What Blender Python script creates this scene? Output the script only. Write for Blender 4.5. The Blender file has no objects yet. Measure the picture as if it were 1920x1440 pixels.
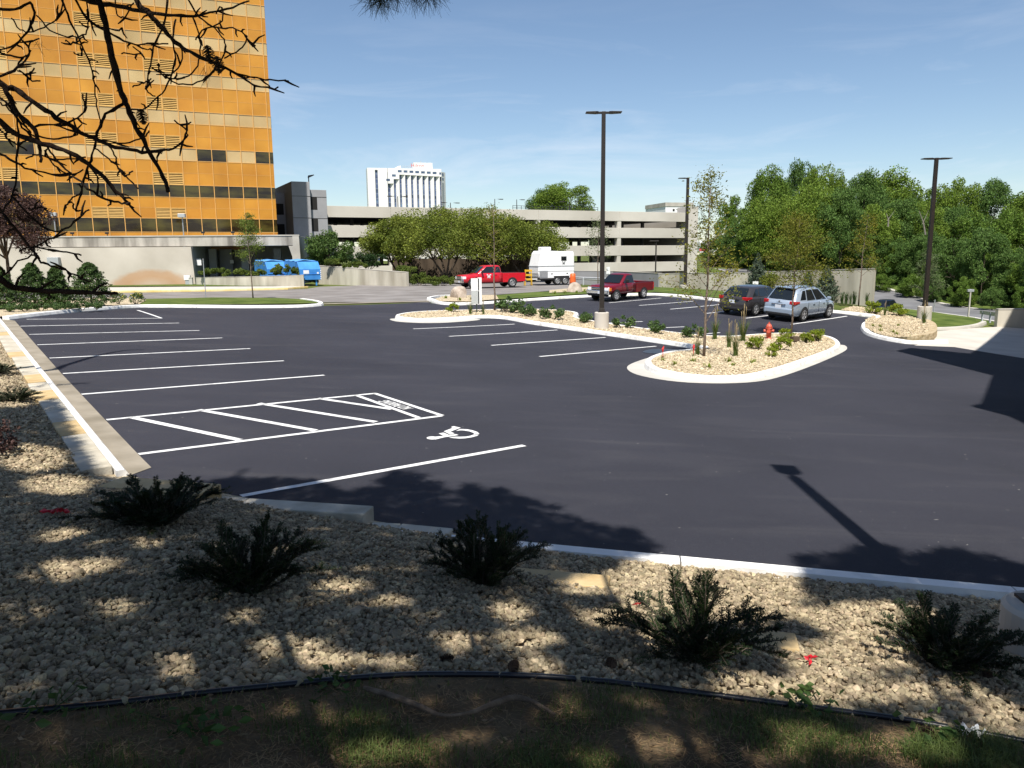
import bpy, bmesh, math, random
import numpy as np
from mathutils import Vector, Matrix
from mathutils.geometry import tessellate_polygon
R = math.radians
sc = bpy.context.scene
col = sc.collection
random.seed(7)

# ------------------------------------------------------------------ camera
H = 3.0
FPX, YH, ROLL = 1440.0, 480.0, R(0.55)
PITCH = math.atan((720 - YH) / FPX)
cam = bpy.data.cameras.new('camera'); camo = bpy.data.objects.new('camera', cam); col.objects.link(camo)
cam.sensor_width = 36; cam.lens = 27.0; cam.clip_end = 6000; cam.clip_start = 0.05
cp, sp = math.cos(PITCH), math.sin(PITCH); cr, sr = math.cos(ROLL), math.sin(ROLL)
def ray(px, py):
    x = (px - 960) / FPX; y = -(py - 720) / FPX
    X = cr * x + sr * y; Y = -sr * x + cr * y
    return Vector((X, cp + sp * Y, -sp + cp * Y))
right = Vector((cr, -sr * sp, -sr * cp)); up = Vector((sr, cr * sp, cr * cp)); back = Vector((0, -cp, sp))
m3 = Matrix((right, up, back)).transposed()
camo.matrix_world = Matrix.Translation((0, 0, H)) @ m3.to_4x4()
sc.camera = camo

# ------------------------------------------------------------------ sun + sky
SUN_EL, SUN_AZ = R(59), R(2.0)        # light travels away from the camera, a little to the right
Ldir = Vector((math.sin(SUN_AZ) * math.cos(SUN_EL), math.cos(SUN_AZ) * math.cos(SUN_EL), -math.sin(SUN_EL)))
sl = bpy.data.lights.new('sun', 'SUN'); sl.energy = 4.9; sl.angle = R(0.53); sl.color = (1.0, 0.95, 0.87)
so = bpy.data.objects.new('sun', sl); col.objects.link(so)
so.rotation_euler = Ldir.to_track_quat('-Z', 'Y').to_euler(); so.location = (0, -20, 40)
w = bpy.data.worlds.new('World'); sc.world = w; w.use_nodes = True
nt = w.node_tree; N = nt.nodes; L = nt.links
sky = N.new('ShaderNodeTexSky'); sky.sky_type = 'NISHITA'; sky.sun_disc = False
sky.sun_elevation = SUN_EL; sky.sun_rotation = math.pi + SUN_AZ; sky.altitude = 250; sky.air_density = 1.0; sky.dust_density = 0.3; sky.ozone_density = 2.2
bg = N['Background']; bg.inputs['Strength'].default_value = 0.084
tc = N.new('ShaderNodeTexCoord'); mp = N.new('ShaderNodeMapping'); mp.inputs['Scale'].default_value = (1.6, 1.6, 9.0); mp.inputs['Rotation'].default_value = (0, R(4), R(20))
nz = N.new('ShaderNodeTexNoise'); nz.inputs['Scale'].default_value = 2.2; nz.inputs['Detail'].default_value = 9; nz.inputs['Roughness'].default_value = 0.62; nz.inputs['Distortion'].default_value = 0.6
rm = N.new('ShaderNodeValToRGB'); rm.color_ramp.elements[0].position = 0.49; rm.color_ramp.elements[1].position = 0.80
rm.color_ramp.elements[0].color = (0, 0, 0, 1); rm.color_ramp.elements[1].color = (0.5, 0.5, 0.5, 1)
mx = N.new('ShaderNodeMixRGB'); mx.inputs[2].default_value = (7.5, 7.8, 8.5, 1)
sep = N.new('ShaderNodeSeparateXYZ')
m2 = N.new('ShaderNodeMath'); m2.operation = 'MULTIPLY'
r2 = N.new('ShaderNodeMapRange'); r2.inputs['From Min'].default_value = 0.30; r2.inputs['From Max'].default_value = 0.10
L.new(tc.outputs['Generated'], mp.inputs['Vector']); L.new(mp.outputs['Vector'], nz.inputs['Vector']); L.new(nz.outputs['Fac'], rm.inputs['Fac'])
L.new(tc.outputs['Generated'], sep.inputs[0]); L.new(sep.outputs['Z'], r2.inputs['Value']); L.new(r2.outputs[0], m2.inputs[0]); L.new(rm.outputs['Color'], m2.inputs[1])
L.new(m2.outputs[0], mx.inputs['Fac']); L.new(sky.outputs[0], mx.inputs[1]); L.new(mx.outputs[0], bg.inputs['Color'])
sc.view_settings.view_transform = 'Standard'; sc.view_settings.look = 'None'; sc.view_settings.exposure = 0.58; sc.view_settings.gamma = 1
sc.render.engine = 'CYCLES'; sc.cycles.max_bounces = 6; sc.cycles.transparent_max_bounces = 6
sc.cycles.use_adaptive_sampling = True

# ------------------------------------------------------------------ ground height and projection helpers
def sstep(a, b, x):
    t = min(1.0, max(0.0, (x - a) / (b - a))); return t * t * (3 - 2 * t)
def lerp_tab(tab, v):
    if v <= tab[0][0]: return tab[0][1]
    for (a, za), (b, zb) in zip(tab, tab[1:]):
        if v <= b:
            t = (v - a) / (b - a); t = t * t * (3 - 2 * t); return za + (zb - za) * t
    return tab[-1][1]
ROADZ = [(60, -5.4), (108, -5.0), (150, -1.4), (180, 0.0), (400, 1.0)]
def G(x, y):
    lot = -0.047 * max(-26, min(34, x)) - 0.0032 * y
    wv = sstep(30, 55, y)
    far = 0.3 - 0.035 * max(0, min(x - 14, 20))
    z = lot * (1 - wv) + far * wv
    s = 0.806 * (x - 23.6) + 0.591 * (y - 50)
    if s > -3.0:
        k = sstep(-3.0, 12, s) * sstep(26, 44, x + 0.25 * (y - 40) + 12)
        z = z * (1 - k) + lerp_tab(ROADZ, y) * k
    return z
def hit(px, py, fn=G, off=0.0):
    d = ray(px, py); o = Vector((0, 0, H)); t0 = 0.8; t = t0; st = 0.25
    while t < 1500:
        p = o + d * t
        if p.z < fn(p.x, p.y) + off: break
        t0 = t; t += st; st *= 1.01
    a, b = t0, t
    for _ in range(30):
        mdl = (a + b) / 2; p = o + d * mdl
        if p.z < fn(p.x, p.y) + off: b = mdl
        else: a = mdl
    p = o + d * b; return Vector((p.x, p.y, fn(p.x, p.y) + off))
def at(px, py, Y):
    d = ray(px, py); return Vector((0, 0, H)) + d * (Y / d.y)
def atz(px, py, z):
    d = ray(px, py); return Vector((0, 0, H)) + d * ((z - H) / d.z)

# kerb lines of the near bed: corner and two directions
KC = hit(243, 893)
K1 = hit(1005, 1036); K2 = hit(1920, 1122); KL = hit(0, 597)
def segd(p, a, b, ext=True):
    ab = b - a; L2 = ab.length_squared; t = (p - a).dot(ab) / L2
    t = max(0.0, t) if ext else max(0, min(1, t))
    return (p - (a + ab * t)).length
A2 = Vector((KC.x, KC.y)); B2 = Vector((K2.x, K2.y)); C2 = Vector((KL.x, KL.y))
def bed(x, y):                                       # the stony slope between the kerb and the photographer
    p = Vector((x, y)); d = min(segd(p, A2, B2), segd(p, A2, C2))
    n1 = (B2 - A2).normalized(); f1 = (p - A2).x * -n1.y + (p - A2).y * n1.x
    lot = -0.047 * max(-26, min(34, x)) - 0.0032 * y
    z = lot + 0.035 + 0.165 * max(0, d - 0.25)
    z += 0.03 * math.sin(x * 1.3 + 0.5) * math.sin(y * 1.7) * min(1, d)
    return min(z, lot + 1.35 + 0.02 * d) if d > 7 else z

# ------------------------------------------------------------------ mesh building
class MB:
    def __init__(s): s.v = []; s.f = []; s.mi = []; s.sm = []; s.cur = 0; s.smooth = False
    def add(s, vs, fs):
        o = len(s.v); s.v += [tuple(p) for p in vs]
        for f in fs: s.f.append([i + o for i in f]); s.mi.append(s.cur); s.sm.append(s.smooth)
    def box(s, c, d, rz=0.0, taper=1.0):
        x, y, z = d[0] / 2, d[1] / 2, d[2] / 2; cs, sn = math.cos(rz), math.sin(rz); vs = []
        for k in (-1, 1):
            t = taper if k > 0 else 1.0
            for a, b in ((-1, -1), (1, -1), (1, 1), (-1, 1)):
                X, Y = a * x * t, b * y * t
                vs.append((c[0] + X * cs - Y * sn, c[1] + X * sn + Y * cs, c[2] + k * z))
        s.add(vs, [(3, 2, 1, 0), (4, 5, 6, 7), (0, 1, 5, 4), (1, 2, 6, 5), (2, 3, 7, 6), (3, 0, 4, 7)]); return s
    def quad(s, a, b, c, d): s.add([a, b, c, d], [(0, 1, 2, 3)]); return s
    def prism(s, poly, z0, z1):
        n = len(poly); vs = [(p[0], p[1], z0(p) if callable(z0) else z0) for p in poly] + [(p[0], p[1], z1(p) if callable(z1) else z1) for p in poly]
        s.add(vs, [tuple(range(n - 1, -1, -1)), tuple(range(n, 2 * n))] + [(i, (i + 1) % n, n + (i + 1) % n, n + i) for i in range(n)]); return s
    def sideprism(s, poly, y0, y1):                  # polygon in x,z pushed along y
        n = len(poly); vs = [(p[0], y0, p[1]) for p in poly] + [(p[0], y1, p[1]) for p in poly]
        s.add(vs, [tuple(range(n)), tuple(range(2 * n - 1, n - 1, -1))] + [(i, n + i, n + (i + 1) % n, (i + 1) % n) for i in range(n)]); return s
    def tube(s, pts, rad, n=8, cap=True):
        pts = [Vector(p) for p in pts]; rings = []; o = len(s.v); vs = []; fs = []
        if not hasattr(rad, '__len__'): rad = [rad] * len(pts)
        ref = None
        for i, p in enumerate(pts):
            t = (pts[min(i + 1, len(pts) - 1)] - pts[max(i - 1, 0)]).normalized()
            if ref is None:
                ref = t.cross(Vector((0, 0, 1)) if abs(t.z) < 0.9 else Vector((1, 0, 0))).normalized()
            ref = (ref - t * ref.dot(t)).normalized(); b = t.cross(ref)
            for k in range(n):
                a = 2 * math.pi * k / n; q = p + (ref * math.cos(a) + b * math.sin(a)) * rad[i]; vs.append(q)
        for i in range(len(pts) - 1):
            for k in range(n): fs.append((i * n + k, i * n + (k + 1) % n, (i + 1) * n + (k + 1) % n, (i + 1) * n + k))
        if cap: fs.append(tuple(range(n - 1, -1, -1))); fs.append(tuple((len(pts) - 1) * n + k for k in range(n)))
        s.add(vs, fs); return s
    def lathe(s, prof, c=(0, 0, 0), n=20, axis='z', cap=True):
        vs = []; fs = []
        for r, h in prof:
            for k in range(n):
                a = 2 * math.pi * k / n; u, v = r * math.cos(a), r * math.sin(a)
                vs.append((c[0] + u, c[1] + v, c[2] + h) if axis == 'z' else (c[0] + u, c[1] + h, c[2] - v) if axis == 'y' else (c[0] + h, c[1] + u, c[2] + v))
        for i in range(len(prof) - 1):
            for k in range(n): fs.append((i * n + k, i * n + (k + 1) % n, (i + 1) * n + (k + 1) % n, (i + 1) * n + k))
        if cap: fs.append(tuple(range(n - 1, -1, -1))); fs.append(tuple((len(prof) - 1) * n + k for k in range(n)))
        s.add(vs, fs); return s
    def loft(s, secs, closed=False, cap=True):
        n = len(secs[0]); vs = [p for q in secs for p in q]; fs = []
        for i in range(len(secs) - 1):
            for k in range(n if closed else n - 1):
                fs.append((i * n + k, i * n + (k + 1) % n, (i + 1) * n + (k + 1) % n, (i + 1) * n + k))
        if cap: fs.append(tuple(range(n - 1, -1, -1))); fs.append(tuple((len(secs) - 1) * n + k for k in range(n)))
        s.add(vs, fs); return s
    def build(s, name, mats, parent=None, bevel=0, bseg=2, fix=True):
        me = bpy.data.meshes.new(name); me.from_pydata(s.v, [], s.f)
        if not isinstance(mats, (list, tuple)): mats = [mats]
        for m in mats: me.materials.append(m)
        me.polygons.foreach_set('material_index', s.mi); me.polygons.foreach_set('use_smooth', s.sm)
        if fix:
            bm = bmesh.new(); bm.from_mesh(me); bmesh.ops.recalc_face_normals(bm, faces=bm.faces)
            if bevel:
                bmesh.ops.remove_doubles(bm, verts=bm.verts, dist=1e-5)
                es = [e for e in bm.edges if len(e.link_faces) == 2 and e.calc_face_angle(0) > 0.5]
                bmesh.ops.bevel(bm, geom=es, offset=bevel, segments=bseg, affect='EDGES', profile=0.5, clamp_overlap=True)
            bm.to_mesh(me); bm.free()
        me.update()
        o = bpy.data.objects.new(name, me); col.objects.link(o)
        if parent: o.parent = parent
        return o
def tag(o, label=None, cat=None, group=None, kind=None):
    if label: o['label'] = label
    if cat: o['category'] = cat
    if group: o['group'] = group
    if kind: o['kind'] = kind
    return o
def empty(name, loc=(0, 0, 0), rz=0.0, label=None, cat=None, group=None, scale=1.0):
    o = bpy.data.objects.new(name, None); col.objects.link(o); o.location = loc; o.rotation_euler = (0, 0, rz); o.scale = (scale,) * 3
    o.empty_display_size = 0.2
    return tag(o, label, cat, group)
def dup(root, loc, rz=0.0, label=None, group=None, scale=None):
    r = root.copy(); col.objects.link(r); r.location = loc; r.rotation_euler = (0, 0, rz)
    if scale: r.scale = (scale,) * 3 if not hasattr(scale, '__len__') else scale
    if label: r['label'] = label
    if group: r['group'] = group
    for ch in list(root.children):
        c = ch.copy(); col.objects.link(c); c.parent = r
        for g in list(ch.children):
            d = g.copy(); col.objects.link(d); d.parent = c
    return r
def npmesh(name, V, F, mat, parent=None, smooth=False, n=None):
    # V (n,3), F (m,k) all faces with k corners
    me = bpy.data.meshes.new(name); V = np.asarray(V, dtype=np.float32); F = np.asarray(F, dtype=np.int32)
    me.vertices.add(len(V)); me.vertices.foreach_set('co', V.ravel()); k = F.shape[1]
    me.loops.add(F.size); me.loops.foreach_set('vertex_index', F.ravel())
    me.polygons.add(len(F)); me.polygons.foreach_set('loop_start', np.arange(0, F.size, k, dtype=np.int32)); me.polygons.foreach_set('loop_total', np.full(len(F), k, dtype=np.int32))
    me.polygons.foreach_set('use_smooth', np.full(len(F), smooth, dtype=bool))
    me.update(calc_edges=True); me.validate()
    for m in (mat if isinstance(mat, (list, tuple)) else [mat]): me.materials.append(m)
    o = bpy.data.objects.new(name, me); col.objects.link(o)
    if parent: o.parent = parent
    return o

# ------------------------------------------------------------------ materials
def mat(name, c, rough=0.6, var=0.12, scale=2.0, bump=0.0, bscale=60.0, metal=0.0, spec=0.5, coat=0.0, c2=None, island=0.0, detail=5, emit=None, coords='Object', transl=0.0, stretch=None, thresh=None):
    m = bpy.data.materials.new(name); m.use_nodes = True; t = m.node_tree; n = t.nodes; l = t.links; b = n['Principled BSDF']
    b.inputs['Roughness'].default_value = rough; b.inputs['Metallic'].default_value = metal; b.inputs['Specular IOR Level'].default_value = spec; b.inputs['Coat Weight'].default_value = coat; b.inputs['Coat Roughness'].default_value = 0.05
    tcn = n.new('ShaderNodeTexCoord'); vec = tcn.outputs[coords]
    if coords == 'World': pass
    if stretch:
        mpn = n.new('ShaderNodeMapping'); mpn.inputs['Scale'].default_value = stretch; l.new(vec, mpn.inputs['Vector']); vec = mpn.outputs['Vector']
    nn = n.new('ShaderNodeTexNoise'); nn.inputs['Scale'].default_value = scale; nn.inputs['Detail'].default_value = detail; l.new(vec, nn.inputs['Vector'])
    rp = n.new('ShaderNodeValToRGB'); e = rp.color_ramp.elements
    lo, hi = thresh or (0.3, 0.7)
    e[0].position, e[1].position = lo, hi
    ca = tuple(x * (1 - var) for x in c); cb = c2 if c2 else tuple(min(1, x * (1 + var)) for x in c)
    e[0].color = (*ca, 1); e[1].color = (*cb, 1)
    l.new(nn.outputs['Fac'], rp.inputs['Fac']); out = rp.outputs['Color']
    if island:
        g = n.new('ShaderNodeNewGeometry'); hs = n.new('ShaderNodeHueSaturation'); mr = n.new('ShaderNodeMapRange')
        mr.inputs['To Min'].default_value = 1 - island; mr.inputs['To Max'].default_value = 1 + island
        l.new(g.outputs['Random Per Island'], mr.inputs['Value']); l.new(mr.outputs[0], hs.inputs['Value'])
        mr2 = n.new('ShaderNodeMapRange'); mr2.inputs['To Min'].default_value = 0.5 - island * 0.02; mr2.inputs['To Max'].default_value = 0.5 + island * 0.03
        ml = n.new('ShaderNodeMath'); ml.operation = 'FRACT'; mm = n.new('ShaderNodeMath'); mm.operation = 'MULTIPLY'; mm.inputs[1].default_value = 7.31
        l.new(g.outputs['Random Per Island'], mm.inputs[0]); l.new(mm.outputs[0], ml.inputs[0]); l.new(ml.outputs[0], mr2.inputs['Value']); l.new(mr2.outputs[0], hs.inputs['Hue'])
        l.new(out, hs.inputs['Color']); out = hs.outputs['Color']
    l.new(out, b.inputs['Base Color'])
    if bump:
        bn = n.new('ShaderNodeTexNoise'); bn.inputs['Scale'].default_value = bscale; bn.inputs['Detail'].default_value = 4; l.new(vec, bn.inputs['Vector'])
        bp = n.new('ShaderNodeBump'); bp.inputs['Strength'].default_value = bump; bp.inputs['Distance'].default_value = 0.02; l.new(bn.outputs['Fac'], bp.inputs['Height']); l.new(bp.outputs[0], b.inputs['Normal'])
    if transl:
        tr = n.new('ShaderNodeBsdfTranslucent'); ms = n.new('ShaderNodeMixShader'); ms.inputs[0].default_value = transl
        l.new(out, tr.inputs['Color']); l.new(b.outputs[0], ms.inputs[1]); l.new(tr.outputs[0], ms.inputs[2]); l.new(ms.outputs[0], n['Material Output'].inputs['Surface'])
    if emit: b.inputs['Emission Color'].default_value = (*emit, 1); b.inputs['Emission Strength'].default_value = 1
    return m
# ================================================================== GROUND
M = {}
def asphalt():
    m = mat('fresh_asphalt', (0.027, 0.0278, 0.039), 0.86, c2=(0.037, 0.0375, 0.050), scale=0.22, bump=0.6, bscale=170, spec=0.28, detail=9); n = m.node_tree.nodes; l = m.node_tree.links; b = n['Principled BSDF']
    src = b.inputs['Base Color'].links[0].from_socket; tcn = n.new('ShaderNodeTexCoord')
    def layer(src, scale, rot, sc3, lo, hi, colr, amt, detail=6, dist=0.0):
        mp_ = n.new('ShaderNodeMapping'); mp_.inputs['Rotation'].default_value = (0, 0, R(rot)); mp_.inputs['Scale'].default_value = sc3; l.new(tcn.outputs['Object'], mp_.inputs[0])
        nn = n.new('ShaderNodeTexNoise'); nn.inputs['Scale'].default_value = scale; nn.inputs['Detail'].default_value = detail; nn.inputs['Distortion'].default_value = dist; l.new(mp_.outputs[0], nn.inputs['Vector'])
        rr = n.new('ShaderNodeMapRange'); rr.inputs['From Min'].default_value = lo; rr.inputs['From Max'].default_value = hi; rr.inputs['To Max'].default_value = amt; l.new(nn.outputs['Fac'], rr.inputs['Value'])
        mxx = n.new('ShaderNodeMixRGB'); mxx.inputs[2].default_value = (*colr, 1); l.new(rr.outputs[0], mxx.inputs[0]); l.new(src, mxx.inputs[1]); return mxx.outputs[0]
    src = layer(src, 0.9, 42, (0.3, 1.0, 1), 0.52, 0.80, (0.075, 0.073, 0.08), 0.30, 9, 1.2)            # drag marks along the lanes
    src = layer(src, 0.7, -50, (0.12, 1.4, 1), 0.60, 0.80, (0.09, 0.088, 0.09), 0.3, 9, 1.5)            # tyre scuffs across
    src = layer(src, 0.45, 10, (1, 1, 1), 0.56, 0.72, (0.024, 0.025, 0.033), 0.6, 8, 0.8)                # darker sealed patches
    src = layer(src, 120, 0, (1, 1, 1), 0.62, 0.72, (0.13, 0.13, 0.13), 0.55, 2)                         # aggregate
    src = layer(src, 14, 0, (1, 1, 1), 0.79, 0.81, (0.30, 0.29, 0.27), 0.6, 1)                          # grit
    l.new(src, b.inputs['Base Color']); return m
M['asphalt'] = asphalt()
M['oldroad'] = mat('old_asphalt', (0.17, 0.155, 0.145), 0.9, c2=(0.26, 0.245, 0.235), scale=0.5, bump=0.2, bscale=40, spec=0.2, stretch=(1, 1.6, 1), detail=9)
M['road'] = mat('road_asphalt', (0.14, 0.14, 0.145), 0.9, c2=(0.19, 0.19, 0.195), scale=0.3, spec=0.2)
M['kerb'] = mat('white_painted_concrete', (0.60, 0.58, 0.54), 0.8, c2=(0.80, 0.79, 0.76), thresh=(0.28, 0.5), detail=9, scale=2.5, bump=0.15, bscale=50, spec=0.2)
M['gutter'] = mat('gutter_concrete', (0.23, 0.20, 0.15), 0.85, c2=(0.33, 0.29, 0.23), scale=1.6, bump=0.2, bscale=60, spec=0.2)
M['gutter_pale'] = mat('pale_gutter_concrete', (0.48, 0.46, 0.42), 0.85, var=0.1, scale=1.6, bump=0.2, bscale=60, spec=0.2)
M['paint'] = mat('line_paint', (0.50, 0.50, 0.51), 0.75, c2=(0.74, 0.74, 0.73), scale=5, bump=0.4, bscale=150, spec=0.3, detail=10, thresh=(0.28, 0.48))
M['yellow'] = mat('yellow_kerb_paint', (0.55, 0.40, 0.10), 0.7, c2=(0.6, 0.5, 0.28), scale=1.2)
M['drive'] = mat('concrete_drive', (0.50, 0.47, 0.42), 0.85, var=0.1, scale=0.8, bump=0.1, spec=0.2)
M['lawn'] = mat('lawn_ground', (0.055, 0.09, 0.018), 0.95, c2=(0.125, 0.16, 0.04), scale=1.1, bump=0.8, bscale=25, spec=0.1, detail=9)
M['wild'] = mat('rough_grass_ground', (0.06, 0.085, 0.02), 0.95, c2=(0.13, 0.15, 0.04), scale=0.25, bump=0.8, bscale=12, spec=0.1, detail=9)
def gravelmat(name, a, b2, scale, bump=1.0):
    m = bpy.data.materials.new(name); m.use_nodes = True; t = m.node_tree; n = t.nodes; l = t.links; b = n['Principled BSDF']; b.inputs['Roughness'].default_value = 0.85; b.inputs['Specular IOR Level'].default_value = 0.25
    tcn = n.new('ShaderNodeTexCoord'); vo = n.new('ShaderNodeTexVoronoi'); vo.inputs['Scale'].default_value = scale; l.new(tcn.outputs['Object'], vo.inputs['Vector'])
    sp_ = n.new('ShaderNodeSeparateColor'); l.new(vo.outputs['Color'], sp_.inputs[0]); rp = n.new('ShaderNodeValToRGB'); rp.color_ramp.elements[0].color = (*a, 1); rp.color_ramp.elements[1].color = (*b2, 1); l.new(sp_.outputs[0], rp.inputs[0]); l.new(rp.outputs[0], b.inputs['Base Color'])
    bp = n.new('ShaderNodeBump'); bp.inputs['Strength'].default_value = bump; bp.inputs['Distance'].default_value = 0.04; bp.invert = True; l.new(vo.outputs['Distance'], bp.inputs['Height']); l.new(bp.outputs[0], b.inputs['Normal'])
    return m
M['gravel'] = gravelmat('limestone_gravel', (0.36, 0.28, 0.17), (0.66, 0.56, 0.40), 20)
M['stone'] = mat('limestone_pebble', (0.235, 0.182, 0.115), 0.85, c2=(0.41, 0.335, 0.222), scale=9, bump=0.25, bscale=70, island=0.42, spec=0.25)
M['soil'] = mat('needle_covered_soil', (0.075, 0.052, 0.032), 0.95, c2=(0.20, 0.145, 0.085), scale=2.2, bump=1.0, bscale=45, spec=0.1, detail=10)

def grid_axis(a, b, step, far, g=1.35):
    c = list(np.arange(a, b + 1e-6, step)); s = step; x = a
    lo = []; 
    while x > -far: s *= g; x -= s; lo.append(x)
    s = step; x = c[-1]; hi = []
    while x < far: s *= g; x += s; hi.append(x)
    return np.array(lo[::-1] + c + hi)
xs = grid_axis(-70, 90, 2.0, 2600); ys = grid_axis(-20, 220, 2.0, 3000)
ys = ys[ys > -80]
V = [(x, y, G(x, y) - 0.06) for y in ys for x in xs]
nx = len(xs)
F = [(j * nx + i, j * nx + i + 1, (j + 1) * nx + i + 1, (j + 1) * nx + i) for j in range(len(ys) - 1) for i in range(nx - 1)]
tag(npmesh('terrain', V, F, M['wild'], smooth=True), kind='structure')

def sheet(name, poly, m, off=0.0, fn=G, step=1.5, parent=None, kind='structure'):
    """flat polygon (x,y) cut to a fine grid and draped on the ground"""
    bm = bmesh.new(); vs = [bm.verts.new((p[0], p[1], 0)) for p in poly]
    for t_ in tessellate_polygon([[Vector((p[0], p[1], 0)) for p in poly]]):
        try: bm.faces.new([vs[i] for i in t_])
        except ValueError: pass
    X = [p[0] for p in poly]; Y = [p[1] for p in poly]
    for ax, lo, hi in ((0, min(X), max(X)), (1, min(Y), max(Y))):
        k = math.floor(lo / step) + 1
        while k * step < hi:
            co = [0, 0, 0]; co[ax] = k * step; no = [0, 0, 0]; no[ax] = 1
            bmesh.ops.bisect_plane(bm, geom=bm.verts[:] + bm.edges[:] + bm.faces[:], plane_co=co, plane_no=no); k += 1
    for v in bm.verts: v.co.z = fn(v.co.x, v.co.y) + off
    bmesh.ops.recalc_face_normals(bm, faces=bm.faces)
    if sum(f.normal.z for f in bm.faces) < 0: bmesh.ops.reverse_faces(bm, faces=bm.faces)
    me = bpy.data.meshes.new(name); bm.to_mesh(me); bm.free(); me.materials.append(m)
    o = bpy.data.objects.new(name, me); col.objects.link(o)
    if parent: o.parent = parent
    elif kind: o['kind'] = kind
    return o
def PX(lst, fn=G, off=0.0): return [hit(a, b, fn, off) for a, b in lst]
def smooth_line(pts, n=6, closed=False):
    out = []; m = len(pts)
    for i in range(m if closed else m - 1):
        p = [pts[(i + k) % m] if closed else pts[max(0, min(m - 1, i + k))] for k in (-1, 0, 1, 2)]
        for j in range(n):
            t = j / n
            out.append(0.5 * ((2 * p[1]) + (p[2] - p[0]) * t + (2 * p[0] - 5 * p[1] + 4 * p[2] - p[3]) * t * t + (3 * p[1] - p[0] - 3 * p[2] + p[3]) * t ** 3))
    if not closed: out.append(pts[-1])
    return out
def offs(pts, d, closed=True):
    out = []; m = len(pts)
    for i in range(m):
        a = pts[(i - 1) % m] if closed or i > 0 else pts[i]; b = pts[(i + 1) % m] if closed or i < m - 1 else pts[i]
        t = Vector((b.x - a.x, b.y - a.y)); t.normalize(); out.append(Vector((pts[i].x - t.y * d, pts[i].y + t.x * d, 0)))
    return out
def area(p): return sum(p[i].x * p[(i + 1) % len(p)].y - p[(i + 1) % len(p)].x * p[i].y for i in range(len(p))) / 2
def kerb(name, pts, m, closed=True, wd=0.2, h=0.15, side=1, fn=G, joints=True):
    """kerb along pts (its lot-side foot), body on the `side` of the line, slightly battered face and rounded arris"""
    a0 = offs(pts, 0.0, closed); a1 = offs(pts, 0.03 * side, closed); a2 = offs(pts, 0.055 * side, closed); a3 = offs(pts, wd * side, closed)
    mb = MB(); mb.smooth = False; secs = []
    for p0, p1, p2, p3 in zip(a0, a1, a2, a3):
        z = fn(p0.x, p0.y)
        secs.append([(p0.x, p0.y, z - 0.12), (p0.x, p0.y, z + 0.02), (p1.x, p1.y, z + h - 0.025), (p2.x, p2.y, z + h), (p3.x, p3.y, z + h), (p3.x, p3.y, z - 0.12)])
    if closed: secs.append(secs[0])
    run = [secs[0]]; ln = 0.0; gap = 0.014                # cast in lengths with open joints
    for q0, q1 in zip(secs, secs[1:]):
        a, b_ = Vector(q0[3]), Vector(q1[3]); d = (b_ - a).length; t0 = 0.0
        while joints and ln + d * (1 - t0) > 3.05 and d > 1e-4:
            t = t0 + (3.05 - ln) / d; mixs = lambda t: [tuple(Vector(u_).lerp(Vector(v_), t)) for u_, v_ in zip(q0, q1)]
            run.append(mixs(t)); mb.loft(run, closed=True); t = min(0.9999, t + gap / d); run = [mixs(t)]; ln = 0.0; t0 = t
        ln += d * (1 - t0); run.append(q1)
    mb.loft(run, closed=True)
    return tag(mb.build(name, m), kind='structure')

# ---- lot: every kerb line in picture order, as ground points
far_kerb_px = [(806, 565), (825, 571), (880, 572), (1000, 564), (1110, 557), (1227, 554), (1360, 567), (1480, 580), (1576, 588), (1640, 597), (1616, 610), (1616, 622), (1632, 632), (1671, 641), (1714, 646), (1778, 644)]
far_kerb = PX(far_kerb_px)
left_far_px = [(18, 600), (120, 588), (200, 581), (262, 577), (330, 577), (450, 578), (560, 577), (603, 574)]
left_far = PX(left_far_px)
# asphalt sheet: from the near kerb to the far kerbs
lot_poly = [KC + Vector((0, 0, 0)), KL] + left_far[1:] + PX([(612, 573), (700, 571), (800, 567)]) + far_kerb[1:-1] + PX([(1790, 650), (1920, 670)])
lot_poly += [Vector((30, 20, 0)), Vector((30, 2, 0)), K2 + (K2 - K1) * 1.5, K2, K1, ]
sheet('asphalt_lot', [(p.x, p.y) for p in lot_poly], M['asphalt'], 0.004, step=2.0)

# ---- old driveway behind the lot
od = PX([(-200, 566), (250, 559), (600, 566), (812, 566), (850, 560), (940, 551), (1085, 541), (1100, 530), (1000, 527), (860, 527), (765, 531), (600, 537), (575, 541), (400, 546), (200, 549), (-200, 549)])
sheet('driveway', [(p.x, p.y) for p in od], M['oldroad'], -0.03, step=2.5)
seam = PX([(606, 570), (700, 567.5), (806, 564.5), (806, 563.2), (700, 566), (606, 568.5)])
sheet('seam_strip', [(p.x, p.y) for p in seam], M['gutter'], -0.015, step=3)

# ---- lawns
def lawn(name, px, fn=G, off=0.05): return sheet(name, [(p.x, p.y) for p in PX(px)], M['lawn'], off, fn, step=2)
lawn('lawn_strip', [(262, 574), (603, 571), (575, 564), (520, 561), (400, 560), (262, 563), (215, 568)], off=0.09)
lawn('lawn_verge', [(862, 564), (935, 563.5), (1000, 559.5), (1110, 552.5), (1110, 548), (1080, 546), (1000, 550), (930, 556)], off=0.09)
lawn('lawn_bank', [(1215, 552), (1227, 550), (1360, 563), (1480, 577), (1520, 575), (1365, 552), (1230, 540), (1190, 545)], off=0.09)
lawn('lawn_plot', [(205, 538), (375, 537.5), (570, 537), (570, 535), (375, 533), (205, 532)], off=0.05)
sheet('sidewalk', [(p.x, p.y) for p in PX([(180, 547), (400, 544.5), (560, 540), (580, 537), (370, 538), (180, 539.5)])], M['gutter_pale'], 0.03, step=3)
yk = PX([(180, 549), (400, 546), (540, 542.5), (578, 539.5)])
kerb('kerb_yellow', yk, M['yellow'], closed=False, wd=0.3, h=0.14)

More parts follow.
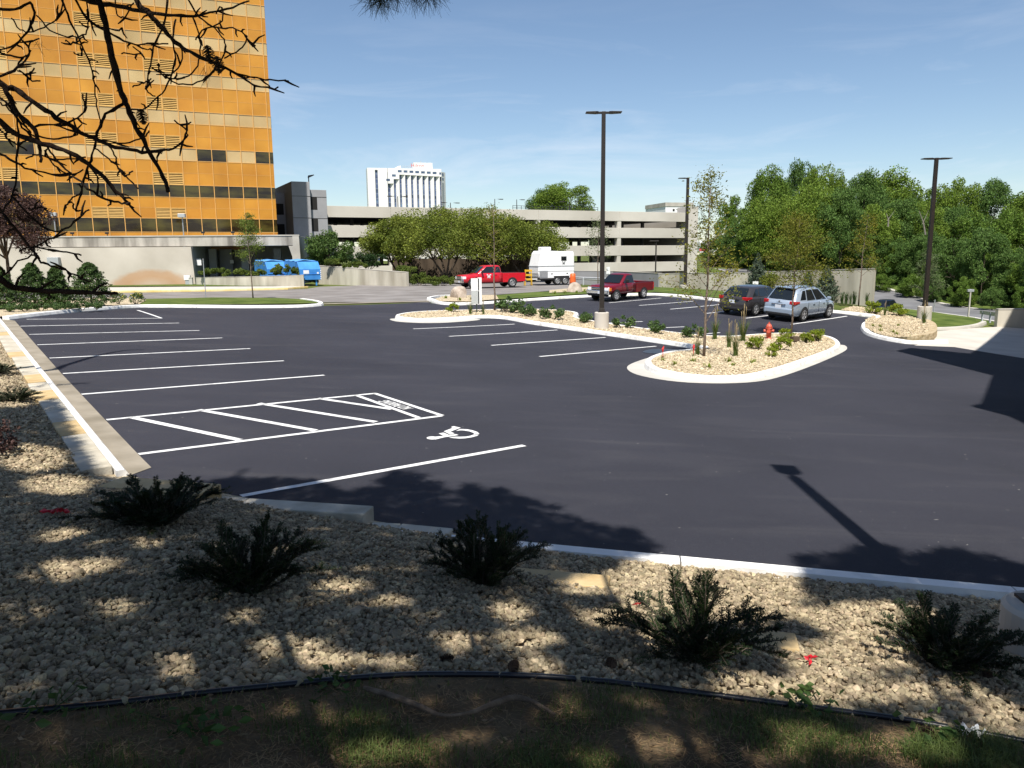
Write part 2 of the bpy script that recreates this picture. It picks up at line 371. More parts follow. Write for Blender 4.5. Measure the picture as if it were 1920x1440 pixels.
# ---- white kerbs
kerb('kerb_left_far', smooth_line(left_far, 4), M['kerb'], closed=False, wd=0.26, side=1)
tip = smooth_line(PX([(603, 574), (607, 571.5), (596, 567.5), (570, 563.5)]), 4)
kerb('kerb_lawn_tip', tip, M['kerb'], closed=False, wd=0.26)
kerb('kerb_far', smooth_line(far_kerb, 5), M['kerb'], closed=False, wd=0.26)
kerb('kerb_boulder_tip', smooth_line(PX([(806, 565), (800, 562), (818, 558), (850, 556)]), 4), M['kerb'], closed=False, wd=0.26, side=-1)
# left side: gutter, painted kerb
gl = [(p.x, p.y) for p in PX([(28, 602), (69, 649), (117, 703), (198, 789), (262, 856), (284, 878)])]
dirL = (KL - KC).normalized(); nL = Vector((-dirL.y, dirL.x, 0))          # points away from the lot
gut = [KC, KL] + [Vector((a, b, 0)) for a, b in gl]
sheet('gutter_left', [(p.x, p.y) for p in gut], M['gutter'], 0.012, step=1.5)
sidel = 1 if nL.x < 0 else -1
KCx = KC - dirL * 0.0
kl = [KC + (KL - KC) * (i / 24) for i in range(25)]
kerb('kerb_left', kl, M['kerb'], closed=False, wd=0.15, h=0.1, side=sidel)
# near kerb
dirN = (K2 - K1).normalized(); kn = [K1 - dirN * 1.6 + dirN * (i * 0.7) for i in range(18)]
kerb('kerb_near', kn, M['kerb'], closed=False, wd=0.21, h=0.13, side=-1)

# ---- islands
def island(name, px, gutpx=None, n=4, mound=0.05, h=0.15):
    pts = smooth_line(PX(px), n, True)
    if area(pts) < 0: pts = pts[::-1]
    kerb('kerb_' + name, pts, M['kerb'], closed=True, wd=0.2, h=h, side=1)
    inn = offs(pts, 0.19, True)
    sheet('gravel_' + name, [(p.x, p.y) for p in inn], M['gravel'], h - 0.02, step=1.0)
    return pts, inn
isl_px = [(742, 599), (780, 603), (850, 601), (905, 597), (945, 599), (1000, 609), (1100, 624), (1200, 639), (1290, 653), (1318, 658), (1290, 662), (1244, 668), (1212, 680), (1211, 693), (1240, 705), (1310, 715), (1390, 715), (1450, 704), (1520, 680), (1572, 658), (1572, 644), (1545, 634), (1490, 629), (1420, 632), (1350, 636), (1260, 628), (1160, 614), (1105, 605), (1082, 599), (1084, 591), (1050, 586), (1000, 584), (905, 585), (800, 588), (752, 593)]
isl_pts, isl_in = island('island', isl_px)
gutter_px = [(735, 599), (780, 606), (850, 604), (905, 599), (880, 597), (780, 600)]
sheet('gutter_tip', [(p.x, p.y) for p in smooth_line(PX([(733, 598), (750, 604), (820, 606), (900, 600), (860, 597), (790, 598)]), 5, True)], M['gutter_pale'], 0.012, step=2)
sheet('gutter_lobe', [(p.x, p.y) for p in smooth_line(PX([(1300, 661), (1240, 666), (1190, 680), (1176, 692), (1205, 706), (1290, 718), (1400, 718), (1470, 705), (1550, 675), (1588, 655), (1570, 648), (1480, 680), (1380, 700), (1260, 695), (1240, 680)]), 5, True)], M['gutter_pale'], 0.012, step=1)
wcR = PX([(1738, 624)])[0]
def GR(x, y): return G(x, y) + 0.12 + 0.20 * (1 - sstep(0.8, 4.5, math.hypot(x - wcR.x, y - wcR.y)))
bb = PX([(812, 565), (828, 568.5), (880, 569), (935, 564), (930, 556), (862, 557), (830, 559)])
sheet('gravel_boulder', [(p.x, p.y) for p in bb], M['gravel'], 0.12, step=1.5)
sheet('gravel_boulder_right', [(p.x, p.y) for p in PX([(1030, 552), (1110, 548), (1150, 545), (1130, 541), (1080, 542), (1030, 547)])], M['gravel'], 0.12, step=1.5)
# left back bed in front of the evergreen shrubs
lb = PX([(-260, 640), (-120, 617), (18, 597), (120, 585), (200, 578), (262, 574), (275, 566), (230, 561), (120, 563), (0, 566), (-260, 570)])
sheet('gravel_back_left', [(p.x, p.y) for p in lb], M['gravel'], 0.12, step=2)
# concrete drive at the right
dr = PX([(1714, 648), (1790, 651), (1920, 672), (2300, 730), (2300, 610), (1920, 606), (1870, 613), (1800, 617), (1752, 622), (1752, 640)])
sheet('concrete_drive', [(p.x, p.y) for p in dr], M['drive'], 0.008, step=2)
kerb('kerb_drive', smooth_line(PX([(1752, 620), (1800, 618), (1835, 613), (1850, 607)]), 4), M['gutter_pale'], closed=False, wd=0.2, side=1)
lawn('lawn_right', [(1750, 616), (1800, 615), (1838, 608), (1830, 604), (1790, 592), (1745, 585), (1690, 580), (1650, 578), (1690, 594), (1735, 607)], off=0.07)

# ---- road in the dip
def at2(px, py, d): p = at(px, py, d); return (p.x, p.y)
rd_near = [(1990, 628, 78), (1900, 612, 87), (1830, 600, 95), (1740, 585, 105), (1655, 572, 115), (1560, 552, 130), (1470, 529, 145), (1380, 510, 160), (1345, 504, 172)]
rd = [at2(*p) for p in rd_near]
def off2(pl, d):
    out = []
    for i, p in enumerate(pl):
        a = Vector(pl[max(0, i - 1)]); b = Vector(pl[min(len(pl) - 1, i + 1)]); t = (b - a).normalized(); out.append((p[0] + t.y * d, p[1] - t.x * d))
    return out
rdf = off2(rd, 9.0)
sheet('road', rd + rdf[::-1], M['road'], 0.03, step=3)
sheet('road_kerb_near', off2(rd, -0.7) + rd[::-1], M['gutter_pale'], 0.06, step=3)
sheet('road_kerb_far', rdf + off2(rd, 9.9)[::-1], M['gutter_pale'], 0.06, step=3)
sheet('road_verge', off2(rd, 10.0) + off2(rd, 13.5)[::-1], M['lawn'], 0.05, step=3)
sheet('road_lawn', off2(rd, -0.75) + off2(rd, -9)[::-1], M['lawn'], 0.02, step=3)

# ---- painted stall lines
mk = MB()
def stripe(a, b, wd, mbx=None, fn=G):
    mbx = mbx or mk; d = Vector((b.x - a.x, b.y - a.y)); ln = d.length; d.normalize(); nrm = Vector((-d.y, d.x)) * wd / 2; k = max(1, int(ln / 1.0))
    for i in range(k):
        p = [Vector((a.x, a.y)) + d * ln * (i / k), Vector((a.x, a.y)) + d * ln * ((i + 1) / k)]
        q = [p[0] - nrm, p[1] - nrm, p[1] + nrm, p[0] + nrm]
        mbx.quad(*[(v.x, v.y, fn(v.x, v.y) + 0.010) for v in q])
left_lines = [((452, 931), (983, 836)), ((260, 852.5), (828, 780.5)), ((200, 788), (706, 738)), ((153, 740), (608, 704)), ((118, 701), (532, 677)), ((93, 672), (469, 654)), ((70, 647), (417, 634)), ((55, 627.5), (374, 620)), ((38, 612), (336, 606)), ((50, 599), (303, 597)), ((258, 582), (303, 597))]
for a, b in left_lines: stripe(hit(*a), hit(*b), 0.11)
for a, b in [((775, 617), (965, 608)), ((842, 631), (1045, 619)), ((921, 648), (1135, 633)), ((1012, 669), (1230, 649.5))]: stripe(hit(*a), hit(*b), 0.11)
# stalls on the far side of the island and along the far kerb
for a, b in [((1139, 606), (1205, 603)), ((1187, 617), (1283, 613)), ((1255, 631), (1350, 624)), ((1142, 568), (1240, 559)), ((1198, 573), (1300, 565)), ((1257, 580), (1362, 570)), ((1323, 588), (1430, 577)), ((1398, 597), (1500, 585)), ((1483, 608.5), (1588, 593))]: stripe(hit(*a), hit(*b), 0.11)
# hatched access aisle
for a, b in [((245, 783), (450, 826)), ((372, 769), (592, 808)), ((485, 757), (705, 792)), ((596, 747.5), (735, 768)), ((666, 741), (785, 784)), ((702, 738), (829, 780))]: stripe(hit(*a), hit(*b), 0.14 if a[0] < 600 else 0.11)
marks = mk.build('painted_stall_lines', M['paint'], fix=False); tag(marks, kind='structure')
# wheelchair symbol
ws = MB()
for poly_ in ([(360 + 122 * math.cos(a), 510 + 36 * math.sin(a)) for a in np.linspace(0, 2 * math.pi, 16)[:-1]],
              [(430, 478), (620, 462), (510, 405), (620, 385), (740, 437), (905, 420), (960, 440), (850, 462), (640, 490), (520, 520), (430, 545)],
              [(622, 355), (830, 280), (785, 260), (845, 240), (1010, 275), (775, 362), (870, 405), (765, 425)],
              [(900, 345), (1000, 302), (1150, 310), (1280, 335), (1380, 370), (1430, 415), (1310, 420), (1290, 390), (1200, 357), (1100, 342), (1000, 337)],
              [(740, 497), (880, 478), (1000, 478), (1130, 475), (1230, 455), (1300, 428), (1415, 432), (1370, 460), (1250, 492), (1100, 515), (980, 520), (850, 512)]):
    g_ = [hit(780 + x / 12, 780 + y / 12) for x, y in poly_]
    ws.add([(p.x, p.y, G(p.x, p.y) + (0.010 if len(poly_) != 15 else 0.013)) for p in g_], [t_ for t_ in tessellate_polygon([[Vector((p.x, p.y, 0)) for p in g_]])])
wso = ws.build('painted_wheelchair_symbol', M['paint']); tag(wso, kind='structure')
# lettering NO PARKING between the last two aisle stripes, read from the aisle end
def text_mesh(name, body, size, m, loc, xdir, ydir, parent=None, thick=0.0, align='CENTER', sx=1.0, bold=0.0):
    cu = bpy.data.curves.new(name, 'FONT'); cu.body = body; cu.size = size; cu.align_x = align; cu.align_y = 'CENTER'; cu.extrude = thick; cu.offset = bold
    to = bpy.data.objects.new(name, cu); col.objects.link(to); dg = bpy.context.evaluated_depsgraph_get(); me = bpy.data.meshes.new_from_object(to.evaluated_get(dg)); bpy.data.objects.remove(to)
    me.name = name; me.materials.clear(); me.materials.append(m); o = bpy.data.objects.new(name, me); col.objects.link(o)
    x = Vector(xdir).normalized(); y = Vector(ydir).normalized(); z = x.cross(y)
    o.matrix_world = Matrix.Translation(loc) @ Matrix((x * sx, y, z)).transposed().to_4x4()
    if parent: o.parent = parent
    return o
ta, tb = hit(768, 768), hit(718, 752); tm = (ta + tb) / 2; tx = (tb - ta); 
ty = Vector((0, 0, 1)).cross(tx).normalized()
slx = Vector((-0.047 * 1, 0, 0))
tx3 = Vector((tx.x, tx.y, tx.z)); 
tn = Vector((0.047, 0.0032, 1)).normalized(); ty = tn.cross(tx3).normalized()
tag(text_mesh('painted_lettering', 'NO PARKING', 0.36, M['paint'], tm + tn * 0.014, tx3, ty, sx=tx3.length / 2.25, bold=0.008), kind='structure')
# dark, smoother patch by the island and scuffs
M['dark_spot'] = mat('dark_smooth_surface', (0.018, 0.018, 0.024), 0.35, var=0.2, scale=3, spec=0.5)
sheet('dark_patch', [(p.x, p.y) for p in smooth_line(PX([(1205, 660), (1225, 655), (1270, 656), (1310, 658), (1285, 661.5), (1250, 664), (1220, 663)]), 4, True)], M['dark_spot'], 0.012, step=2)

# ---- near bed surface (under the stones), soil beyond the edging
edge_px = [(-120, 1352), (0, 1340), (200, 1322), (420, 1297), (700, 1270), (900, 1266), (1100, 1276), (1300, 1300), (1500, 1326), (1700, 1352), (1920, 1392), (2050, 1420)]
edge = smooth_line(PX(edge_px, bed), 4)
e0, e1 = edge[0], edge[-1]
kerbN = [KC + Vector((-0.05, -0.1, 0)), KC + (K2 - KC) * 0.5, K2, K2 + dirN * 3.5]
leftout = [KC + dirL * 0.2, KC + dirL * 8, KC + dirL * 16, KC + dirL * 25, KC + dirL * 25 + nL * 9, Vector((-16, 12, 0)), Vector((-10, 5.2, 0)), Vector((-6, 4.0, 0))]
nLs = nL if nL.x < 0 else -nL
leftout = [KC + dirL * 0.2, KC + dirL * 8, KC + dirL * 16, KC + dirL * 25, KC + dirL * 25 + nLs * 12, Vector((-18, 10, 0)), Vector((-10, 4.6, 0)), Vector((-6, 4.0, 0))]
bed_poly = [K2 + dirN * 3.5, K2, K1, KC] + leftout + edge + [Vector((9, 4.2, 0))]
sheet('gravel_bed', [(p.x, p.y) for p in bed_poly], M['gravel'], -0.03, bed, step=0.35)
soil_poly = [Vector((-9, 4.6, 0)), Vector((-6, 4.0, 0))] + edge + [Vector((9, 4.2, 0)), Vector((9, -6, 0)), Vector((-12, -6, 0)), Vector((-12, 4.9, 0))]
sheet('soil_bank', [(p.x, p.y) for p in soil_poly], M['soil'], -0.006, bed, step=0.3)
# ================================================================== BUILDINGS
M['orange'] = mat('orange_glass_panel', (0.45, 0.18, 0.015), 0.30, c2=(0.58, 0.265, 0.030), scale=0.22, island=0.07, spec=0.5, detail=6)
M['cream'] = mat('gold_mirror_glass', (0.44, 0.29, 0.11), 0.12, c2=(0.58, 0.42, 0.20), scale=0.16, island=0.10, spec=0.6, detail=4)  # sky reflected in the gold panes is put into this cream colour
M['darkglass'] = mat('dark_reflection_glass', (0.016, 0.008, 0.004), 0.08, c2=(0.07, 0.055, 0.012), scale=0.55, spec=0.5, stretch=(0.5, 1, 1.6), detail=3, thresh=(0.4, 0.62))  # on the tower, reflected trees are put into the dark greenish pane colour
M['mullion'] = mat('bronze_mullion', (0.62, 0.34, 0.10), 0.45, var=0.08, spec=0.4)
M['louver'] = mat('tan_louver', (0.55, 0.33, 0.09), 0.5, var=0.1)
M['louvergap'] = mat('louver_cavity', (0.20, 0.105, 0.026), 0.9, var=0.1)
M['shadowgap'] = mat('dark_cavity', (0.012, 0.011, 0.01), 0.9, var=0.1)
M['conc'] = mat('concrete', (0.38, 0.35, 0.30), 0.88, c2=(0.52, 0.49, 0.43), scale=0.35, bump=0.12, bscale=12, spec=0.2, detail=9)
M['conc_stain'] = mat('stained_concrete', (0.16, 0.145, 0.125), 0.9, c2=(0.44, 0.41, 0.36), scale=0.9, spec=0.15, stretch=(1, 1, 0.16), detail=8, thresh=(0.3, 0.6))
M['conc_streak'] = mat('rain_streaked_concrete', (0.36, 0.325, 0.255), 0.9, c2=(0.57, 0.53, 0.44), scale=0.8, spec=0.15, stretch=(1, 1, 0.2), detail=9, thresh=(0.3, 0.65))
M['conc_white'] = mat('pale_precast', (0.50, 0.46, 0.40), 0.85, c2=(0.60, 0.56, 0.50), scale=0.12, spec=0.2, detail=8)
M['conc_dark'] = mat('grey_precast', (0.30, 0.30, 0.31), 0.88, var=0.1, scale=0.5, spec=0.2, detail=8)
M['white'] = mat('white_paint', (0.78, 0.78, 0.77), 0.5, var=0.04, scale=1)
M['hotelw'] = mat('white_precast', (0.76, 0.75, 0.73), 0.7, var=0.03, scale=0.1)
M['blueglass'] = mat('blue_tinted_glass', (0.03, 0.05, 0.11), 0.1, c2=(0.10, 0.14, 0.22), scale=0.35, island=0.5, spec=0.6)
M['red'] = mat('red_sign_letters', (0.55, 0.09, 0.09), 0.5)
M['black'] = mat('black_metal', (0.012, 0.012, 0.013), 0.45, var=0.1, spec=0.5)
M['bronze'] = mat('dark_bronze_paint', (0.022, 0.017, 0.014), 0.5, var=0.12, spec=0.4)
M['steel'] = mat('galvanised_steel', (0.42, 0.43, 0.44), 0.45, var=0.1, metal=0.6, scale=6)
M['greybox'] = mat('grey_cabinet_paint', (0.36, 0.38, 0.39), 0.5, var=0.06)

def sloc(O, dr, px, py=470):
    d = ray(px, py); k = d.x / d.y       # (O.x+s dr.x) = k (O.y + s dr.y)
    return (k * O.y - O.x) / (dr.x - k * dr.y)

# ---------------------------------------------------------------- gold glass office tower
DT = 94.0; O = at(521, 441, DT); drT = Vector((0.914, 0.406)); rzT = math.atan2(drT.y, drT.x)
tower = empty('office_tower', (O.x, O.y, 0), rzT, 'tall office tower clad in orange panels and gold mirror glass behind the concrete deck', 'office building')
zz = lambda y: 3 + (484.3 - y) / FPX * DT
CW = 1.59; NC = 26
colx = [0.0, -0.45] + [-0.45 - CW * i for i in range(1, NC + 1)]       # column edges, from the right corner leftwards
W_TOT = -colx[-1]
MB().box((-W_TOT / 2 - 0.06, 12.2, 22), (W_TOT - 0.12, 23.6, 36)).build('core', M['orange'], tower)
floors = [(zz(437.5), zz(414))] + [(zz(378 - 62 * i), zz(378 - 62 * i) + 1.36) for i in range(8)]
topz = floors[-1][1] + 2.7
louver_cols = (7, 8, 11, 12, 17, 18, 22, 23)
dark3 = {(2, 0), (2, 1), (2, 4), (2, 5), (2, 16), (2, 17)}  # third-row panes given dark glass in place of dark reflections
stuffw = MB(); nwin = 0
for fi, (z0, z1) in enumerate(floors):
    for c in range(len(colx) - 1):
        xr, xl = colx[c], colx[c + 1]
        a = [(xl + 0.03, 0, z0), (xr - 0.03, 0, z0), (xr - 0.03, 0, z1), (xl + 0.03, 0, z1)]
        tilt = random.uniform(-0.006, 0.006)
        a = [(p[0], p[1] + (tilt if k > 1 else 0), p[2]) for k, p in enumerate(a)]
        if fi < 4 and c < 24:
            wm = MB(); wm.quad(*a); dk = fi < 2 or (fi, c) in dark3
            wm.build('window', M['darkglass'] if dk else M['cream'], tower, fix=False)
        else: stuffw.quad(*a)
tag(stuffw.build('window', M['cream'], tower, fix=False), kind='stuff')
bands = [(5.0 + 0.1, floors[0][0])] + [(floors[i][1], floors[i + 1][0]) for i in range(len(floors) - 1)] + [(floors[-1][1], topz)]
for bi, (z0, z1) in enumerate(bands):
    sm = MB(); zm = (z0 + z1) / 2
    for c in range(len(colx) - 1):
        xr, xl = colx[c] - 0.02, colx[c + 1] + 0.02
        for (p, q, low) in ((z0, zm - 0.015, True), (zm + 0.015, z1, False)) if bi else ((z0, z1, False),):
            if low and c in louver_cols:
                continue
            t = random.uniform(-0.004, 0.004)
            sm.quad((xl, -0.02, p), (xr, -0.02, p), (xr, -0.02 + t, q), (xl, -0.02 + t, q))
    sm.build('spandrel_band', M['orange'], tower, fix=False)
    if bi:
        for c in louver_cols:
            lv = MB(); xr, xl = colx[c] - 0.06, colx[c + 1] + 0.06
            lv.cur = 1; lv.quad((xl, 0.10, z0), (xr, 0.10, z0), (xr, 0.10, zm), (xl, 0.10, zm)); lv.cur = 0
            h = zm - z0
            for k in range(7):
                zc = z0 + h * (k + 0.6) / 7.2
                lv.add([(xl, -0.05, zc - 0.045), (xr, -0.05, zc - 0.045), (xr, 0.04, zc + 0.05), (xl, 0.04, zc + 0.05), (xl, -0.05, zc - 0.025), (xr, -0.05, zc - 0.025), (xr, 0.04, zc + 0.07), (xl, 0.04, zc + 0.07)], [(0, 1, 2, 3), (7, 6, 5, 4), (0, 4, 5, 1), (3, 2, 6, 7)])
            for xx in (xl, xr): lv.box((xx, -0.01, (z0 + zm) / 2), (0.07, 0.1, h))
            lv.box(((xl + xr) / 2, -0.01, z0 + 0.04), (xr - xl, 0.1, 0.08)); lv.box(((xl + xr) / 2, -0.01, zm - 0.04), (xr - xl, 0.1, 0.08))
            lv.build('louver', [M['louver'], M['louvergap']], tower, fix=False)
for c in range(1, len(colx)):
    MB().box((colx[c], -0.045, (5.0 + topz) / 2), (0.075, 0.09, topz - 5.0)).build('mullion', M['mullion'], tower)
tr = MB()
for z0, z1 in floors:
    for z in (z0, z1): tr.box((-W_TOT / 2, -0.025, z), (W_TOT, 0.05, 0.055))
for (z0, z1) in bands[1:]: tr.box((-W_TOT / 2, -0.028, (z0 + z1) / 2), (W_TOT, 0.02, 0.03))
tr.build('transom', M['mullion'], tower)
# right hand return wall of the tower (faces away to the right)
rw = MB()
for fi, (z0, z1) in enumerate(floors): rw.quad((0.0, 0.03, z0), (0.0, 24, z0), (0.0, 24, z1), (0.0, 0.03, z1))
rw.build('return_glazing', M['cream'], tower, fix=False)

# ---------------------------------------------------------------- concrete deck with loading dock
DP = 85.0; O = at(562, 470, DP); drP = Vector((math.cos(R(7)), math.sin(R(7)))); rzP = R(7)
podium = empty('concrete_deck', (O.x, O.y, 0), rzP, 'long concrete terrace deck with a dark loading dock under the orange tower', 'deck')
pz = lambda y, x=450: 3 + (480 - 0.0096 * (x - 960) - y) / FPX * DP
zb, zt = pz(462), pz(444.5); Lp = 52
MB().box((-Lp / 2, 0.45, (zb + zt) / 2), (Lp, 0.9, zt - zb)).build('edge_beam', M['conc_stain'], podium, bevel=0.03)
MB().box((-Lp / 2, 0.43, zt + 0.06), (Lp + 0.1, 1.0, 0.12)).build('coping', M['conc'], podium)
MB().box((-Lp / 2, 17, zt - 0.55), (Lp, 32, 0.5)).build('deck_slab', M['conc_dark'], podium)
xw = sloc(O, drP, 361)
wl = M['wallpatch'] = mat('pale_plaster_wall', (0.50, 0.45, 0.38), 0.9, c2=(0.57, 0.52, 0.45), scale=0.3, spec=0.15, detail=8)
# orange ellipse with a noisy soft edge, in the wall's own coordinates
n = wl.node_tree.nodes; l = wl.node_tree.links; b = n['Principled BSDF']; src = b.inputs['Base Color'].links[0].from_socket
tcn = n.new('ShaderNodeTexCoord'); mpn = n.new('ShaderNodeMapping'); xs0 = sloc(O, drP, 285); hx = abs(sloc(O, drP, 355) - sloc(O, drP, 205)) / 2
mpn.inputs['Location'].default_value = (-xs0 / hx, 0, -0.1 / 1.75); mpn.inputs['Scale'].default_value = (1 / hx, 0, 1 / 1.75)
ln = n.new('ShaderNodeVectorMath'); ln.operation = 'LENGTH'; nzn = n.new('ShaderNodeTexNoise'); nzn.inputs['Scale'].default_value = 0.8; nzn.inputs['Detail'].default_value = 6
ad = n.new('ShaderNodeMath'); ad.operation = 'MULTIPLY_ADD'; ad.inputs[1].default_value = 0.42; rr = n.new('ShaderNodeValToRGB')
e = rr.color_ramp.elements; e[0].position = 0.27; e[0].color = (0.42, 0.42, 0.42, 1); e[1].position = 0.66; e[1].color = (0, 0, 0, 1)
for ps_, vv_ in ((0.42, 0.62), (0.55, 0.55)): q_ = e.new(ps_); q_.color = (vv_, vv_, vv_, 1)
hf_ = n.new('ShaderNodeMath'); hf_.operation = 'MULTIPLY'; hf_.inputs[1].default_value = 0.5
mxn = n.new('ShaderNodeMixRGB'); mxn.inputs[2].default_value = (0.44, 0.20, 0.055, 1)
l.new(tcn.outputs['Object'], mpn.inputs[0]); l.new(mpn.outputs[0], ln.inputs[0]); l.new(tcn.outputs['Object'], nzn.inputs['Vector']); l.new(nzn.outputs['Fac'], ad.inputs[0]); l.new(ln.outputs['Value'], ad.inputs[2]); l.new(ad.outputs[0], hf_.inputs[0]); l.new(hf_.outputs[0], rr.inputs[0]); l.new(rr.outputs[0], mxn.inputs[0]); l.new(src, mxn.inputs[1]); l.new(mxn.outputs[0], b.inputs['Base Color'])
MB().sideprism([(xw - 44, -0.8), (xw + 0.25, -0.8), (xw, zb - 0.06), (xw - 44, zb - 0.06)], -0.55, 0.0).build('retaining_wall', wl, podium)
MB().box((xw / 2, 9, 2), (-xw - 0.3, 0.3, 6)).build('dock_back_wall', M['conc_dark'], podium)
MB().box((xw - 0.15, 4.6, 2), (0.3, 9, 6)).build('dock_side_wall', M['conc_dark'], podium)
MB().sideprism([(-0.85, -0.8), (0.12, -0.8), (0.0, zt - 0.02), (-0.7, zt - 0.02), (-0.7, zb - 0.05), (-1.15, zb - 0.05), (-0.82, zb - 1.2)], -0.05, 8).build('end_pier', M['conc'], podium, bevel=0.02)
for px, wd in ((376, 0.8), (392, 1.4), (440, 0.8), (505, 0.8)):
    MB().box((sloc(O, drP, px), 7.5 if wd > 1 else 5, 1.6), (wd, 0.4, 5)).build('dock_pillar', M['conc_dark'], podium)
MB().box((sloc(O, drP, 367), 0.9, 1.3 + pz(487) - 1.5), (0.5, 0.05, 0.7)).build('notice_plate', M['white'], podium)
MB().box((sloc(O, drP, 404), 7.2, pz(491)), (0.4, 0.05, 0.4)).build('notice_plate', M['white'], podium)
x_ac = sloc(O, drP, 106); MB().box((x_ac, -0.85, pz(490, 100)), (1.1, 0.6, 0.85)).build('wall_cabinet', M['greybox'], podium, bevel=0.03)
for px in (137, 202, 382, 438):
    fl = MB(); xq = sloc(O, drP, px); fl.box((xq, 0.3, zt + 0.25), (0.08, 0.08, 0.26)); fl.box((xq, 0.22, zt + 0.42), (0.34, 0.24, 0.2)); fl.build('floodlight', M['black'], podium, bevel=0.02)
rl = MB()
rl.box((xw + 1.8, -0.4, 0.35), (0.1, 0.1, 0.1))
# meter cabinets at the foot of the wall
pc = empty('utility_cabinet', at(352, 531, DP - 2.5), 0.1, 'small cream utility cabinet on legs at the foot of the pale wall', 'cabinet'); pc.location.z = G(pc.location.x, pc.location.y)
MB().box((0, 0, 0.75), (0.62, 0.4, 0.5)).build('housing', M['white'], pc, bevel=0.02)
MB().box((0, 0, 0.25), (0.4, 0.3, 0.5)).build('stand', M['greybox'], pc, bevel=0.01)
p2_ = empty('utility_box', at(358.5, 531, DP - 2.6), 0.1, 'short beige utility pedestal beside the cream cabinet at the wall end', 'utility box'); p2_.location.z = G(p2_.location.x, p2_.location.y)
MB().box((0, 0, 0.36), (0.36, 0.3, 0.72)).build('housing', M['gutter_pale'], p2_, bevel=0.03)
MB().box((0, 0, 0.75), (0.42, 0.36, 0.07)).build('lid', M['conc'], p2_, bevel=0.02)

# lamp posts standing on the pale wall
def wall_lamp(px, ytop, ybot, label):
    b0 = at(px, ybot, DP - 1.2); b0.z = zb - 0.06; o = empty('wall_lamp', b0, rzP, label, 'lamp post', 'lamp posts on the pale wall')
    h = (ybot - ytop) / FPX * DP
    MB().tube([(0, 0, 0), (0, 0, h)], 0.06, 8).build('pole', M['steel'], o)
    hd = MB(); hd.box((0.0, -0.15, h + 0.1), (0.75, 0.5, 0.42)); hd.build('lamp_head', M['greybox'], o, bevel=0.05)
    MB().box((0, 0, 0.03), (0.25, 0.25, 0.06)).build('base_plate', M['steel'], o)
wall_lamp(107, 405, 463, 'thin lamp post with square grey head on the pale wall near the purple tree')
wall_lamp(346, 407, 461, 'thin lamp post with tilted grey head on the pale wall near the loading dock')

# ---------------------------------------------------------------- concrete planter wall, ramp wall
def wall_run(name, label, cat, pts, m, thick=0.3, joint=None, parent=None):
    """pts: list of (x,y,zbase,ztop); one solid wall following them, camera side first"""
    o = empty(name, (pts[0][0], pts[0][1], 0), 0, label, cat)
    P = [Vector((p[0] - pts[0][0], p[1] - pts[0][1])) for p in pts]; mb = MB(); secs = []
    for i, p in enumerate(pts):
        a = P[max(0, i - 1)]; b_ = P[min(len(P) - 1, i + 1)]; t = (b_ - a).normalized(); nn = Vector((-t.y, t.x)) * thick
        q = P[i] + nn
        secs.append([(P[i].x, P[i].y, p[2]), (P[i].x, P[i].y, p[3]), (q.x, q.y, p[3]), (q.x, q.y, p[2])])
    mb.loft(secs, closed=True); mb.build('wall', m, o, bevel=0.015)
    cb = MB(); secs = []
    for i, p in enumerate(pts):
        a = P[max(0, i - 1)]; b_ = P[min(len(P) - 1, i + 1)]; t = (b_ - a).normalized(); nn = Vector((-t.y, t.x)); q0 = P[i] - nn * 0.02; q = P[i] + nn * (thick + 0.02)
        secs.append([(q0.x, q0.y, p[3] + 0.003), (q0.x, q0.y, p[3] + 0.05), (q.x, q.y, p[3] + 0.05), (q.x, q.y, p[3] + 0.003)])
    if joint: cb.loft(secs, closed=True).build('coping', joint, o, bevel=0.01)
    return o
def wp(px, ytop, ybot, d):
    a = at(px, ybot, d); b_ = at(px, ytop, d); return (b_.x, b_.y, a.z - 1.4, b_.z)
wall_run('planter_wall', 'low pale concrete planter wall in front of the blue compactors', 'wall', [wp(367, 521, 531, 82), wp(450, 519.5, 535, 77), wp(520, 518, 536, 75), wp(569, 516.5, 537, 73.5), wp(570, 516, 536, 76)], M['conc_streak'], 0.3, M['conc'])
wall_run('ramp_wall', 'weathered concrete ramp wall sloping down beside the blue compactor', 'wall', [wp(595, 498.5, 536, 82), wp(640, 502, 536, 79), wp(700, 506.5, 535, 76), wp(761, 511, 533.5, 73)], M['conc_streak'], 0.35, M['conc'])
# long retaining wall behind the parked cars, and its continuation
wall_run('retaining_wall', 'long weathered concrete retaining wall behind the parked grey and silver cars', 'wall', [wp(1236, 513.5, 548, 66), wp(1330, 512.5, 556, 61), wp(1420, 511, 562, 57.5), wp(1520, 508, 570, 54), wp(1585, 506, 577, 51.5), wp(1641, 504.5, 582, 49.5), wp(1643, 505, 581, 50.5)], M['conc_streak'], 0.35, M['conc'])
wall_run('low_wall', 'low grey concrete wall behind the guard rail and maroon pickup', 'wall', [wp(1060, 508, 532, 82), wp(1150, 509, 536, 77), wp(1235, 513, 545, 68)], M['conc_dark'], 0.3, M['conc'])
wall_run('end_wall', 'short concrete wall beyond the drive at the right edge', 'wall', [wp(1866, 582, 618, 40.5), wp(1872, 581, 616, 40), wp(2000, 580, 620, 39.5)], M['conc_streak'], 0.35, M['conc'])

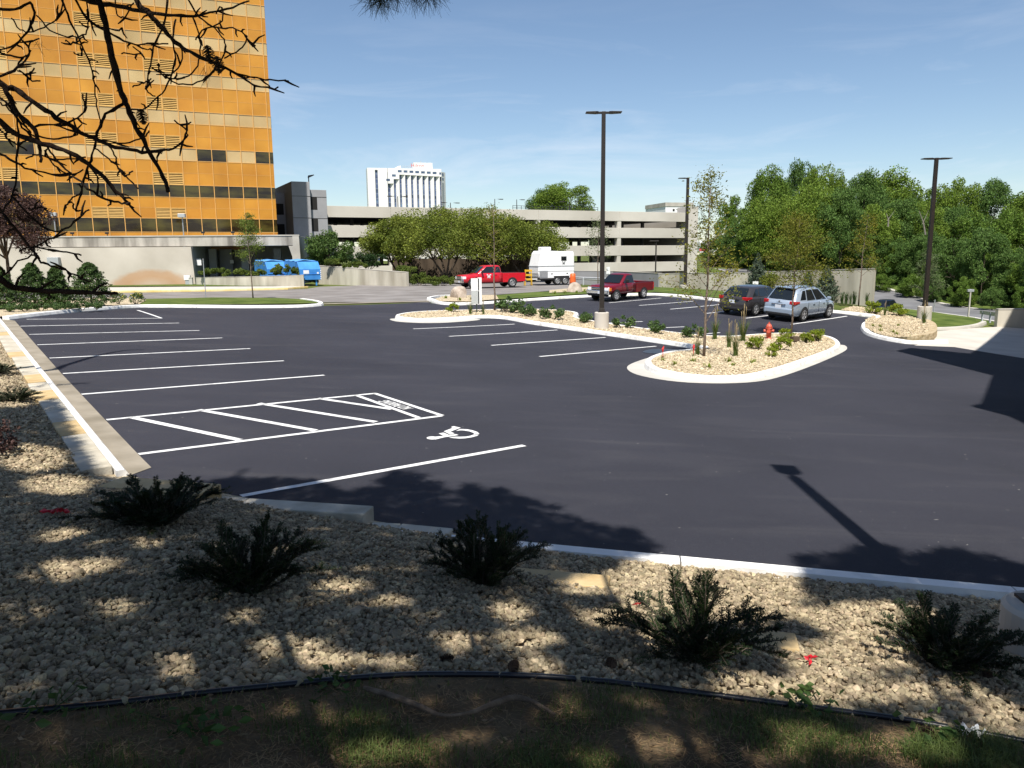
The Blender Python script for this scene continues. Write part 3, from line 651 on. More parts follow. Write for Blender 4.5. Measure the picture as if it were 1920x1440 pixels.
# ---------------------------------------------------------------- parking garage + stair tower
O = at(600, 470, 112); e_ = at(1290, 470, 141); drG = Vector((e_.x - O.x, e_.y - O.y)).normalized(); rzG = math.atan2(drG.y, drG.x)
garage = empty('parking_garage', (O.x, O.y, 0), rzG, 'long open-sided concrete parking garage of several decks behind the trees', 'parking garage')
gx = lambda px: sloc(O, drG, px)
xe = gx(1288); levels = [(8.75, 10.35), (5.9, 7.6), (2.9, 4.6), (0.05, 1.75), (-2.9, -1.2)]
bx_ = [gx(p) for p in (612, 735, 870, 1010, 1161)] + [xe]
for z0, z1 in levels:
    for i in range(5):
        a, b_ = bx_[i] + 0.02, bx_[i + 1] - 0.02
        MB().box(((a + b_) / 2, 0.15, (z0 + z1) / 2), (b_ - a, 0.3, z1 - z0)).build('spandrel', M['conc_white'], garage, bevel=0.02)
    MB().box(((bx_[0] + xe) / 2, 17, z0 + 0.45), (xe - bx_[0], 33, 0.32)).build('deck', M['conc_dark'], garage)
    MB().box(((bx_[0] + xe) / 2, 33.9, (z0 + z1) / 2), (xe - bx_[0], 0.3, z1 - z0)).build('rear_spandrel', M['conc_white'], garage)
for i in range(1, 5):
    MB().box((bx_[i], 0.5, 3.3), (0.75, 0.9, 13.4)).build('column', M['conc_white'], garage, bevel=0.03)
for i in range(0, 14):
    for yy in (11, 22): MB().box((bx_[0] + 2 + i * (xe - bx_[0] - 4) / 13, yy, 3), (0.5, 0.5, 12.8)).build('inner_column', M['conc_dark'], garage)
MB().box((xe + 1.05, 1.4, 3.9), (2.1, 3.4, 15.0)).build('end_pier', M['conc_white'], garage, bevel=0.04)
MB().box((xe + 0.6, 18, 3.5), (0.4, 30, 13)).build('side_wall', M['conc_white'], garage)
MB().box((bx_[0] - 0.3, 17, 3.5), (0.6, 33, 13.4)).build('side_wall', M['conc_white'], garage)
rr_ = MB()
xa, xb = gx(975), gx(1135)
for k in range(22): rr_.box((xa + (xb - xa) * k / 21, 2.5, 10.7), (0.06, 0.06, 0.9))
for zq in (10.75, 11.1): rr_.box(((xa + xb) / 2, 2.5, zq), (xb - xa, 0.06, 0.06))
rr_.build('roof_railing', M['black'], garage)
# stair tower
O2 = at(553, 470, 106); stair = empty('stair_tower', (O2.x, O2.y, 0), rzT + 0.05, 'grey concrete stair tower standing between the orange tower and the garage', 'tower')
drS = Vector((math.cos(rzT + 0.05), math.sin(rzT + 0.05))); sxx = lambda px: sloc(O2, drS, px)
sz = lambda y, d=106: 3 + (484 - y) / FPX * d
x1, x2 = sxx(587), sxx(620)
MB().box((x1 / 2, 6, sz(346) / 2), (x1, 12, sz(346))).build('main_shaft', M['conc_dark'], stair, bevel=0.04)
MB().box(((x1 + x2) / 2 + 0.01, 6.4, sz(361, 108) / 2), (x2 - x1, 11, sz(361, 108))).build('side_shaft', M['conc_dark'], stair, bevel=0.04)
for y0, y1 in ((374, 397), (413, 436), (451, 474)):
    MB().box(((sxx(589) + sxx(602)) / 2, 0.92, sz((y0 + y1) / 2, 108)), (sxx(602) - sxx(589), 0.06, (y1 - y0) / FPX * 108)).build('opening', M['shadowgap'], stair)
for yy in (372, 411, 449):
    MB().box(((x1) / 2, -0.01, sz(yy)), (x1, 0.03, 0.05)).build('groove', M['shadowgap'], stair)
    MB().box(((x1 + x2) / 2, 0.89, sz(yy)), (x2 - x1, 0.03, 0.05)).build('groove', M['shadowgap'], stair)
MB().box((-4.2, 9, sz(362) / 2), (8.4, 8, sz(362))).build('wing', M['conc_dark'], stair, bevel=0.04)
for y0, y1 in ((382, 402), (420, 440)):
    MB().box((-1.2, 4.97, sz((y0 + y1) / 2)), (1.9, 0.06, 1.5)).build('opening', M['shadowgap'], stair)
rlm = empty('roof_lamp', Vector((O2.x, O2.y, 0)) + Vector((drS.x * x1 * .65, drS.y * x1 * .65 + 3, sz(346))), rzT, 'small black floodlight mast on the stair tower roof', 'lamp')
MB().tube([(0, 0, 0), (0, 0, 0.9)], 0.07, 8).build('mast', M['black'], rlm)
MB().sideprism([(-0.1, 0.75), (0.45, 1.0), (0.75, 1.15), (0.7, 1.25), (-0.05, 1.1)], -0.25, 0.25).build('lamp_head', M['black'], rlm, bevel=0.02)

# roof deck lamp posts of the garage
def deck_lamp(px, ytop, ybot, d, arms, label):
    b0 = at(px, ybot, d); h = at(px, ytop, d).z - b0.z; o = empty('deck_lamp', b0, rzG, label, 'lamp post', 'lamp posts on the garage roof')
    MB().tube([(0, 0, 0), (0, 0, h)], [0.1, 0.07], 8).build('pole', M['bronze'], o)
    for sgn in arms:
        MB().box((sgn * 0.9, 0, h - 0.02), (0.5, 0.08, 0.08)).box((sgn * 1.45, 0, h - 0.03), (0.8, 0.35, 0.14)).build('lamp_head', M['bronze'], o, bevel=0.02)
for q in [(747, 368, 412, 140, (-1, 1), 'twin-armed lamp post on the garage roof in front of the white hotel'), (845, 380, 402, 150, (-1, 1), 'twin-armed lamp post on the garage roof just right of the white hotel'),
          (928, 373, 400, 160, (1,), 'slim lamp post above the crabapple trees, left one of the close pair'), (969, 374, 400, 165, (1,), 'slim lamp post on the garage roof left of the big round tree'), (1068, 378, 400, 135, (-1, 1), 'twin-armed lamp post on the garage roof in front of the round tree')]: deck_lamp(*q)

# ---------------------------------------------------------------- white hotel far behind
DH = 480.0; k9 = 9.6; hx0 = lambda cx: 660 + cx / k9; hy0 = lambda cy: 280 + cy / k9
O = at(hx0(330), 470, DH); drH = Vector((math.cos(R(14)), math.sin(R(14)))); hotel = empty('hotel', (O.x, O.y, 0), R(14), 'white high-rise hotel with vertical dark window strips far behind the garage', 'hotel')
hs = lambda cx: sloc(O, drH, hx0(cx), 400)
def hz(cy, cx):
    s_ = hs(cx); Y = O.y + s_ * drH.y; return 3 + (480 - 0.0096 * (hx0(cx) - 960) - hy0(cy)) / FPX * Y
zr = hz(405, 430); zlow = -2
xr_ = hs(1625)
wall = MB()
xA = hs(660)
# left flat block with one slot
xs1, xs2 = hs(440), hs(490)
wall.box((xs1 / 2, 6, (zr + zlow) / 2), (xs1, 12, zr - zlow)); wall.box(((xs2 + xA) / 2, 6, (zr + zlow) / 2), (xA - xs2, 12, zr - zlow))
wall.box(((xs1 + xs2) / 2, 6.4, (zr + zlow) / 2), (xs2 - xs1, 11.2, zr - zlow)); wall.box(((xs1 + xs2) / 2, 0.2, zr - 0.6), (xs2 - xs1, 0.38, 1.2))
bays = [(670, 670), (770, 595)] + [(873 + 103 * i, 520 + i * 5) for i in range(8)]
xsb = [hs(b_[0]) for b_ in bays] + [xr_ + 0.01]
wall.box(((xA + xr_) / 2, 8, (zr + zlow) / 2), (xr_ - xA, 9, zr - zlow))
for i, (cx, cy) in enumerate(bays):
    x0, x1_ = xsb[i], xsb[i + 1]; zt_ = hz(cy, cx); ww = min(1.45, (x1_ - x0) * 0.45)
    wall.box(((x0 + x1_) / 2, 1.75, (zt_ + zr) / 2), (x1_ - x0, 3.5, zr - zt_))
    if x1_ - x0 > 1.6: wall.prism([(x0 + ww, 1.6), (x1_, 0), (x1_, 3.5), (x0 + ww, 3.5)], zlow, zt_)
wall.build('wall', M['hotelw'], hotel)
# chamfered right end
ce = MB(); xe2 = hs(1722); ce.prism([(xr_, 0.0), (xe2, 5.5), (xe2 + 0.4, 12), (xr_, 12)], zlow, hz(470, 1690)); ce.build('end_bay', M['hotelw'], hotel)
dch = Vector((xe2 - xr_, 5.5)).normalized()
for cy0, cy1 in ((490, 540), (570, 612)):
    wq = MB(); c0 = Vector((xr_, 0)) + dch * 0.9; c1 = Vector((xr_, 0)) + dch * 3.6; nn = Vector((dch.y, -dch.x)) * 0.05
    wq.quad((c0.x + nn.x, c0.y + nn.y, hz(cy1, 1660)), (c1.x + nn.x, c1.y + nn.y, hz(cy1, 1660)), (c1.x + nn.x, c1.y + nn.y, hz(cy0, 1660)), (c0.x + nn.x, c0.y + nn.y, hz(cy0, 1660))); wq.build('window', M['blueglass'], hotel, fix=False)
wq = MB(); c0 = Vector((xr_, 0)) + dch * 0.6; c1 = Vector((xr_, 0)) + dch * 3.8; nn = Vector((dch.y, -dch.x)) * 0.05
wq.quad((c0.x + nn.x, c0.y + nn.y, zlow), (c1.x + nn.x, c1.y + nn.y, zlow), (c1.x + nn.x, c1.y + nn.y, hz(655, 1660)), (c0.x + nn.x, c0.y + nn.y, hz(655, 1660))); wq.build('recess_shade', M['greybox'], hotel, fix=False)  # flat grey sheet, the shade of the recessed end put into its colour
def strip(x0, x1_, y, zt_):
    sm = MB(); z = zt_; k = 0
    while z > zlow + 1:
        sm.cur = 0; sm.quad((x0, y, z - 2.1), (x1_, y, z - 2.1), (x1_, y, z), (x0, y, z)); sm.cur = 1; sm.quad((x0, y - 0.02, z - 2.9), (x1_, y - 0.02, z - 2.9), (x1_, y - 0.02, z - 2.1), (x0, y - 0.02, z - 2.1)); z -= 2.9
    sm.build('window_strip', [M['blueglass'], M['bluespan']], hotel, fix=False)
M['bluespan'] = mat('blue_grey_panel', (0.14, 0.17, 0.25), 0.4, var=0.2)
strip(xs1, xs2, 0.78, hz(435, 460))
for i, (cx, cy) in enumerate(bays): strip(xsb[i], xsb[i] + min(1.45, (xsb[i + 1] - xsb[i]) * 0.9), 1.55, hz(cy, cx))
for cx, cy in [(638, 590), (743, 515)] + [(850 + 103.5 * i, 442 + 5 * i) for i in range(7)] + [(1588, 482)]:
    wq = MB(); x0, x1_ = hs(cx), hs(cx + (68 if cx < 1500 else 34)); za, zb_ = hz(cy, cx), hz(cy + 38, cx)
    wq.quad((x0, -0.03, zb_), (x1_, -0.03, zb_), (x1_, -0.03, za), (x0, -0.03, za)); wq.build('window', M['blueglass'], hotel, fix=False)
ph = MB(); ph.box(((hs(1140) + hs(1480)) / 2, 6, (zr + hz(310, 1300)) / 2), (hs(1480) - hs(1140), 7, hz(310, 1300) - zr)); ph.build('penthouse', M['hotelw'], hotel)
MB().sideprism([(hs(790), zr), (hs(912), zr), (hs(912), hz(355, 900)), (hs(850), hz(375, 850))], 3, 8).build('plant_room', M['hotelw'], hotel)
rg = MB()
for k in range(9): rg.box((hs(915) + (hs(1100) - hs(915)) * k / 8, 3, zr + 0.9), (0.12, 0.12, 1.8))
rg.box(((hs(915) + hs(1100)) / 2, 3, zr + 1.7), (hs(1100) - hs(915), 0.12, 0.12)); rg.box((hs(1283), 5, hz(300, 1283)), (0.5, 0.5, 1.6)); rg.build('roof_railing', M['greybox'], hotel)
sg = text_mesh('sign_lettering', 'Hilton', 3.3, M['red'], (0, 0, 0), (1, 0, 0), (0, 0, 1))
sg.parent = hotel; sg.matrix_local = Matrix.Translation((hs(1213), 2.46, hz(362, 1213))) @ Matrix(((1, 0, 0), (0, 0, -1), (0, 1, 0))).to_4x4()
MB().box((hs(1365), 2.48, hz(421, 1365)), (1.6, 0.06, 0.5)).build('vent', M['black'], hotel)

# ---------------------------------------------------------------- white building and bus beyond the garage
O = at(1246, 470, 230); wb = empty('white_building', (O.x, O.y, 0), 0.25, 'boxy white building with grey parapet behind the right end of the garage', 'building')
wz = lambda y: 3 + (477 - y) / FPX * 230
MB().box((4.4, 7, wz(390) / 2), (8.8, 14, wz(390))).build('wall', M['white'], wb)
MB().box((4.4, 7, (wz(390) + wz(383)) / 2), (9.1, 14.3, wz(383) - wz(390))).build('parapet', M['conc'], wb)
for xx in (2.6, 6.2): MB().box((xx, -0.03, wz(396.5)), (0.6, 0.1, 0.6)).build('window', M['darkglass'], wb)
tl = text_mesh('wall_lettering', 'E', 1.5, M['black'], (0, 0, 0), (1, 0, 0), (0, 0, 1)); tl.parent = wb; tl.matrix_local = Matrix.Translation((5.2, -0.05, wz(396))) @ Matrix(((1, 0, 0), (0, 0, -1), (0, 1, 0))).to_4x4()
O = at(1312, 470, 205); bus = empty('shuttle_bus', (O.x, O.y, 0), 0.2, 'white and red bus parked beyond the garage end', 'bus')
bz = lambda y: 3 + (476.6 - y) / FPX * 205
zlo, zhi = bz(474), bz(453.5)
MB().box((3.2, 1.2, (zlo + zhi) / 2), (6.4, 2.4, zhi - zlo)).build('body', M['white'], bus, bevel=0.12)
MB().box((1.0, -0.03, bz(468)), (2.3, 0.06, 0.85)).build('red_panel', M['red'], bus)
for xx in (0.9, 3.4, 5.1): MB().box((xx, -0.02, bz(460)), (1.4, 0.05, 1.0)).build('window', M['darkglass'], bus)
for xx in (1.4, 5.0): MB().lathe([(0.1, -0.1), (0.45, -0.1), (0.45, 0.25)], (xx, 0, zlo), 16, 'y').build('wheel', M['black'], bus)
MB().box((3.2, 1.2, zhi + 0.1), (6.0, 2.0, 0.2)).build('roof', M['white'], bus, bevel=0.06)

# ---------------------------------------------------------------- building beside the photographer: only its shadow reaches the picture
SHZ = 13.0
shp = [(1679, 658), (1708, 652.5), (1819, 663), (1884, 611), (1990, 560), (2400, 700), (2400, 900), (1925, 797), (1885, 778), (1819, 761), (1839, 757), (1860, 704)]
def back_proj(p, z): 
    t = (z - p.z) / -Ldir.z; return p - Ldir * t
shroof = []
for px, py in shp:
    p = hit(px, py) if py > 600 else at(px, py, 60)
    shroof.append(back_proj(p, SHZ))
nb = empty('brick_office', (0, 0, 0), 0, 'office block with stepped flat roof beside the drive, right of the photographer', 'building')
zero = Vector((shroof[0].x, shroof[0].y, 0)); nb.location = zero
rp_ = [(p.x - zero.x, p.y - zero.y) for p in shroof]
M['brick'] = mat('tan_brick', (0.30, 0.22, 0.15), 0.9, var=0.15, scale=6)
MB().prism(rp_, SHZ - 0.5, SHZ).build('roof', M['conc'], nb)
cxm = sum(p[0] for p in rp_) / len(rp_); cym = sum(p[1] for p in rp_) / len(rp_)
inn_ = [(p[0] + (cxm - p[0]) * 0.10, p[1] + (cym - p[1]) * 0.10) for p in rp_]
MB().prism(inn_, 0 - 1, SHZ - 0.55).build('wall', M['brick'], nb)
# ================================================================== VEHICLES
def paintm(name, c, metal=0.3, rough=0.28): return mat(name, c, rough, var=0.03, scale=1, metal=metal, coat=0.6, spec=0.5)
M['silver'] = paintm('silver_blue_paint', (0.36, 0.43, 0.52), 0.35); M['graph'] = paintm('graphite_paint', (0.055, 0.05, 0.05), 0.4); M['redp'] = paintm('bright_red_paint', (0.52, 0.008, 0.02), 0.0); M['maroon'] = paintm('maroon_paint', (0.17, 0.005, 0.014), 0.15); M['navyp'] = paintm('dark_navy_paint', (0.008, 0.012, 0.028), 0.3)
M['glass'] = mat('car_glass', (0.010, 0.013, 0.015), 0.04, var=0.1, spec=0.8); M['tyre'] = mat('tyre_rubber', (0.016, 0.016, 0.016), 0.85, var=0.1, scale=20); M['rim'] = mat('alloy_rim', (0.55, 0.55, 0.56), 0.3, var=0.05, metal=0.7); M['trim'] = mat('black_plastic_trim', (0.014, 0.014, 0.015), 0.6, var=0.1)
M['tail'] = mat('tail_light_lens', (0.42, 0.01, 0.012), 0.15, var=0.1, coat=0.6); M['head'] = mat('head_light_lens', (0.75, 0.76, 0.78), 0.08, var=0.05, coat=0.8); M['amber'] = mat('amber_lens', (0.75, 0.22, 0.02), 0.2, var=0.05); M['chrome'] = mat('chrome', (0.65, 0.66, 0.68), 0.15, var=0.04, metal=0.95); M['plate'] = mat('licence_plate', (0.65, 0.68, 0.74), 0.4, var=0.08, scale=20)

def wheel(p, x, y, r, wd=0.21, rimm='rim', spokes=5):
    s_ = 1 if y > 0 else -1
    rb = MB(); rr = r * 0.66
    rb.lathe([(rr, -0.02 * s_), (rr, 0.0), (rr * 0.92, 0.012 * s_), (rr * 0.88, -0.03 * s_), (0.0, -0.03 * s_)], (0, 0, 0), 24, 'y', cap=False)
    for k in range(spokes):
        a = 2 * math.pi * k / spokes + 0.3; ca, sa = math.cos(a), math.sin(a); hw = rr * 0.16
        pts = [(hw * -sa + 0.05 * ca, hw * ca + 0.05 * sa), (rr * 0.95 * ca - hw * .7 * sa, rr * .95 * sa + hw * .7 * ca), (rr * .95 * ca + hw * .7 * sa, rr * .95 * sa - hw * .7 * ca), (hw * sa + 0.05 * ca, -hw * ca + 0.05 * sa)]
        n_ = 4; vs = [(q[0], -0.02 * s_, q[1]) for q in pts] + [(q[0], 0.012 * s_, q[1]) for q in pts]
        rb.add(vs, [(0, 1, 2, 3), (7, 6, 5, 4)] + [(i, 4 + i, 4 + (i + 1) % 4, (i + 1) % 4) for i in range(4)])
    rb.lathe([(0.0, 0.02 * s_), (0.07, 0.02 * s_), (0.08, -0.02 * s_)], (0, 0, 0), 14, 'y', cap=False)
    o = rb.build('wheel', M[rimm], p); o.location = (x, y, r)
    db = MB(); db.lathe([(rr, -0.05 * s_), (0.0, -0.05 * s_)], (0, 0, 0), 20, 'y', cap=False); db.build('brake_disc', M['trim'], o)
    tb = MB(); tb.smooth = True
    tb.lathe([(rr * 0.99, -wd * s_), (r * 0.9, -wd * s_), (r, -wd * 0.85 * s_), (r, -0.03 * s_), (r * 0.93, 0.008 * s_), (rr * 0.99, 0.0)], (0, 0, 0), 28, 'y', cap=False); tb.build('tyre', M['tyre'], o)
    return o
def arch(mb, x, y, r, z0):
    s_ = 1 if y > 0 else -1; R_ = r * 1.17; pts = [(x + R_ * math.cos(a), r + R_ * math.sin(a)) for a in np.linspace(R(-35), R(215), 22)]
    n_ = len(pts); mb.add([(q[0], y, max(q[1], z0)) for q in pts], [tuple(range(n_))])
def body_loft(secs):
    """secs: (x, zbottom, zshoulder, ztop, halfwidth)"""
    out = []
    for x, zb_, zs, zt_, w_ in secs:
        zm = zb_ + (zs - zb_) * 0.5
        half = [(w_ * 0.90, zb_), (w_ * 0.985, zb_ + 0.08), (w_, zm), (w_ * 0.985, zs - 0.06), (w_ * 0.95, zs), (w_ * 0.80, zt_ - 0.004), (w_ * 0.4, zt_ + 0.012)]
        out.append([(x, -a, b_) for a, b_ in half] + [(x, a, b_) for a, b_ in half[::-1]])
    return out
class Cabin:
    def __init__(s, xr0, xr1, xf1, xf0, zb_, zr_, wb_, wr_): s.__dict__.update(locals())
    def P(s, side, u, v, off=0.012):
        """point on a side (+1 left, -1 right): u 0 rear..1 front, v 0 belt..1 roof"""
        x = (s.xr0 + (s.xr1 - s.xr0) * v) * (1 - u) + (s.xf0 + (s.xf1 - s.xf0) * v) * u
        return (x, side * (s.wb_ + (s.wr_ - s.wb_) * v + off), s.zb_ + (s.zr_ - s.zb_) * v)
    def E(s, end, a, v, off=0.012):
        """point on an end (+1 windscreen, -1 rear window): a -1..1 across"""
        x = (s.xf0 + (s.xf1 - s.xf0) * v + off + 0.10 * (1 - a * a) * 0.6) if end > 0 else (s.xr0 + (s.xr1 - s.xr0) * v - off - 0.05 * (1 - a * a))
        return (x, a * (s.wb_ + (s.wr_ - s.wb_) * v), s.zb_ + (s.zr_ - s.zb_) * v + off * 0.6)
    def build(s, m, parent):
        rings = []
        for v, ins in ((-0.08, 0), (0, 0), (0.5, 0), (0.9, 0.0), (1.0, 0.06), (1.06, 0.22)):
            vv_ = min(v, 1.0); w_ = (s.wb_ + (s.wr_ - s.wb_) * vv_) - ins; xr = s.xr0 + (s.xr1 - s.xr0) * vv_ + ins; xf = s.xf0 + (s.xf1 - s.xf0) * vv_ - ins; z = s.zb_ + (s.zr_ - s.zb_) * min(v, 1.0) + (0.035 if v > 1 else 0)
            c_ = 0.12; ring = []
            ring += [(xr, -w_ + c_, z), (xr + c_ * .8, -w_, z), ((xr + xf) / 2, -w_ - 0.006, z), (xf - c_, -w_, z), (xf, -w_ + c_, z), (xf + 0.06, 0, z), (xf, w_ - c_, z), (xf - c_, w_, z), ((xr + xf) / 2, w_ + 0.006, z), (xr + c_ * .8, w_, z), (xr, w_ - c_, z), (xr - 0.05, 0, z)]
            rings.append(ring)
        mb = MB(); mb.smooth = True; mb.loft(rings, closed=True, cap=True); return mb.build('cabin', m, parent)
    def sidewin(s, parent, side, us, v0=0.10, v1=0.90, tl=0.0, tr=0.0):
        mb = MB(); mb.smooth = False; u0, u1 = us
        k = 6; lo = [s.P(side, u0 + (u1 - u0) * i / k, v0) for i in range(k + 1)]; hi = [s.P(side, u0 + tl + (u1 - tr - u0 - tl) * i / k, v1) for i in range(k + 1)]
        for i in range(k): mb.quad(lo[i], lo[i + 1], hi[i + 1], hi[i])
        return mb.build('window', M['glass'], parent, fix=False)
    def endwin(s, parent, end, v0=0.08, v1=0.92, a_=0.86, name='windscreen'):
        mb = MB(); mb.smooth = True; k = 8
        lo = [s.E(end, -a_ + 2 * a_ * i / k, v0, 0.02) for i in range(k + 1)]; hi = [s.E(end, (-a_ + 2 * a_ * i / k) * 0.97, v1, 0.02) for i in range(k + 1)]
        for i in range(k): mb.quad(lo[i], lo[i + 1], hi[i + 1], hi[i])
        return mb.build(name, M['glass'], parent, fix=False)
def bx(parent, name, c, d, m, bevel=0.015, rz=0): return MB().box(c, d, rz).build(name, M[m] if isinstance(m, str) else m, parent, bevel=bevel)
def door_lines(parent, xs_, w_, z0, z1):
    mb = MB()
    for x in xs_:
        for s_ in (-1, 1): mb.box((x, s_ * (w_ + 0.001), (z0 + z1) / 2), (0.012, 0.012, z1 - z0))
    mb.build('door_gap', M['trim'], parent)

def hatchback(name, label, cat, loc, rz, paint, L_=4.6, W_=1.8, H_=1.66, belt=1.0, r=0.345, wbase=2.69, scale=1.0, suv=True):
    o = empty(name, loc, rz, label, cat, scale=scale); w_ = W_ / 2; h = L_ / 2
    secs = [(-h, 0.42, 0.80, 0.86, w_ * 0.80), (-h + 0.06, 0.32, belt - 0.06, belt - 0.02, w_ * 0.90), (-h + 0.35, 0.28, belt - 0.02, belt, w_ * 0.98), (-0.8, 0.26, belt - 0.03, belt, w_), (0.7, 0.26, belt - 0.05, belt - 0.02, w_), (h - 1.05, 0.26, belt - 0.10, belt - 0.03, w_ * 0.99), (h - 0.5, 0.26, belt - 0.18, belt - 0.11, w_ * 0.95), (h - 0.15, 0.28, belt - 0.30, belt - 0.24, w_ * 0.84), (h, 0.36, belt - 0.44, belt - 0.38, w_ * 0.68)]
    mb = MB(); mb.smooth = True; mb.loft(body_loft(secs), closed=True); mb.build('body', paint, o)
    c = Cabin(-h + 0.10, -h + (0.62 if suv else 0.72), 0.35, 1.30 if suv else 1.25, belt - 0.03, H_ - 0.04, w_ * 0.93, w_ * 0.70); c.build(paint, o)
    c.endwin(o, 1); c.endwin(o, -1, 0.18, 0.90, 0.84, 'rear_window')
    for s_ in (-1, 1):
        c.sidewin(o, s_, (0.12, 0.30), 0.16, 0.84, 0.06, 0.0); c.sidewin(o, s_, (0.33, 0.585), 0.10, 0.88); c.sidewin(o, s_, (0.61, 0.915), 0.08, 0.88, 0, 0.02)
        for x in (-0.42, 0.66): bx(o, 'door_handle', (x, s_ * (w_ + 0.012), belt - 0.15), (0.18, 0.03, 0.035), paint, 0.008)
        tl = MB(); tl.loft([[(-h - 0.0, s_ * w_ * 0.62, belt - 0.10), (-h + 0.0, s_ * w_ * 0.62, belt + 0.02), (-h + 0.05, s_ * w_ * 0.62, belt + 0.04)], [(-h + 0.02, s_ * w_ * 0.92, belt - 0.13), (-h + 0.01, s_ * w_ * 0.92, belt + 0.02), (-h + 0.06, s_ * w_ * 0.92, belt + 0.04)], [(-h + 0.40, s_ * w_ * 0.995, belt - 0.05), (-h + 0.42, s_ * w_ * 0.99, belt + 0.0), (-h + 0.42, s_ * w_ * 0.97, belt + 0.02)]], closed=True); tl.build('tail_light', M['tail'], o)
        hl = MB(); hl.loft([[(h - 0.12, s_ * w_ * 0.55, belt - 0.36), (h - 0.16, s_ * w_ * 0.55, belt - 0.24)], [(h - 0.16, s_ * w_ * 0.85, belt - 0.34), (h - 0.3, s_ * w_ * 0.84, belt - 0.19)], [(h - 0.55, s_ * w_ * 0.965, belt - 0.24), (h - 0.6, s_ * w_ * 0.95, belt - 0.15)]], cap=False); hl.build('head_light', M['head'], o)
        mrr = MB().box((0.92, s_ * (w_ + 0.10), belt + 0.08), (0.14, 0.2, 0.14)).build('wing_mirror', paint, o, bevel=0.04)
        for x in (-wbase / 2, wbase / 2): ab = MB(); arch(ab, x, s_ * (w_ + 0.008), r, 0.22); ab.build('wheel_arch', M['trim'], o, fix=False)
        for x in (-wbase / 2, wbase / 2): wheel(o, x, s_ * (w_ + 0.012), r)
    door_lines(o, (-0.98, 0.12, 1.16), w_, 0.42, belt - 0.06)
    bx(o, 'rear_bumper', (-h - 0.0, 0, 0.52), (0.16, W_ * 0.84, 0.30), paint, 0.06); bx(o, 'bumper_insert', (-h - 0.03, 0, 0.38), (0.16, W_ * 0.7, 0.13), 'trim', 0.03)
    bx(o, 'licence_plate', (-h - 0.055, 0, 0.73), (0.02, 0.32, 0.16), 'plate', 0.004); bx(o, 'tailgate_trim', (-h - 0.02, 0, 0.85), (0.06, 0.75, 0.05), 'chrome' if suv else paint, 0.01)
    MB().box((-h + 0.02, 0, 0.99), (0.02, 0.09, 0.07)).build('badge', M['chrome'], o, bevel=0.01)
    bx(o, 'grille', (h - 0.04, 0, belt - 0.42), (0.06, 0.7, 0.14), 'trim', 0.02); bx(o, 'front_bumper', (h - 0.05, 0, 0.42), (0.2, W_ * 0.7, 0.2), paint, 0.06)
    bx(o, 'underbody', (0, 0, 0.27), (L_ * 0.86, W_ * 0.8, 0.14), 'trim', 0)
    if suv:
        for s_ in (-1, 1): MB().tube([c.P(s_, 0.12, 1.0, -0.10)[:2] + (H_ + 0.01,), c.P(s_, 0.85, 1.0, -0.10)[:2] + (H_ + 0.01,)], 0.02, 6).build('roof_rail', M['trim'], o)
        MB().sideprism([(-h + 0.42, H_ - 0.05), (-h + 0.75, H_ - 0.02), (-h + 0.75, H_ + 0.01), (-h + 0.40, H_ - 0.01)], -0.55, 0.55).build('roof_spoiler', paint, o, bevel=0.01)
    return o
hd = Vector((0.74, 0.672)); rzc = math.atan2(hd.y, hd.x)
def by_wheel(px, py, lx, ly, rz):
    """place a vehicle so that its tyre foot (local lx, ly) stands on the ground at this picture point"""
    p = hit(px, py, G, 0.012); c_, s_ = math.cos(rz), math.sin(rz); return Vector((p.x - lx * c_ + ly * s_, p.y - lx * s_ - ly * c_, 0))
def level(o, hf, hs_):
    # seat on the sloping lot
    x, y = o.location.x, o.location.y; c_, s_ = math.cos(o.rotation_euler.z), math.sin(o.rotation_euler.z)
    f = G(x + c_ * hf, y + s_ * hf); b_ = G(x - c_ * hf, y - s_ * hf); lft = G(x - s_ * hs_, y + c_ * hs_); rgt = G(x + s_ * hs_, y - c_ * hs_)
    o.location.z = (f + b_ + lft + rgt) / 4 + 0.012
    o.rotation_euler = (math.atan2(lft - rgt, 2 * hs_), -math.atan2(f - b_, 2 * hf), o.rotation_euler.z)
suv = hatchback('parked_suv', 'silver blue SUV parked nearest beside the bed with its red tail lights towards us', 'car', by_wheel(1506, 603, -1.345, -0.9, rzc), rzc, M['silver'], scale=1.03); level(suv, 1.35, 0.75)
hb = hatchback('parked_hatchback', 'dark graphite hatchback parked between the silver SUV and the lawn bank', 'car', by_wheel(1417, 592, -1.3, -0.89, rzc), rzc, M['graph'], 4.35, 1.78, 1.47, 0.95, 0.325, 2.65, scale=1.04, suv=False); level(hb, 1.3, 0.75)
ds = hatchback('dark_suv', 'small dark navy SUV on the road in the dip beyond the wall end', 'car', at(1655, 584, 106), 0.6, M['navyp'], 4.7, 1.85, 1.78, 1.05, 0.37, 2.8); ds.rotation_euler.z = R(215); ds.location.z = at(1655, 586.5, 106).z
pq = MB()

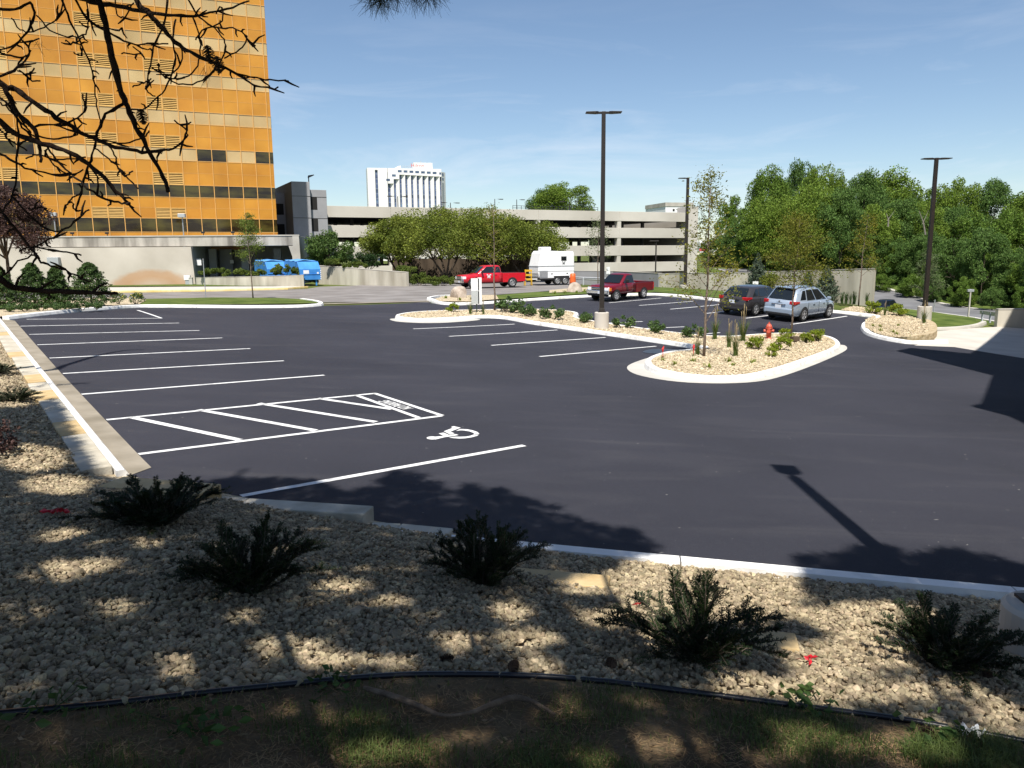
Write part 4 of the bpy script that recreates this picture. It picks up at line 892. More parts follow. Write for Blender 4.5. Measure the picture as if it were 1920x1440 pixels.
def pickup(name, label, loc, rz, paint, big, scale=1.0):
    o = empty(name, loc, rz, label, 'pickup truck', scale=scale)
    if big: L_, W_, H_, belt, hood, r, wbase, xb_ = 5.9, 2.03, 1.93, 1.27, 1.16, 0.40, 3.68, -0.72
    else: L_, W_, H_, belt, hood, r, wbase, xb_ = 4.75, 1.76, 1.66, 1.08, 1.02, 0.34, 2.84, -0.42
    w_ = W_ / 2; h = L_ / 2; xfa = h - (0.92 if big else 0.80); xra = xfa - wbase; xcowl = h - (1.42 if big else 1.35)
    secs = [(xb_, 0.42, belt - 0.02, belt, w_), (xb_ + 0.5, 0.42, belt - 0.02, belt, w_), (xcowl - 0.1, 0.42, belt - 0.04, belt, w_), (xcowl + 0.1, 0.44, hood - 0.03, hood + 0.03, w_), (xfa, 0.46, hood - 0.06, hood, w_ * 0.99), (h - 0.25, 0.48, hood - 0.10, hood - 0.04, w_ * 0.97), (h - 0.08, 0.50, hood - 0.16, hood - 0.10, w_ * 0.93)]
    mb = MB(); mb.smooth = True; mb.loft(body_loft(secs), closed=True); mb.build('body', paint, o)
    c = Cabin(xb_ + 0.03, xb_ + 0.14, xcowl - (0.75 if big else 0.65), xcowl + 0.06, belt - 0.03, H_ - 0.04, w_ * 0.93, w_ * 0.76); c.build(paint, o)
    c.endwin(o, 1, 0.06, 0.90); c.endwin(o, -1, 0.12, 0.86, 0.8, 'rear_window')
    for s_ in (-1, 1):
        if big: c.sidewin(o, s_, (0.05, 0.30), 0.08, 0.86, 0.02, 0); c.sidewin(o, s_, (0.34, 0.90), 0.04, 0.88, 0, 0.02)
        else: c.sidewin(o, s_, (0.10, 0.90), 0.06, 0.88, 0.02, 0.02)
        bx(o, 'door_handle', (xb_ + 0.62 if big else xb_ + 0.25, s_ * (w_ + 0.012), belt - 0.16), (0.18, 0.03, 0.04), paint, 0.008)
        bx(o, 'wing_mirror', (xcowl - 0.32, s_ * (w_ + 0.14), belt + 0.14), (0.14, 0.24, 0.22), 'trim', 0.04)
        # bed side with rounded top rail
        x0, x1_ = -h + 0.06, xb_ - 0.02
        bs = MB(); bs.sideprism([(x0, 0.50), (x1_, 0.44), (x1_, belt - 0.03), (x0, belt - 0.03)], s_ * w_, s_ * (w_ - 0.10)); bs.build('bed_side', paint, o, bevel=0.03)
        MB().box(((x0 + x1_) / 2, s_ * (w_ - 0.05), belt - 0.02), (x1_ - x0, 0.08, 0.04)).build('bed_rail', M['trim'], o, bevel=0.01)
        hl = MB(); hl.box((h - 0.10, s_ * w_ * 0.76, hood - 0.28), (0.14, w_ * 0.36, 0.24)); hl.build('head_light', M['head'], o, bevel=0.03)
        bx(o, 'turn_signal', (h - 0.22, s_ * (w_ * 0.955), hood - 0.28), (0.2, 0.05, 0.2), 'amber' if not big else 'head', 0.02)
        bx(o, 'tail_light', (-h + 0.08, s_ * (w_ - 0.06), belt - 0.28), (0.1, 0.14, 0.42), 'tail', 0.02)
        for x in (xra, xfa): ab = MB(); arch(ab, x, s_ * (w_ + 0.008), r, 0.36); ab.build('wheel_arch', M['trim'], o, fix=False)
        for x in (xra, xfa): wheel(o, x, s_ * (w_ + 0.012), r, 0.25, 'rim', 6)
        if big: bx(o, 'running_board', (0.35, s_ * (w_ - 0.02), 0.40), (2.2, 0.16, 0.06), 'trim', 0.02)
    door_lines(o, (xb_ + 0.04, xcowl + 0.0) + ((xb_ + 0.72,) if big else ()), w_, 0.52, belt - 0.05)
    bx(o, 'bed_floor', ((-h + xb_) / 2, 0, 0.72), (xb_ + h - 0.1, W_ - 0.18, 0.08), 'trim', 0)
    bx(o, 'bed_front', (xb_ - 0.04, 0, belt - 0.30), (0.06, W_ - 0.18, 0.58), paint, 0.01)
    bx(o, 'tailgate', (-h + 0.06, 0, belt - 0.32), (0.09, W_ - 0.26, 0.60), paint, 0.02)
    bx(o, 'front_bumper', (h - 0.02, 0, 0.58), (0.22, W_ * 0.96, 0.26), 'chrome', 0.05); bx(o, 'bumper_valance', (h - 0.08, 0, 0.40), (0.2, W_ * 0.86, 0.16), 'trim', 0.03)
    gr = bx(o, 'grille', (h - 0.05, 0, hood - 0.29), (0.12, W_ * 0.58, 0.30), 'chrome', 0.03)
    gi = MB()
    for k in range(3): gi.box((h + 0.012, 0, hood - 0.38 + 0.09 * k), (0.02, W_ * 0.52, 0.05))
    gi.build('grille_slot', M['trim'], gr)
    bx(o, 'rear_bumper', (-h - 0.03, 0, 0.56), (0.16, W_ * 0.92, 0.18), 'chrome', 0.03); bx(o, 'licence_plate', (h + 0.10, 0.25, 0.56), (0.02, 0.3, 0.15), 'plate', 0.004)
    bx(o, 'chassis', (-0.1, 0, 0.48), (L_ * 0.86, W_ * 0.55, 0.2), 'trim', 0)
    if not big: MB().box((xcowl - 0.5, 0.2, belt + 0.1), (0.1, 0.3, 0.3)).build('steering_wheel', M['trim'], o, bevel=0.05)
    return o, w_, xcowl, xb_
rzf = math.atan2(-0.40, -0.917)
f1, wf, xc, xbf = pickup('red_pickup', 'bright red extended cab pickup parked in front of the white trailer', (0, 0, 0), rzf, M['redp'], True, 1.0)
f1.location = by_wheel(961, 538.5, -1.6519, 1.0, rzf); level(f1, 1.8, 0.85)
def emblem(parent, c, s_, m, ys):
    mb = MB()
    for (a, b_) in (((-0.55, 0.45), (-0.1, 0.30)), ((-0.1, 0.30), (-0.25, -0.4)), ((-0.25, -0.4), (0.1, 0.0)), ((0.1, 0.0), (0.35, -0.4)), ((0.35, -0.4), (0.25, 0.25)), ((0.25, 0.25), (0.6, 0.5))):
        a, b_ = Vector(a), Vector(b_); d = (b_ - a).normalized(); nn = Vector((-d.y, d.x)) * 0.13
        mb.add([(c[0] + q.x * s_, c[1], c[2] + q.y * s_) for q in (a - nn, b_ - nn, b_ + nn, a + nn)], [(0, 1, 2, 3)])
    return mb.build('emblem', m, parent, fix=False)
M['decalw'] = mat('white_decal', (0.75, 0.75, 0.75), 0.4, var=0.02); M['decalg'] = mat('grey_decal', (0.16, 0.17, 0.18), 0.4, var=0.1)
emblem(f1, (0.55, wf + 0.022, 0.98), 0.34, M['decalw'], 1)
r1, wr1, xc1, xb1 = pickup('maroon_pickup', 'maroon compact regular cab pickup parked at the lot edge behind the tall lamp post', (0, 0, 0), 0, M['maroon'], False, 1.0)
rzr = math.atan2(-0.70, -0.714); r1.rotation_euler.z = rzr
r1.location = by_wheel(1207, 559.5, -1.265, 0.88, rzr); level(r1, 1.4, 0.75)

# ---- white tandem axle trailer
tw = empty('utility_trailer', (0, 0, 0), rzf, 'white boxy tandem axle trailer with a small dark window behind the red pickup', 'trailer')
tw.location = by_wheel(1060, 533.5, -0.9, 1.05, rzf); tw.location.z = G(tw.location.x, tw.location.y)
zt1, zm1, zb1 = 3.15, 1.75, 0.62
bt = MB(); bt.loft([[(x, -w_, z) for (x, z) in ((-1.85, zb1), (1.75, zb1), (1.9, 1.1), (1.9, zm1), (1.62, 2.9), (1.42, zt1), (-1.75, zt1 - 0.08), (-1.85, zt1 - 0.25))] for w_ in (-1.03, 1.03)], closed=True)
bt.build('body', M['white'], tw, bevel=0.06)
MB().box((0.0, 0, zm1), (3.86, 2.12, 0.06)).build('rub_rail', M['greybox'], tw, bevel=0.01)
MB().box((0.0, 0, 1.28), (3.80, 2.10, 0.03)).build('rub_rail', M['greybox'], tw, bevel=0.005)
MB().box((0.75, 0, zt1 + 0.17), (0.95, 0.9, 0.36)).build('roof_unit', M['white'], tw, bevel=0.08)
fm = MB().box((-0.75, 1.035, 2.42), (0.56, 0.03, 0.40)).build('window_frame', M['trim'], tw, bevel=0.03); MB().box((-0.75, 1.055, 2.42), (0.46, 0.012, 0.30)).build('pane', M['glass'], fm, bevel=0.02)
emblem(tw, (-0.75, 1.036, 2.0), 0.30, M['decalg'], 1)
for x in (0.5, -1.1): MB().box((x, 1.04, 1.05), (0.16, 0.03, 0.1)).build('latch', M['chrome'], tw, bevel=0.008)
for s_ in (-1, 1):
    MB().box((-0.52, s_ * 1.0, 0.86), (1.75, 0.12, 0.08)).build('mudguard', M['white'], tw, bevel=0.03)
    ab = MB(); ab.box((-0.52, s_ * 1.033, 0.60), (1.6, 0.03, 0.44)); ab.build('wheel_well', M['trim'], tw)
    for x in (-0.90, -0.10): wheel(tw, x, s_ * 1.055, 0.36, 0.22, 'rim', 6)
MB().box((0, 0, 0.55), (3.7, 1.9, 0.16)).build('chassis', M['trim'], tw, bevel=0.01)
MB().tube([(1.8, 0.7, 0.55), (3.1, 0, 0.55), (1.8, -0.7, 0.55)], 0.06, 8).tube([(3.1, 0, 0.55), (3.5, 0, 0.55)], 0.06, 8).tube([(2.9, 0, 0.1), (2.9, 0, 0.9)], 0.04, 8).build('drawbar', M['steel'], tw)
MB().box((1.45, 0, 0.78), (0.9, 2.08, 0.10)).build('step', M['steel'], tw, bevel=0.02)
MB().box((1.35, 1.04, 1.02), (0.85, 0.03, 0.62)).build('tread_plate', M['steel'], tw, bevel=0.01)

# ---- blue waste compactors
M['blue'] = mat('blue_container_paint', (0.03, 0.19, 0.55), 0.5, c2=(0.06, 0.28, 0.66), scale=1.2, detail=8); M['bluetarp'] = mat('blue_tarpaulin', (0.05, 0.24, 0.62), 0.55, c2=(0.14, 0.40, 0.80), scale=0.9, bump=0.5, bscale=3, detail=7)
rzk = R(120)
def compactor(label, px, py, d, front):
    p = at(px, py, d); p.z = G(p.x, p.y); o = empty('waste_compactor', p, rzk, label, 'waste container', 'blue waste compactors')
    # local x points away from the viewer
    b_ = MB(); b_.sideprism([(0, 0.55), (0, 1.62), (0.75, 2.35), (5.6, 2.45), (6.0, 2.2), (6.0, 0.55)], -1.05, 1.05); b_.build('container', M['blue'], o, bevel=0.04)
    t_ = MB(); t_.smooth = True
    secs = [];
    for i in range(9):
        x = 0.72 + i * 0.6; secs.append([(x, y, 2.36 + 0.016 * i + 0.10 * math.cos(y * 1.45) + 0.05 * math.sin(i * 2.1 + y * 3)) for y in np.linspace(-1.07, 1.07, 8)])
    t_.loft(secs, cap=False); t_.build('tarpaulin', M['bluetarp'], o)
    for s_ in (-1, 1):
        MB().box((0.2, s_ * 0.62, 0.28), (0.12, 0.14, 0.56)).build('leg', M['blue'], o, bevel=0.01)
        MB().box((3.0, s_ * 0.8, 0.4), (5.5, 0.16, 0.24)).build('skid', M['trim'], o, bevel=0.01)
    MB().box((-0.02, 0, 1.12), (0.05, 2.0, 0.06)).build('cross_rail', M['blue'], o, bevel=0.01)
    if front:
        MB().box((-0.012, 0.40, 1.34), (0.02, 0.55, 0.34)).box((-0.011, 0.42, 1.1), (0.02, 0.4, 0.07)).build('notice', M['decalw'], o)
        MB().box((-0.012, -0.75, 1.22), (0.02, 0.18, 0.18)).build('warning_sticker', M['decalw'], o)
        hz_ = MB()
        for k in range(5): hz_.box((-0.03, -1.03, 0.66 + 0.2 * k), (0.04, 0.08, 0.11))
        hz_.build('reflector_strip', M['decalw'], o)
    return o
compactor('blue waste compactor with a white notice, its end showing by the ramp wall', 583, 536, 76.5, True)
compactor('blue tarpaulin covered waste compactor half hidden by the planter hedge and sapling', 522, 536, 80.5, False)
# ================================================================== VEGETATION
def leafmat(name, a, b_, island=0.35, scale=1.2, transl=0.28): return mat(name, a, 0.62, c2=b_, scale=scale, island=island, spec=0.25, transl=transl, detail=3)
M['wood_leaf'] = leafmat('woodland_leaf', (0.072, 0.137, 0.019), (0.194, 0.285, 0.038), 0.45, 0.25)
M['wood_leaf2'] = leafmat('bright_woodland_leaf', (0.104, 0.175, 0.019), (0.232, 0.312, 0.044), 0.45, 0.25)
M['wood_leaf3'] = leafmat('dark_woodland_leaf', (0.065, 0.125, 0.024), (0.148, 0.239, 0.054), 0.45, 0.25)
M['crab_leaf'] = leafmat('olive_leaf', (0.086, 0.124, 0.013), (0.207, 0.239, 0.035), 0.4, 0.5)
M['round_leaf'] = leafmat('glossy_green_leaf', (0.050, 0.094, 0.018), (0.106, 0.169, 0.037), 0.4, 0.6)
M['yellow_leaf'] = leafmat('yellowing_leaf', (0.131, 0.167, 0.019), (0.274, 0.241, 0.030), 0.4, 1.2, 0.35)
M['rust_leaf'] = leafmat('bronze_yellow_leaf', (0.113, 0.156, 0.016), (0.226, 0.216, 0.030), 0.4, 1.0, 0.35)
M['sap_leaf'] = leafmat('fresh_sapling_leaf', (0.102, 0.156, 0.019), (0.192, 0.240, 0.048), 0.35, 1.2, 0.35)
M['pale_leaf'] = leafmat('pale_sapling_leaf', (0.09, 0.13, 0.05), (0.17, 0.21, 0.09), 0.3, 1.2, 0.3)
M['purple_leaf'] = leafmat('purple_leaf', (0.05, 0.026, 0.023), (0.11, 0.062, 0.052), 0.4, 1.2, 0.2)
M['ever_leaf'] = leafmat('evergreen_spray', (0.030, 0.060, 0.014), (0.072, 0.120, 0.029), 0.4, 2, 0.1)
M['spruce_leaf'] = leafmat('blue_green_needle', (0.060, 0.090, 0.060), (0.120, 0.156, 0.102), 0.3, 2, 0.1)
M['shrub_leaf'] = leafmat('shrub_leaf', (0.049, 0.098, 0.025), (0.119, 0.182, 0.056), 0.4, 3)
M['lime_leaf'] = leafmat('lime_leaf', (0.161, 0.230, 0.014), (0.299, 0.345, 0.034), 0.3, 3, 0.35)
M['hedge_leaf'] = leafmat('hedge_leaf', (0.065, 0.104, 0.013), (0.150, 0.189, 0.033), 0.4, 1.5)
M['yewhedge_leaf'] = leafmat('dark_hedge_leaf', (0.018, 0.045, 0.012), (0.04, 0.08, 0.02), 0.35, 1.5)
M['blade'] = leafmat('grass_blade', (0.07, 0.12, 0.02), (0.15, 0.19, 0.05), 0.35, 3, 0.3)
M['bark'] = mat('bark', (0.05, 0.038, 0.028), 0.9, c2=(0.11, 0.09, 0.07), scale=8, bump=0.5, bscale=30, stretch=(1, 1, 0.25), spec=0.1)
M['sapbark'] = mat('grey_brown_sapling_bark', (0.14, 0.105, 0.08), 0.85, c2=(0.23, 0.18, 0.14), scale=12, bump=0.3, bscale=40, spec=0.15)
M['darkwood'] = mat('dead_pine_wood', (0.013, 0.008, 0.006), 0.9, c2=(0.035, 0.022, 0.016), scale=30, bump=0.7, bscale=90, spec=0.1)
M['palewood'] = mat('pale_dead_wood', (0.20, 0.18, 0.15), 0.9, var=0.2, spec=0.1)
M['tan_stake'] = mat('straw_seed_head', (0.32, 0.25, 0.13), 0.9, var=0.2)

def leaf_vf(P, S, rng, asp=0.55, flat=0.0, droop=0.0):
    """rhombic leaves at points P with lengths S, random orientation; flat>0 turns faces upward"""
    n = len(P); t = rng.normal(size=(n, 3)); t[:, 2] = t[:, 2] * (1 - flat) - droop; t /= np.linalg.norm(t, axis=1)[:, None] + 1e-9
    q = rng.normal(size=(n, 3)); q[:, 2] *= (1 - flat); b_ = np.cross(t, q); b_ /= np.linalg.norm(b_, axis=1)[:, None] + 1e-9
    S = np.asarray(S)[:, None]; nn = np.cross(t, b_) * S * 0.08
    V = np.stack([P - t * S * 0.5, P + b_ * S * asp * 0.5 + nn, P + t * S * 0.5, P - b_ * S * asp * 0.5 + nn], 1).reshape(-1, 3)
    return V, np.arange(4 * n, dtype=np.int32).reshape(-1, 4)
def blob_points(blobs, n, rng, inner=0.55):
    B = np.array(blobs, dtype=float); wts = (B[:, 3] * B[:, 4] + B[:, 4] * B[:, 5] + B[:, 3] * B[:, 5]); idx = rng.choice(len(B), n, p=wts / wts.sum())
    d = rng.normal(size=(n, 3)); d /= np.linalg.norm(d, axis=1)[:, None]; r = inner + (1 - inner) * rng.random(n) ** 0.6
    r *= 1 + 0.10 * rng.normal(size=n)
    return B[idx, :3] + d * r[:, None] * B[idx, 3:]
def ellip_blobs(c, rad, k, br, rng, low=-0.75):
    out = []
    while len(out) < k:
        d = rng.normal(size=3); d /= np.linalg.norm(d)
        if d[2] < low: continue
        s_ = rng.uniform(0.55, 0.9); q = br * rng.uniform(0.7, 1.35)
        out.append((c[0] + d[0] * rad[0] * s_, c[1] + d[1] * rad[1] * s_, c[2] + d[2] * rad[2] * s_, q, q, q * rng.uniform(0.6, 0.85)))
    return out
def limbs(mb, base, h, tips, r0, rng, frac=(0.3, 0.7)):
    mb.smooth = True
    pts = [Vector(base) + Vector((rng.normal() * 0.02 * h * i / 5, rng.normal() * 0.02 * h * i / 5, h * i / 5)) for i in range(6)]
    mb.tube(pts, [r0 * (1 - 0.15 * i) for i in range(6)], 7)
    for t in tips:
        t = Vector(t); k = rng.uniform(*frac); a = Vector(base) + Vector((0, 0, h * k)); mid = (a + t) / 2 + Vector((rng.normal(), rng.normal(), abs(rng.normal()))) * 0.05 * h
        mb.tube([a, (a + mid) / 2 + Vector((0, 0, 0.01 * h)), mid, t], [r0 * 0.5, r0 * 0.38, r0 * 0.26, r0 * 0.08], 5)

rng = np.random.default_rng(11)
# ---- woodland prototypes, unit height 1, copied with scale
def wood_proto(seed, shape, leafm, n, leafsz, k=30):
    r_ = np.random.default_rng(seed); o = empty('woodland_tree'); 
    c, rad = ((0, 0, 0.60), (0.34, 0.34, 0.40)) if shape == 'tall' else ((0, 0, 0.55), (0.46, 0.46, 0.44)) if shape == 'round' else ((0, 0, 0.44), (0.50, 0.50, 0.50))
    bl = ellip_blobs(c, rad, k, 0.098, r_, -0.9 if shape == 'low' else -0.7)
    P = blob_points(bl, n, r_, 0.5); V, F = leaf_vf(P, leafsz * r_.uniform(0.6, 1.4, n), r_, 0.6, 0.3)
    tb = MB(); limbs(tb, (0, 0, -0.05), 0.72, [b_[:3] for b_ in bl[:9]], 0.012, r_); tb.build('trunk', M['bark'], o, fix=False)
    npmesh('crown', V, F, leafm, o)
    return o
protos = [wood_proto(1, 'tall', M['wood_leaf'], 24000, 0.021, 90), wood_proto(2, 'round', M['wood_leaf2'], 24000, 0.021, 90), wood_proto(3, 'tall', M['wood_leaf2'], 24000, 0.021, 90), wood_proto(4, 'round', M['wood_leaf3'], 24000, 0.021, 90), wood_proto(5, 'low', M['wood_leaf'], 18000, 0.026, 60), wood_proto(6, 'low', M['wood_leaf3'], 18000, 0.026, 56)]
for p in protos: p.location = (0, 0, -500)
used_proto = [False] * len(protos)
def put_tree(pi, px, ytop, d, wpx, label, group=None, name=None, ybase=None):
    q = at(px, 480, d); zb_ = G(q.x, q.y) - 0.2 if ybase is None else at(px, ybase, d).z; h = at(px, ytop, d).z - zb_
    half = {0: 0.42, 1: 0.55, 2: 0.42, 3: 0.55, 4: 0.60, 5: 0.60}[pi]; sx = (wpx / FPX * d / 2) / half
    s3 = (sx, sx, h / 1.02)
    if used_proto[pi]: o = dup(protos[pi], (q.x, q.y, zb_), rng.uniform(0, 6.28), label, group, s3)
    else:
        o = protos[pi]; used_proto[pi] = True; o.location = (q.x, q.y, zb_); o.rotation_euler = (0, 0, rng.uniform(0, 6.28)); o.scale = s3
    tag(o, label, 'tree', group)
    if name: o.name = name
    return o
BG = 'bushes along the woodland edge'
WG = 'trees of the wood beyond the road'
WL = {'back': 'tall green woodland tree in the back rank beyond the road', 'mid': 'green woodland tree in the middle rank beyond the road', 'front': 'bushy dark woodland tree at the grass verge beyond the road'}
sky_prof = [(1330, 375), (1365, 352), (1405, 350), (1420, 310), (1460, 300), (1500, 296), (1545, 303), (1590, 312), (1640, 316), (1690, 322), (1725, 338), (1765, 326), (1800, 328), (1840, 330), (1880, 342), (1920, 356), (1990, 350), (2080, 345)]
def prof(x): return float(np.interp(x, [p[0] for p in sky_prof], [p[1] for p in sky_prof]))
put_tree(0, 1436, 303, 176, 95, 'tallest woodland tree at the left end of the wood skyline', WG)
put_tree(3, 1492, 296, 180, 110, 'broad tall dark tree beside the tallest tree on the wood skyline', WG)
put_tree(4, 1375, 352, 190, 100, 'rounded green tree lowest at the left end of the wood', WG)
for i_, x in enumerate((1545, 1605, 1665, 1735, 1790, 1850, 1915, 1985, 2070)):
    put_tree([1, 3, 2, 4, 1, 3, 1, 2, 4][i_], x + rng.uniform(-8, 8), prof(x) + rng.uniform(-4, 4), 158 + rng.uniform(-6, 8), rng.uniform(125, 155), WL['back'], WG)
for x in (1395, 1430, 1480, 1530, 1580, 1630, 1680, 1730, 1780, 1830, 1880, 1935, 2010):
    put_tree(int(rng.choice([1, 3, 4, 1])), x + rng.uniform(-8, 8), prof(x) + 48 + rng.uniform(-14, 18), 142 + max(0, 1500 - x) * 0.12 + rng.uniform(-4, 4), rng.uniform(115, 150), WL['mid'], WG)
for x in (1362, 1405, 1455, 1510, 1570, 1625, 1680, 1735, 1790, 1845, 1900, 1965, 2030):
    rdx = np.interp(x, [1345, 1470, 1655, 1900, 1990], [186, 160, 134, 107, 98])
    put_tree(int(rng.choice([4, 5, 5, 3])), x + rng.uniform(-8, 8), 425 + rng.uniform(-22, 30) + (25 if x < 1420 else 0), rdx + rng.uniform(0, 6), rng.uniform(85, 120), WL['front'], WG)
for x in (1350, 1385, 1425, 1480, 1540, 1600, 1655, 1710, 1760, 1815, 1870, 1925, 1990):
    rdx = np.interp(x, [1345, 1470, 1655, 1900, 1990], [180, 154, 128, 101, 92])
    put_tree(int(rng.choice([4, 5])), x + rng.uniform(-8, 8), 505 + rng.uniform(-18, 18) + (x - 1600) * 0.05, rdx + rng.uniform(-1, 2), rng.uniform(50, 80), 'low leafy bush under the woodland edge along the grass verge', 'bushes along the woodland edge', 'woodland_bush')
for x in np.arange(1362, 2060, 26):
    rdx = np.interp(x, [1345, 1470, 1655, 1900, 1990], [190, 164, 138, 112, 102])
    put_tree(int(rng.choice([4, 5])), x + rng.uniform(-6, 6), 470 + rng.uniform(-26, 16) + (x - 1600) * 0.04, rdx + rng.uniform(-2, 4), rng.uniform(70, 95), 'leafy woodland bush filling the gap between the verge bushes and the trees', 'undergrowth bushes in the wood', 'woodland_bush')
# pale dead trunks showing in the wood
for i, (px, y0, y1, dx) in enumerate([(1735, 395, 440, 12), (1815, 440, 500, -14), (1838, 460, 510, 10), (1665, 400, 425, 3)]):
    a, b_ = at(px, y1, 118), at(px + dx * -1, y0, 118); o = empty('dead_trunk', a, 0, 'pale bare dead trunk showing among the dark woodland foliage', 'dead tree', 'dead trunks in the wood')
    mb = MB(); d = b_ - a; mb.tube([(0, 0, 0), d * 0.5 + Vector((0.2, 0, 0)), d], [0.13, 0.09, 0.03], 6); mb.build('trunk', M['palewood'], o)
    mb = MB(); mb.tube([d * 0.45, d * 0.6 + Vector((0.6, 0, 0.5)), d * 0.8 + Vector((1.2, 0, 0.8))], [0.06, 0.04, 0.015], 5); mb.build('limb', M['palewood'], o)
put_tree(1, 1056, 338, 195, 150, 'big round dark green tree rising behind the garage roof', None, 'cottonwood_tree', 440)
put_tree(3, 1022, 352, 197, 90, 'smaller rounded tree on the left flank of the big tree behind the garage', None, 'cottonwood_tree', 440)
put_tree(4, 1190, 396, 330, 26, 'small distant dark tree behind the garage roof, left of two', None, 'distant_tree', 430)
put_tree(4, 1216, 397, 330, 30, 'small distant dark tree behind the garage roof, right of two', None, 'distant_tree', 430)

# ---- crabapple row, round tree and shrub beds by the ramp
def crown_tree(name, label, base, h, rx, rz_, leafm, n, lsz, seed, stems=1, zc=0.6, k=28, br=0.28, cat='tree', group=None, barkm='bark', inner=0.4, r0=0.09):
    r_ = np.random.default_rng(seed); o = empty(name, base, 0, label, cat, group)
    bl = ellip_blobs((0, 0, h * zc), (rx, rx, rz_), k, rx * br, r_, -0.55); P = blob_points(bl, n, r_, inner); V, F = leaf_vf(P, lsz * r_.uniform(0.6, 1.4, n), r_, 0.6, 0.3)
    tb = MB(); tb.smooth = True
    for s_ in range(stems):
        a = 6.28 * s_ / stems + 0.4; top = Vector((math.cos(a), math.sin(a), 0)) * (rx * 0.35 if stems > 1 else 0.05)
        tb.tube([(0.1 * math.cos(a), 0.1 * math.sin(a), -0.1), top * 0.25 + Vector((0.05, 0, h * 0.14)), top * 0.7 + Vector((0, 0.08, h * 0.30)), top + Vector((0, 0, h * 0.5)), top * 1.3 + Vector((0, 0, h * 0.8))], [r0, r0 * 0.9, r0 * 0.7, r0 * 0.5, r0 * 0.12], 7)
        for t in bl[s_::stems][:8]:
            t = Vector(t[:3]); b_ = top * 0.7 + Vector((0, 0, h * 0.30)); tb.tube([b_, (b_ + t) / 2 + Vector((0, 0, 0.1 * h * r_.random())), t], [r0 * 0.5, r0 * 0.3, r0 * 0.1], 5)
    tb.build('trunk', M[barkm], o, fix=False); npmesh('crown', V, F, leafm, o)
    return o
def gat(px, d): q = at(px, 500, d); return Vector((q.x, q.y, G(q.x, q.y)))
for i, (px, yt, d, wpx, lab) in enumerate([(752, 408, 84, 135, 'olive green crabapple tree at the left end of the row by the ramp wall'), (835, 386, 81, 175, 'broad olive crabapple tree behind the red pickup hood'), (915, 392, 83, 160, 'olive crabapple tree directly behind the red pickup cab'), (982, 420, 83, 150, 'lower olive crabapple tree at the right end of the row above the trailer')]):
    b_ = gat(px, d); h = at(px, yt, d).z - b_.z; rx = wpx / FPX * d / 2; crown_tree('crabapple_tree', lab, b_, h, rx * 1.05, h * 0.38, M['crab_leaf'], 30000, 0.18, 40 + i, 4, 0.62, 60, 0.25, group='crabapple trees behind the red pickup', r0=0.13)
b_ = gat(624, 86); crown_tree('round_tree', 'dense rounded green tree in front of the stair tower', b_, at(624, 428, 86).z - b_.z, 2.75, 2.1, M['round_leaf'], 9000, 0.22, 51, 3, 0.55, 34, 0.3)
b_ = gat(582, 92); crown_tree('dark_tree', 'shaded dark green tree between the deck pier and the rounded tree', b_, at(582, 438, 92).z - b_.z, 1.9, 2.3, M['yewhedge_leaf'], 5000, 0.24, 52, 3, 0.5, 26, 0.34)
# purple leaved tree at the left edge
b_ = Vector((at(12, 500, 46).x, at(12, 500, 46).y, G(at(12, 500, 46).x, 46))); crown_tree('purple_tree', 'purple leaved tree at the left edge behind the evergreens', b_, at(12, 285, 46).z - b_.z, 2.5, 3.5, M['purple_leaf'], 24000, 0.13, 53, 1, 0.47, 60, 0.27, r0=0.12)
def bush(name, label, cat, base, rx, h, leafm, n, lsz, seed, group=None, k=14, ry=None, stems=True, flowers=None):
    r_ = np.random.default_rng(seed); o = empty(name, base, 0, label, cat, group); ry = ry or rx
    bl = ellip_blobs((0, 0, h * 0.48), (rx, ry, h * 0.52), k, min(rx, ry, h) * 0.34, r_, -0.6); P = blob_points(bl, n, r_, 0.35); P = P[P[:, 2] > -0.02]
    V, F = leaf_vf(P, lsz * r_.uniform(0.6, 1.4, len(P)), r_, 0.6, 0.2)
    if stems:
        tb = MB()
        for t in bl[:6]: tb.tube([(t[0] * .1, t[1] * .1, -0.05), (t[0] * .6, t[1] * .6, t[2] * 0.5), t[:3]], [0.02 * h + 0.006, 0.012 * h + 0.004, 0.004], 5)
        tb.build('stem', M['bark'], o, fix=False)
    npmesh('foliage', V, F, leafm, o)
    if flowers:
        pts = P[r_.choice(len(P), flowers[1])]; pts = pts[pts[:, 2] > h * 0.5]; V, F = leaf_vf(pts, np.full(len(pts), flowers[2]), r_, 0.9, 0.5); npmesh('blossom', V, F, flowers[0], o)
    return o
q = lambda px, d: gat(px, d)
bush('mounded_shrub', 'small clipped round shrub on top of the ramp wall', 'shrub', at(624, 499.5, 80), 0.75, 0.75, M['hedge_leaf'], 2500, 0.09, 60)
bush('yew_hedge', 'dark green rounded hedge behind the ramp wall', 'hedge', at(690, 507, 80), 2.3, 1.9, M['yewhedge_leaf'], 7000, 0.12, 61, ry=1.0, k=26)
bush('low_hedge', 'yellow green low hedge along the top of the ramp wall', 'hedge', at(668, 504, 79), 1.7, 0.7, M['hedge_leaf'], 3500, 0.10, 62, ry=0.6, k=18)
bush('mounded_shrub', 'yellow green mounded shrub at the end of the ramp wall', 'shrub', q(758, 76), 1.25, 1.95, M['hedge_leaf'], 4500, 0.11, 63)
bush('mounded_shrub', 'lower mounded shrub right of the ramp wall end', 'shrub', q(786, 74.5), 0.95, 1.15, M['hedge_leaf'], 3500, 0.10, 64)
bush('low_hedge', 'low spreading hedge between the ramp wall and the red pickup', 'hedge', q(826, 73.5), 2.2, 0.85, M['hedge_leaf'], 6000, 0.10, 65, ry=0.8, k=30)
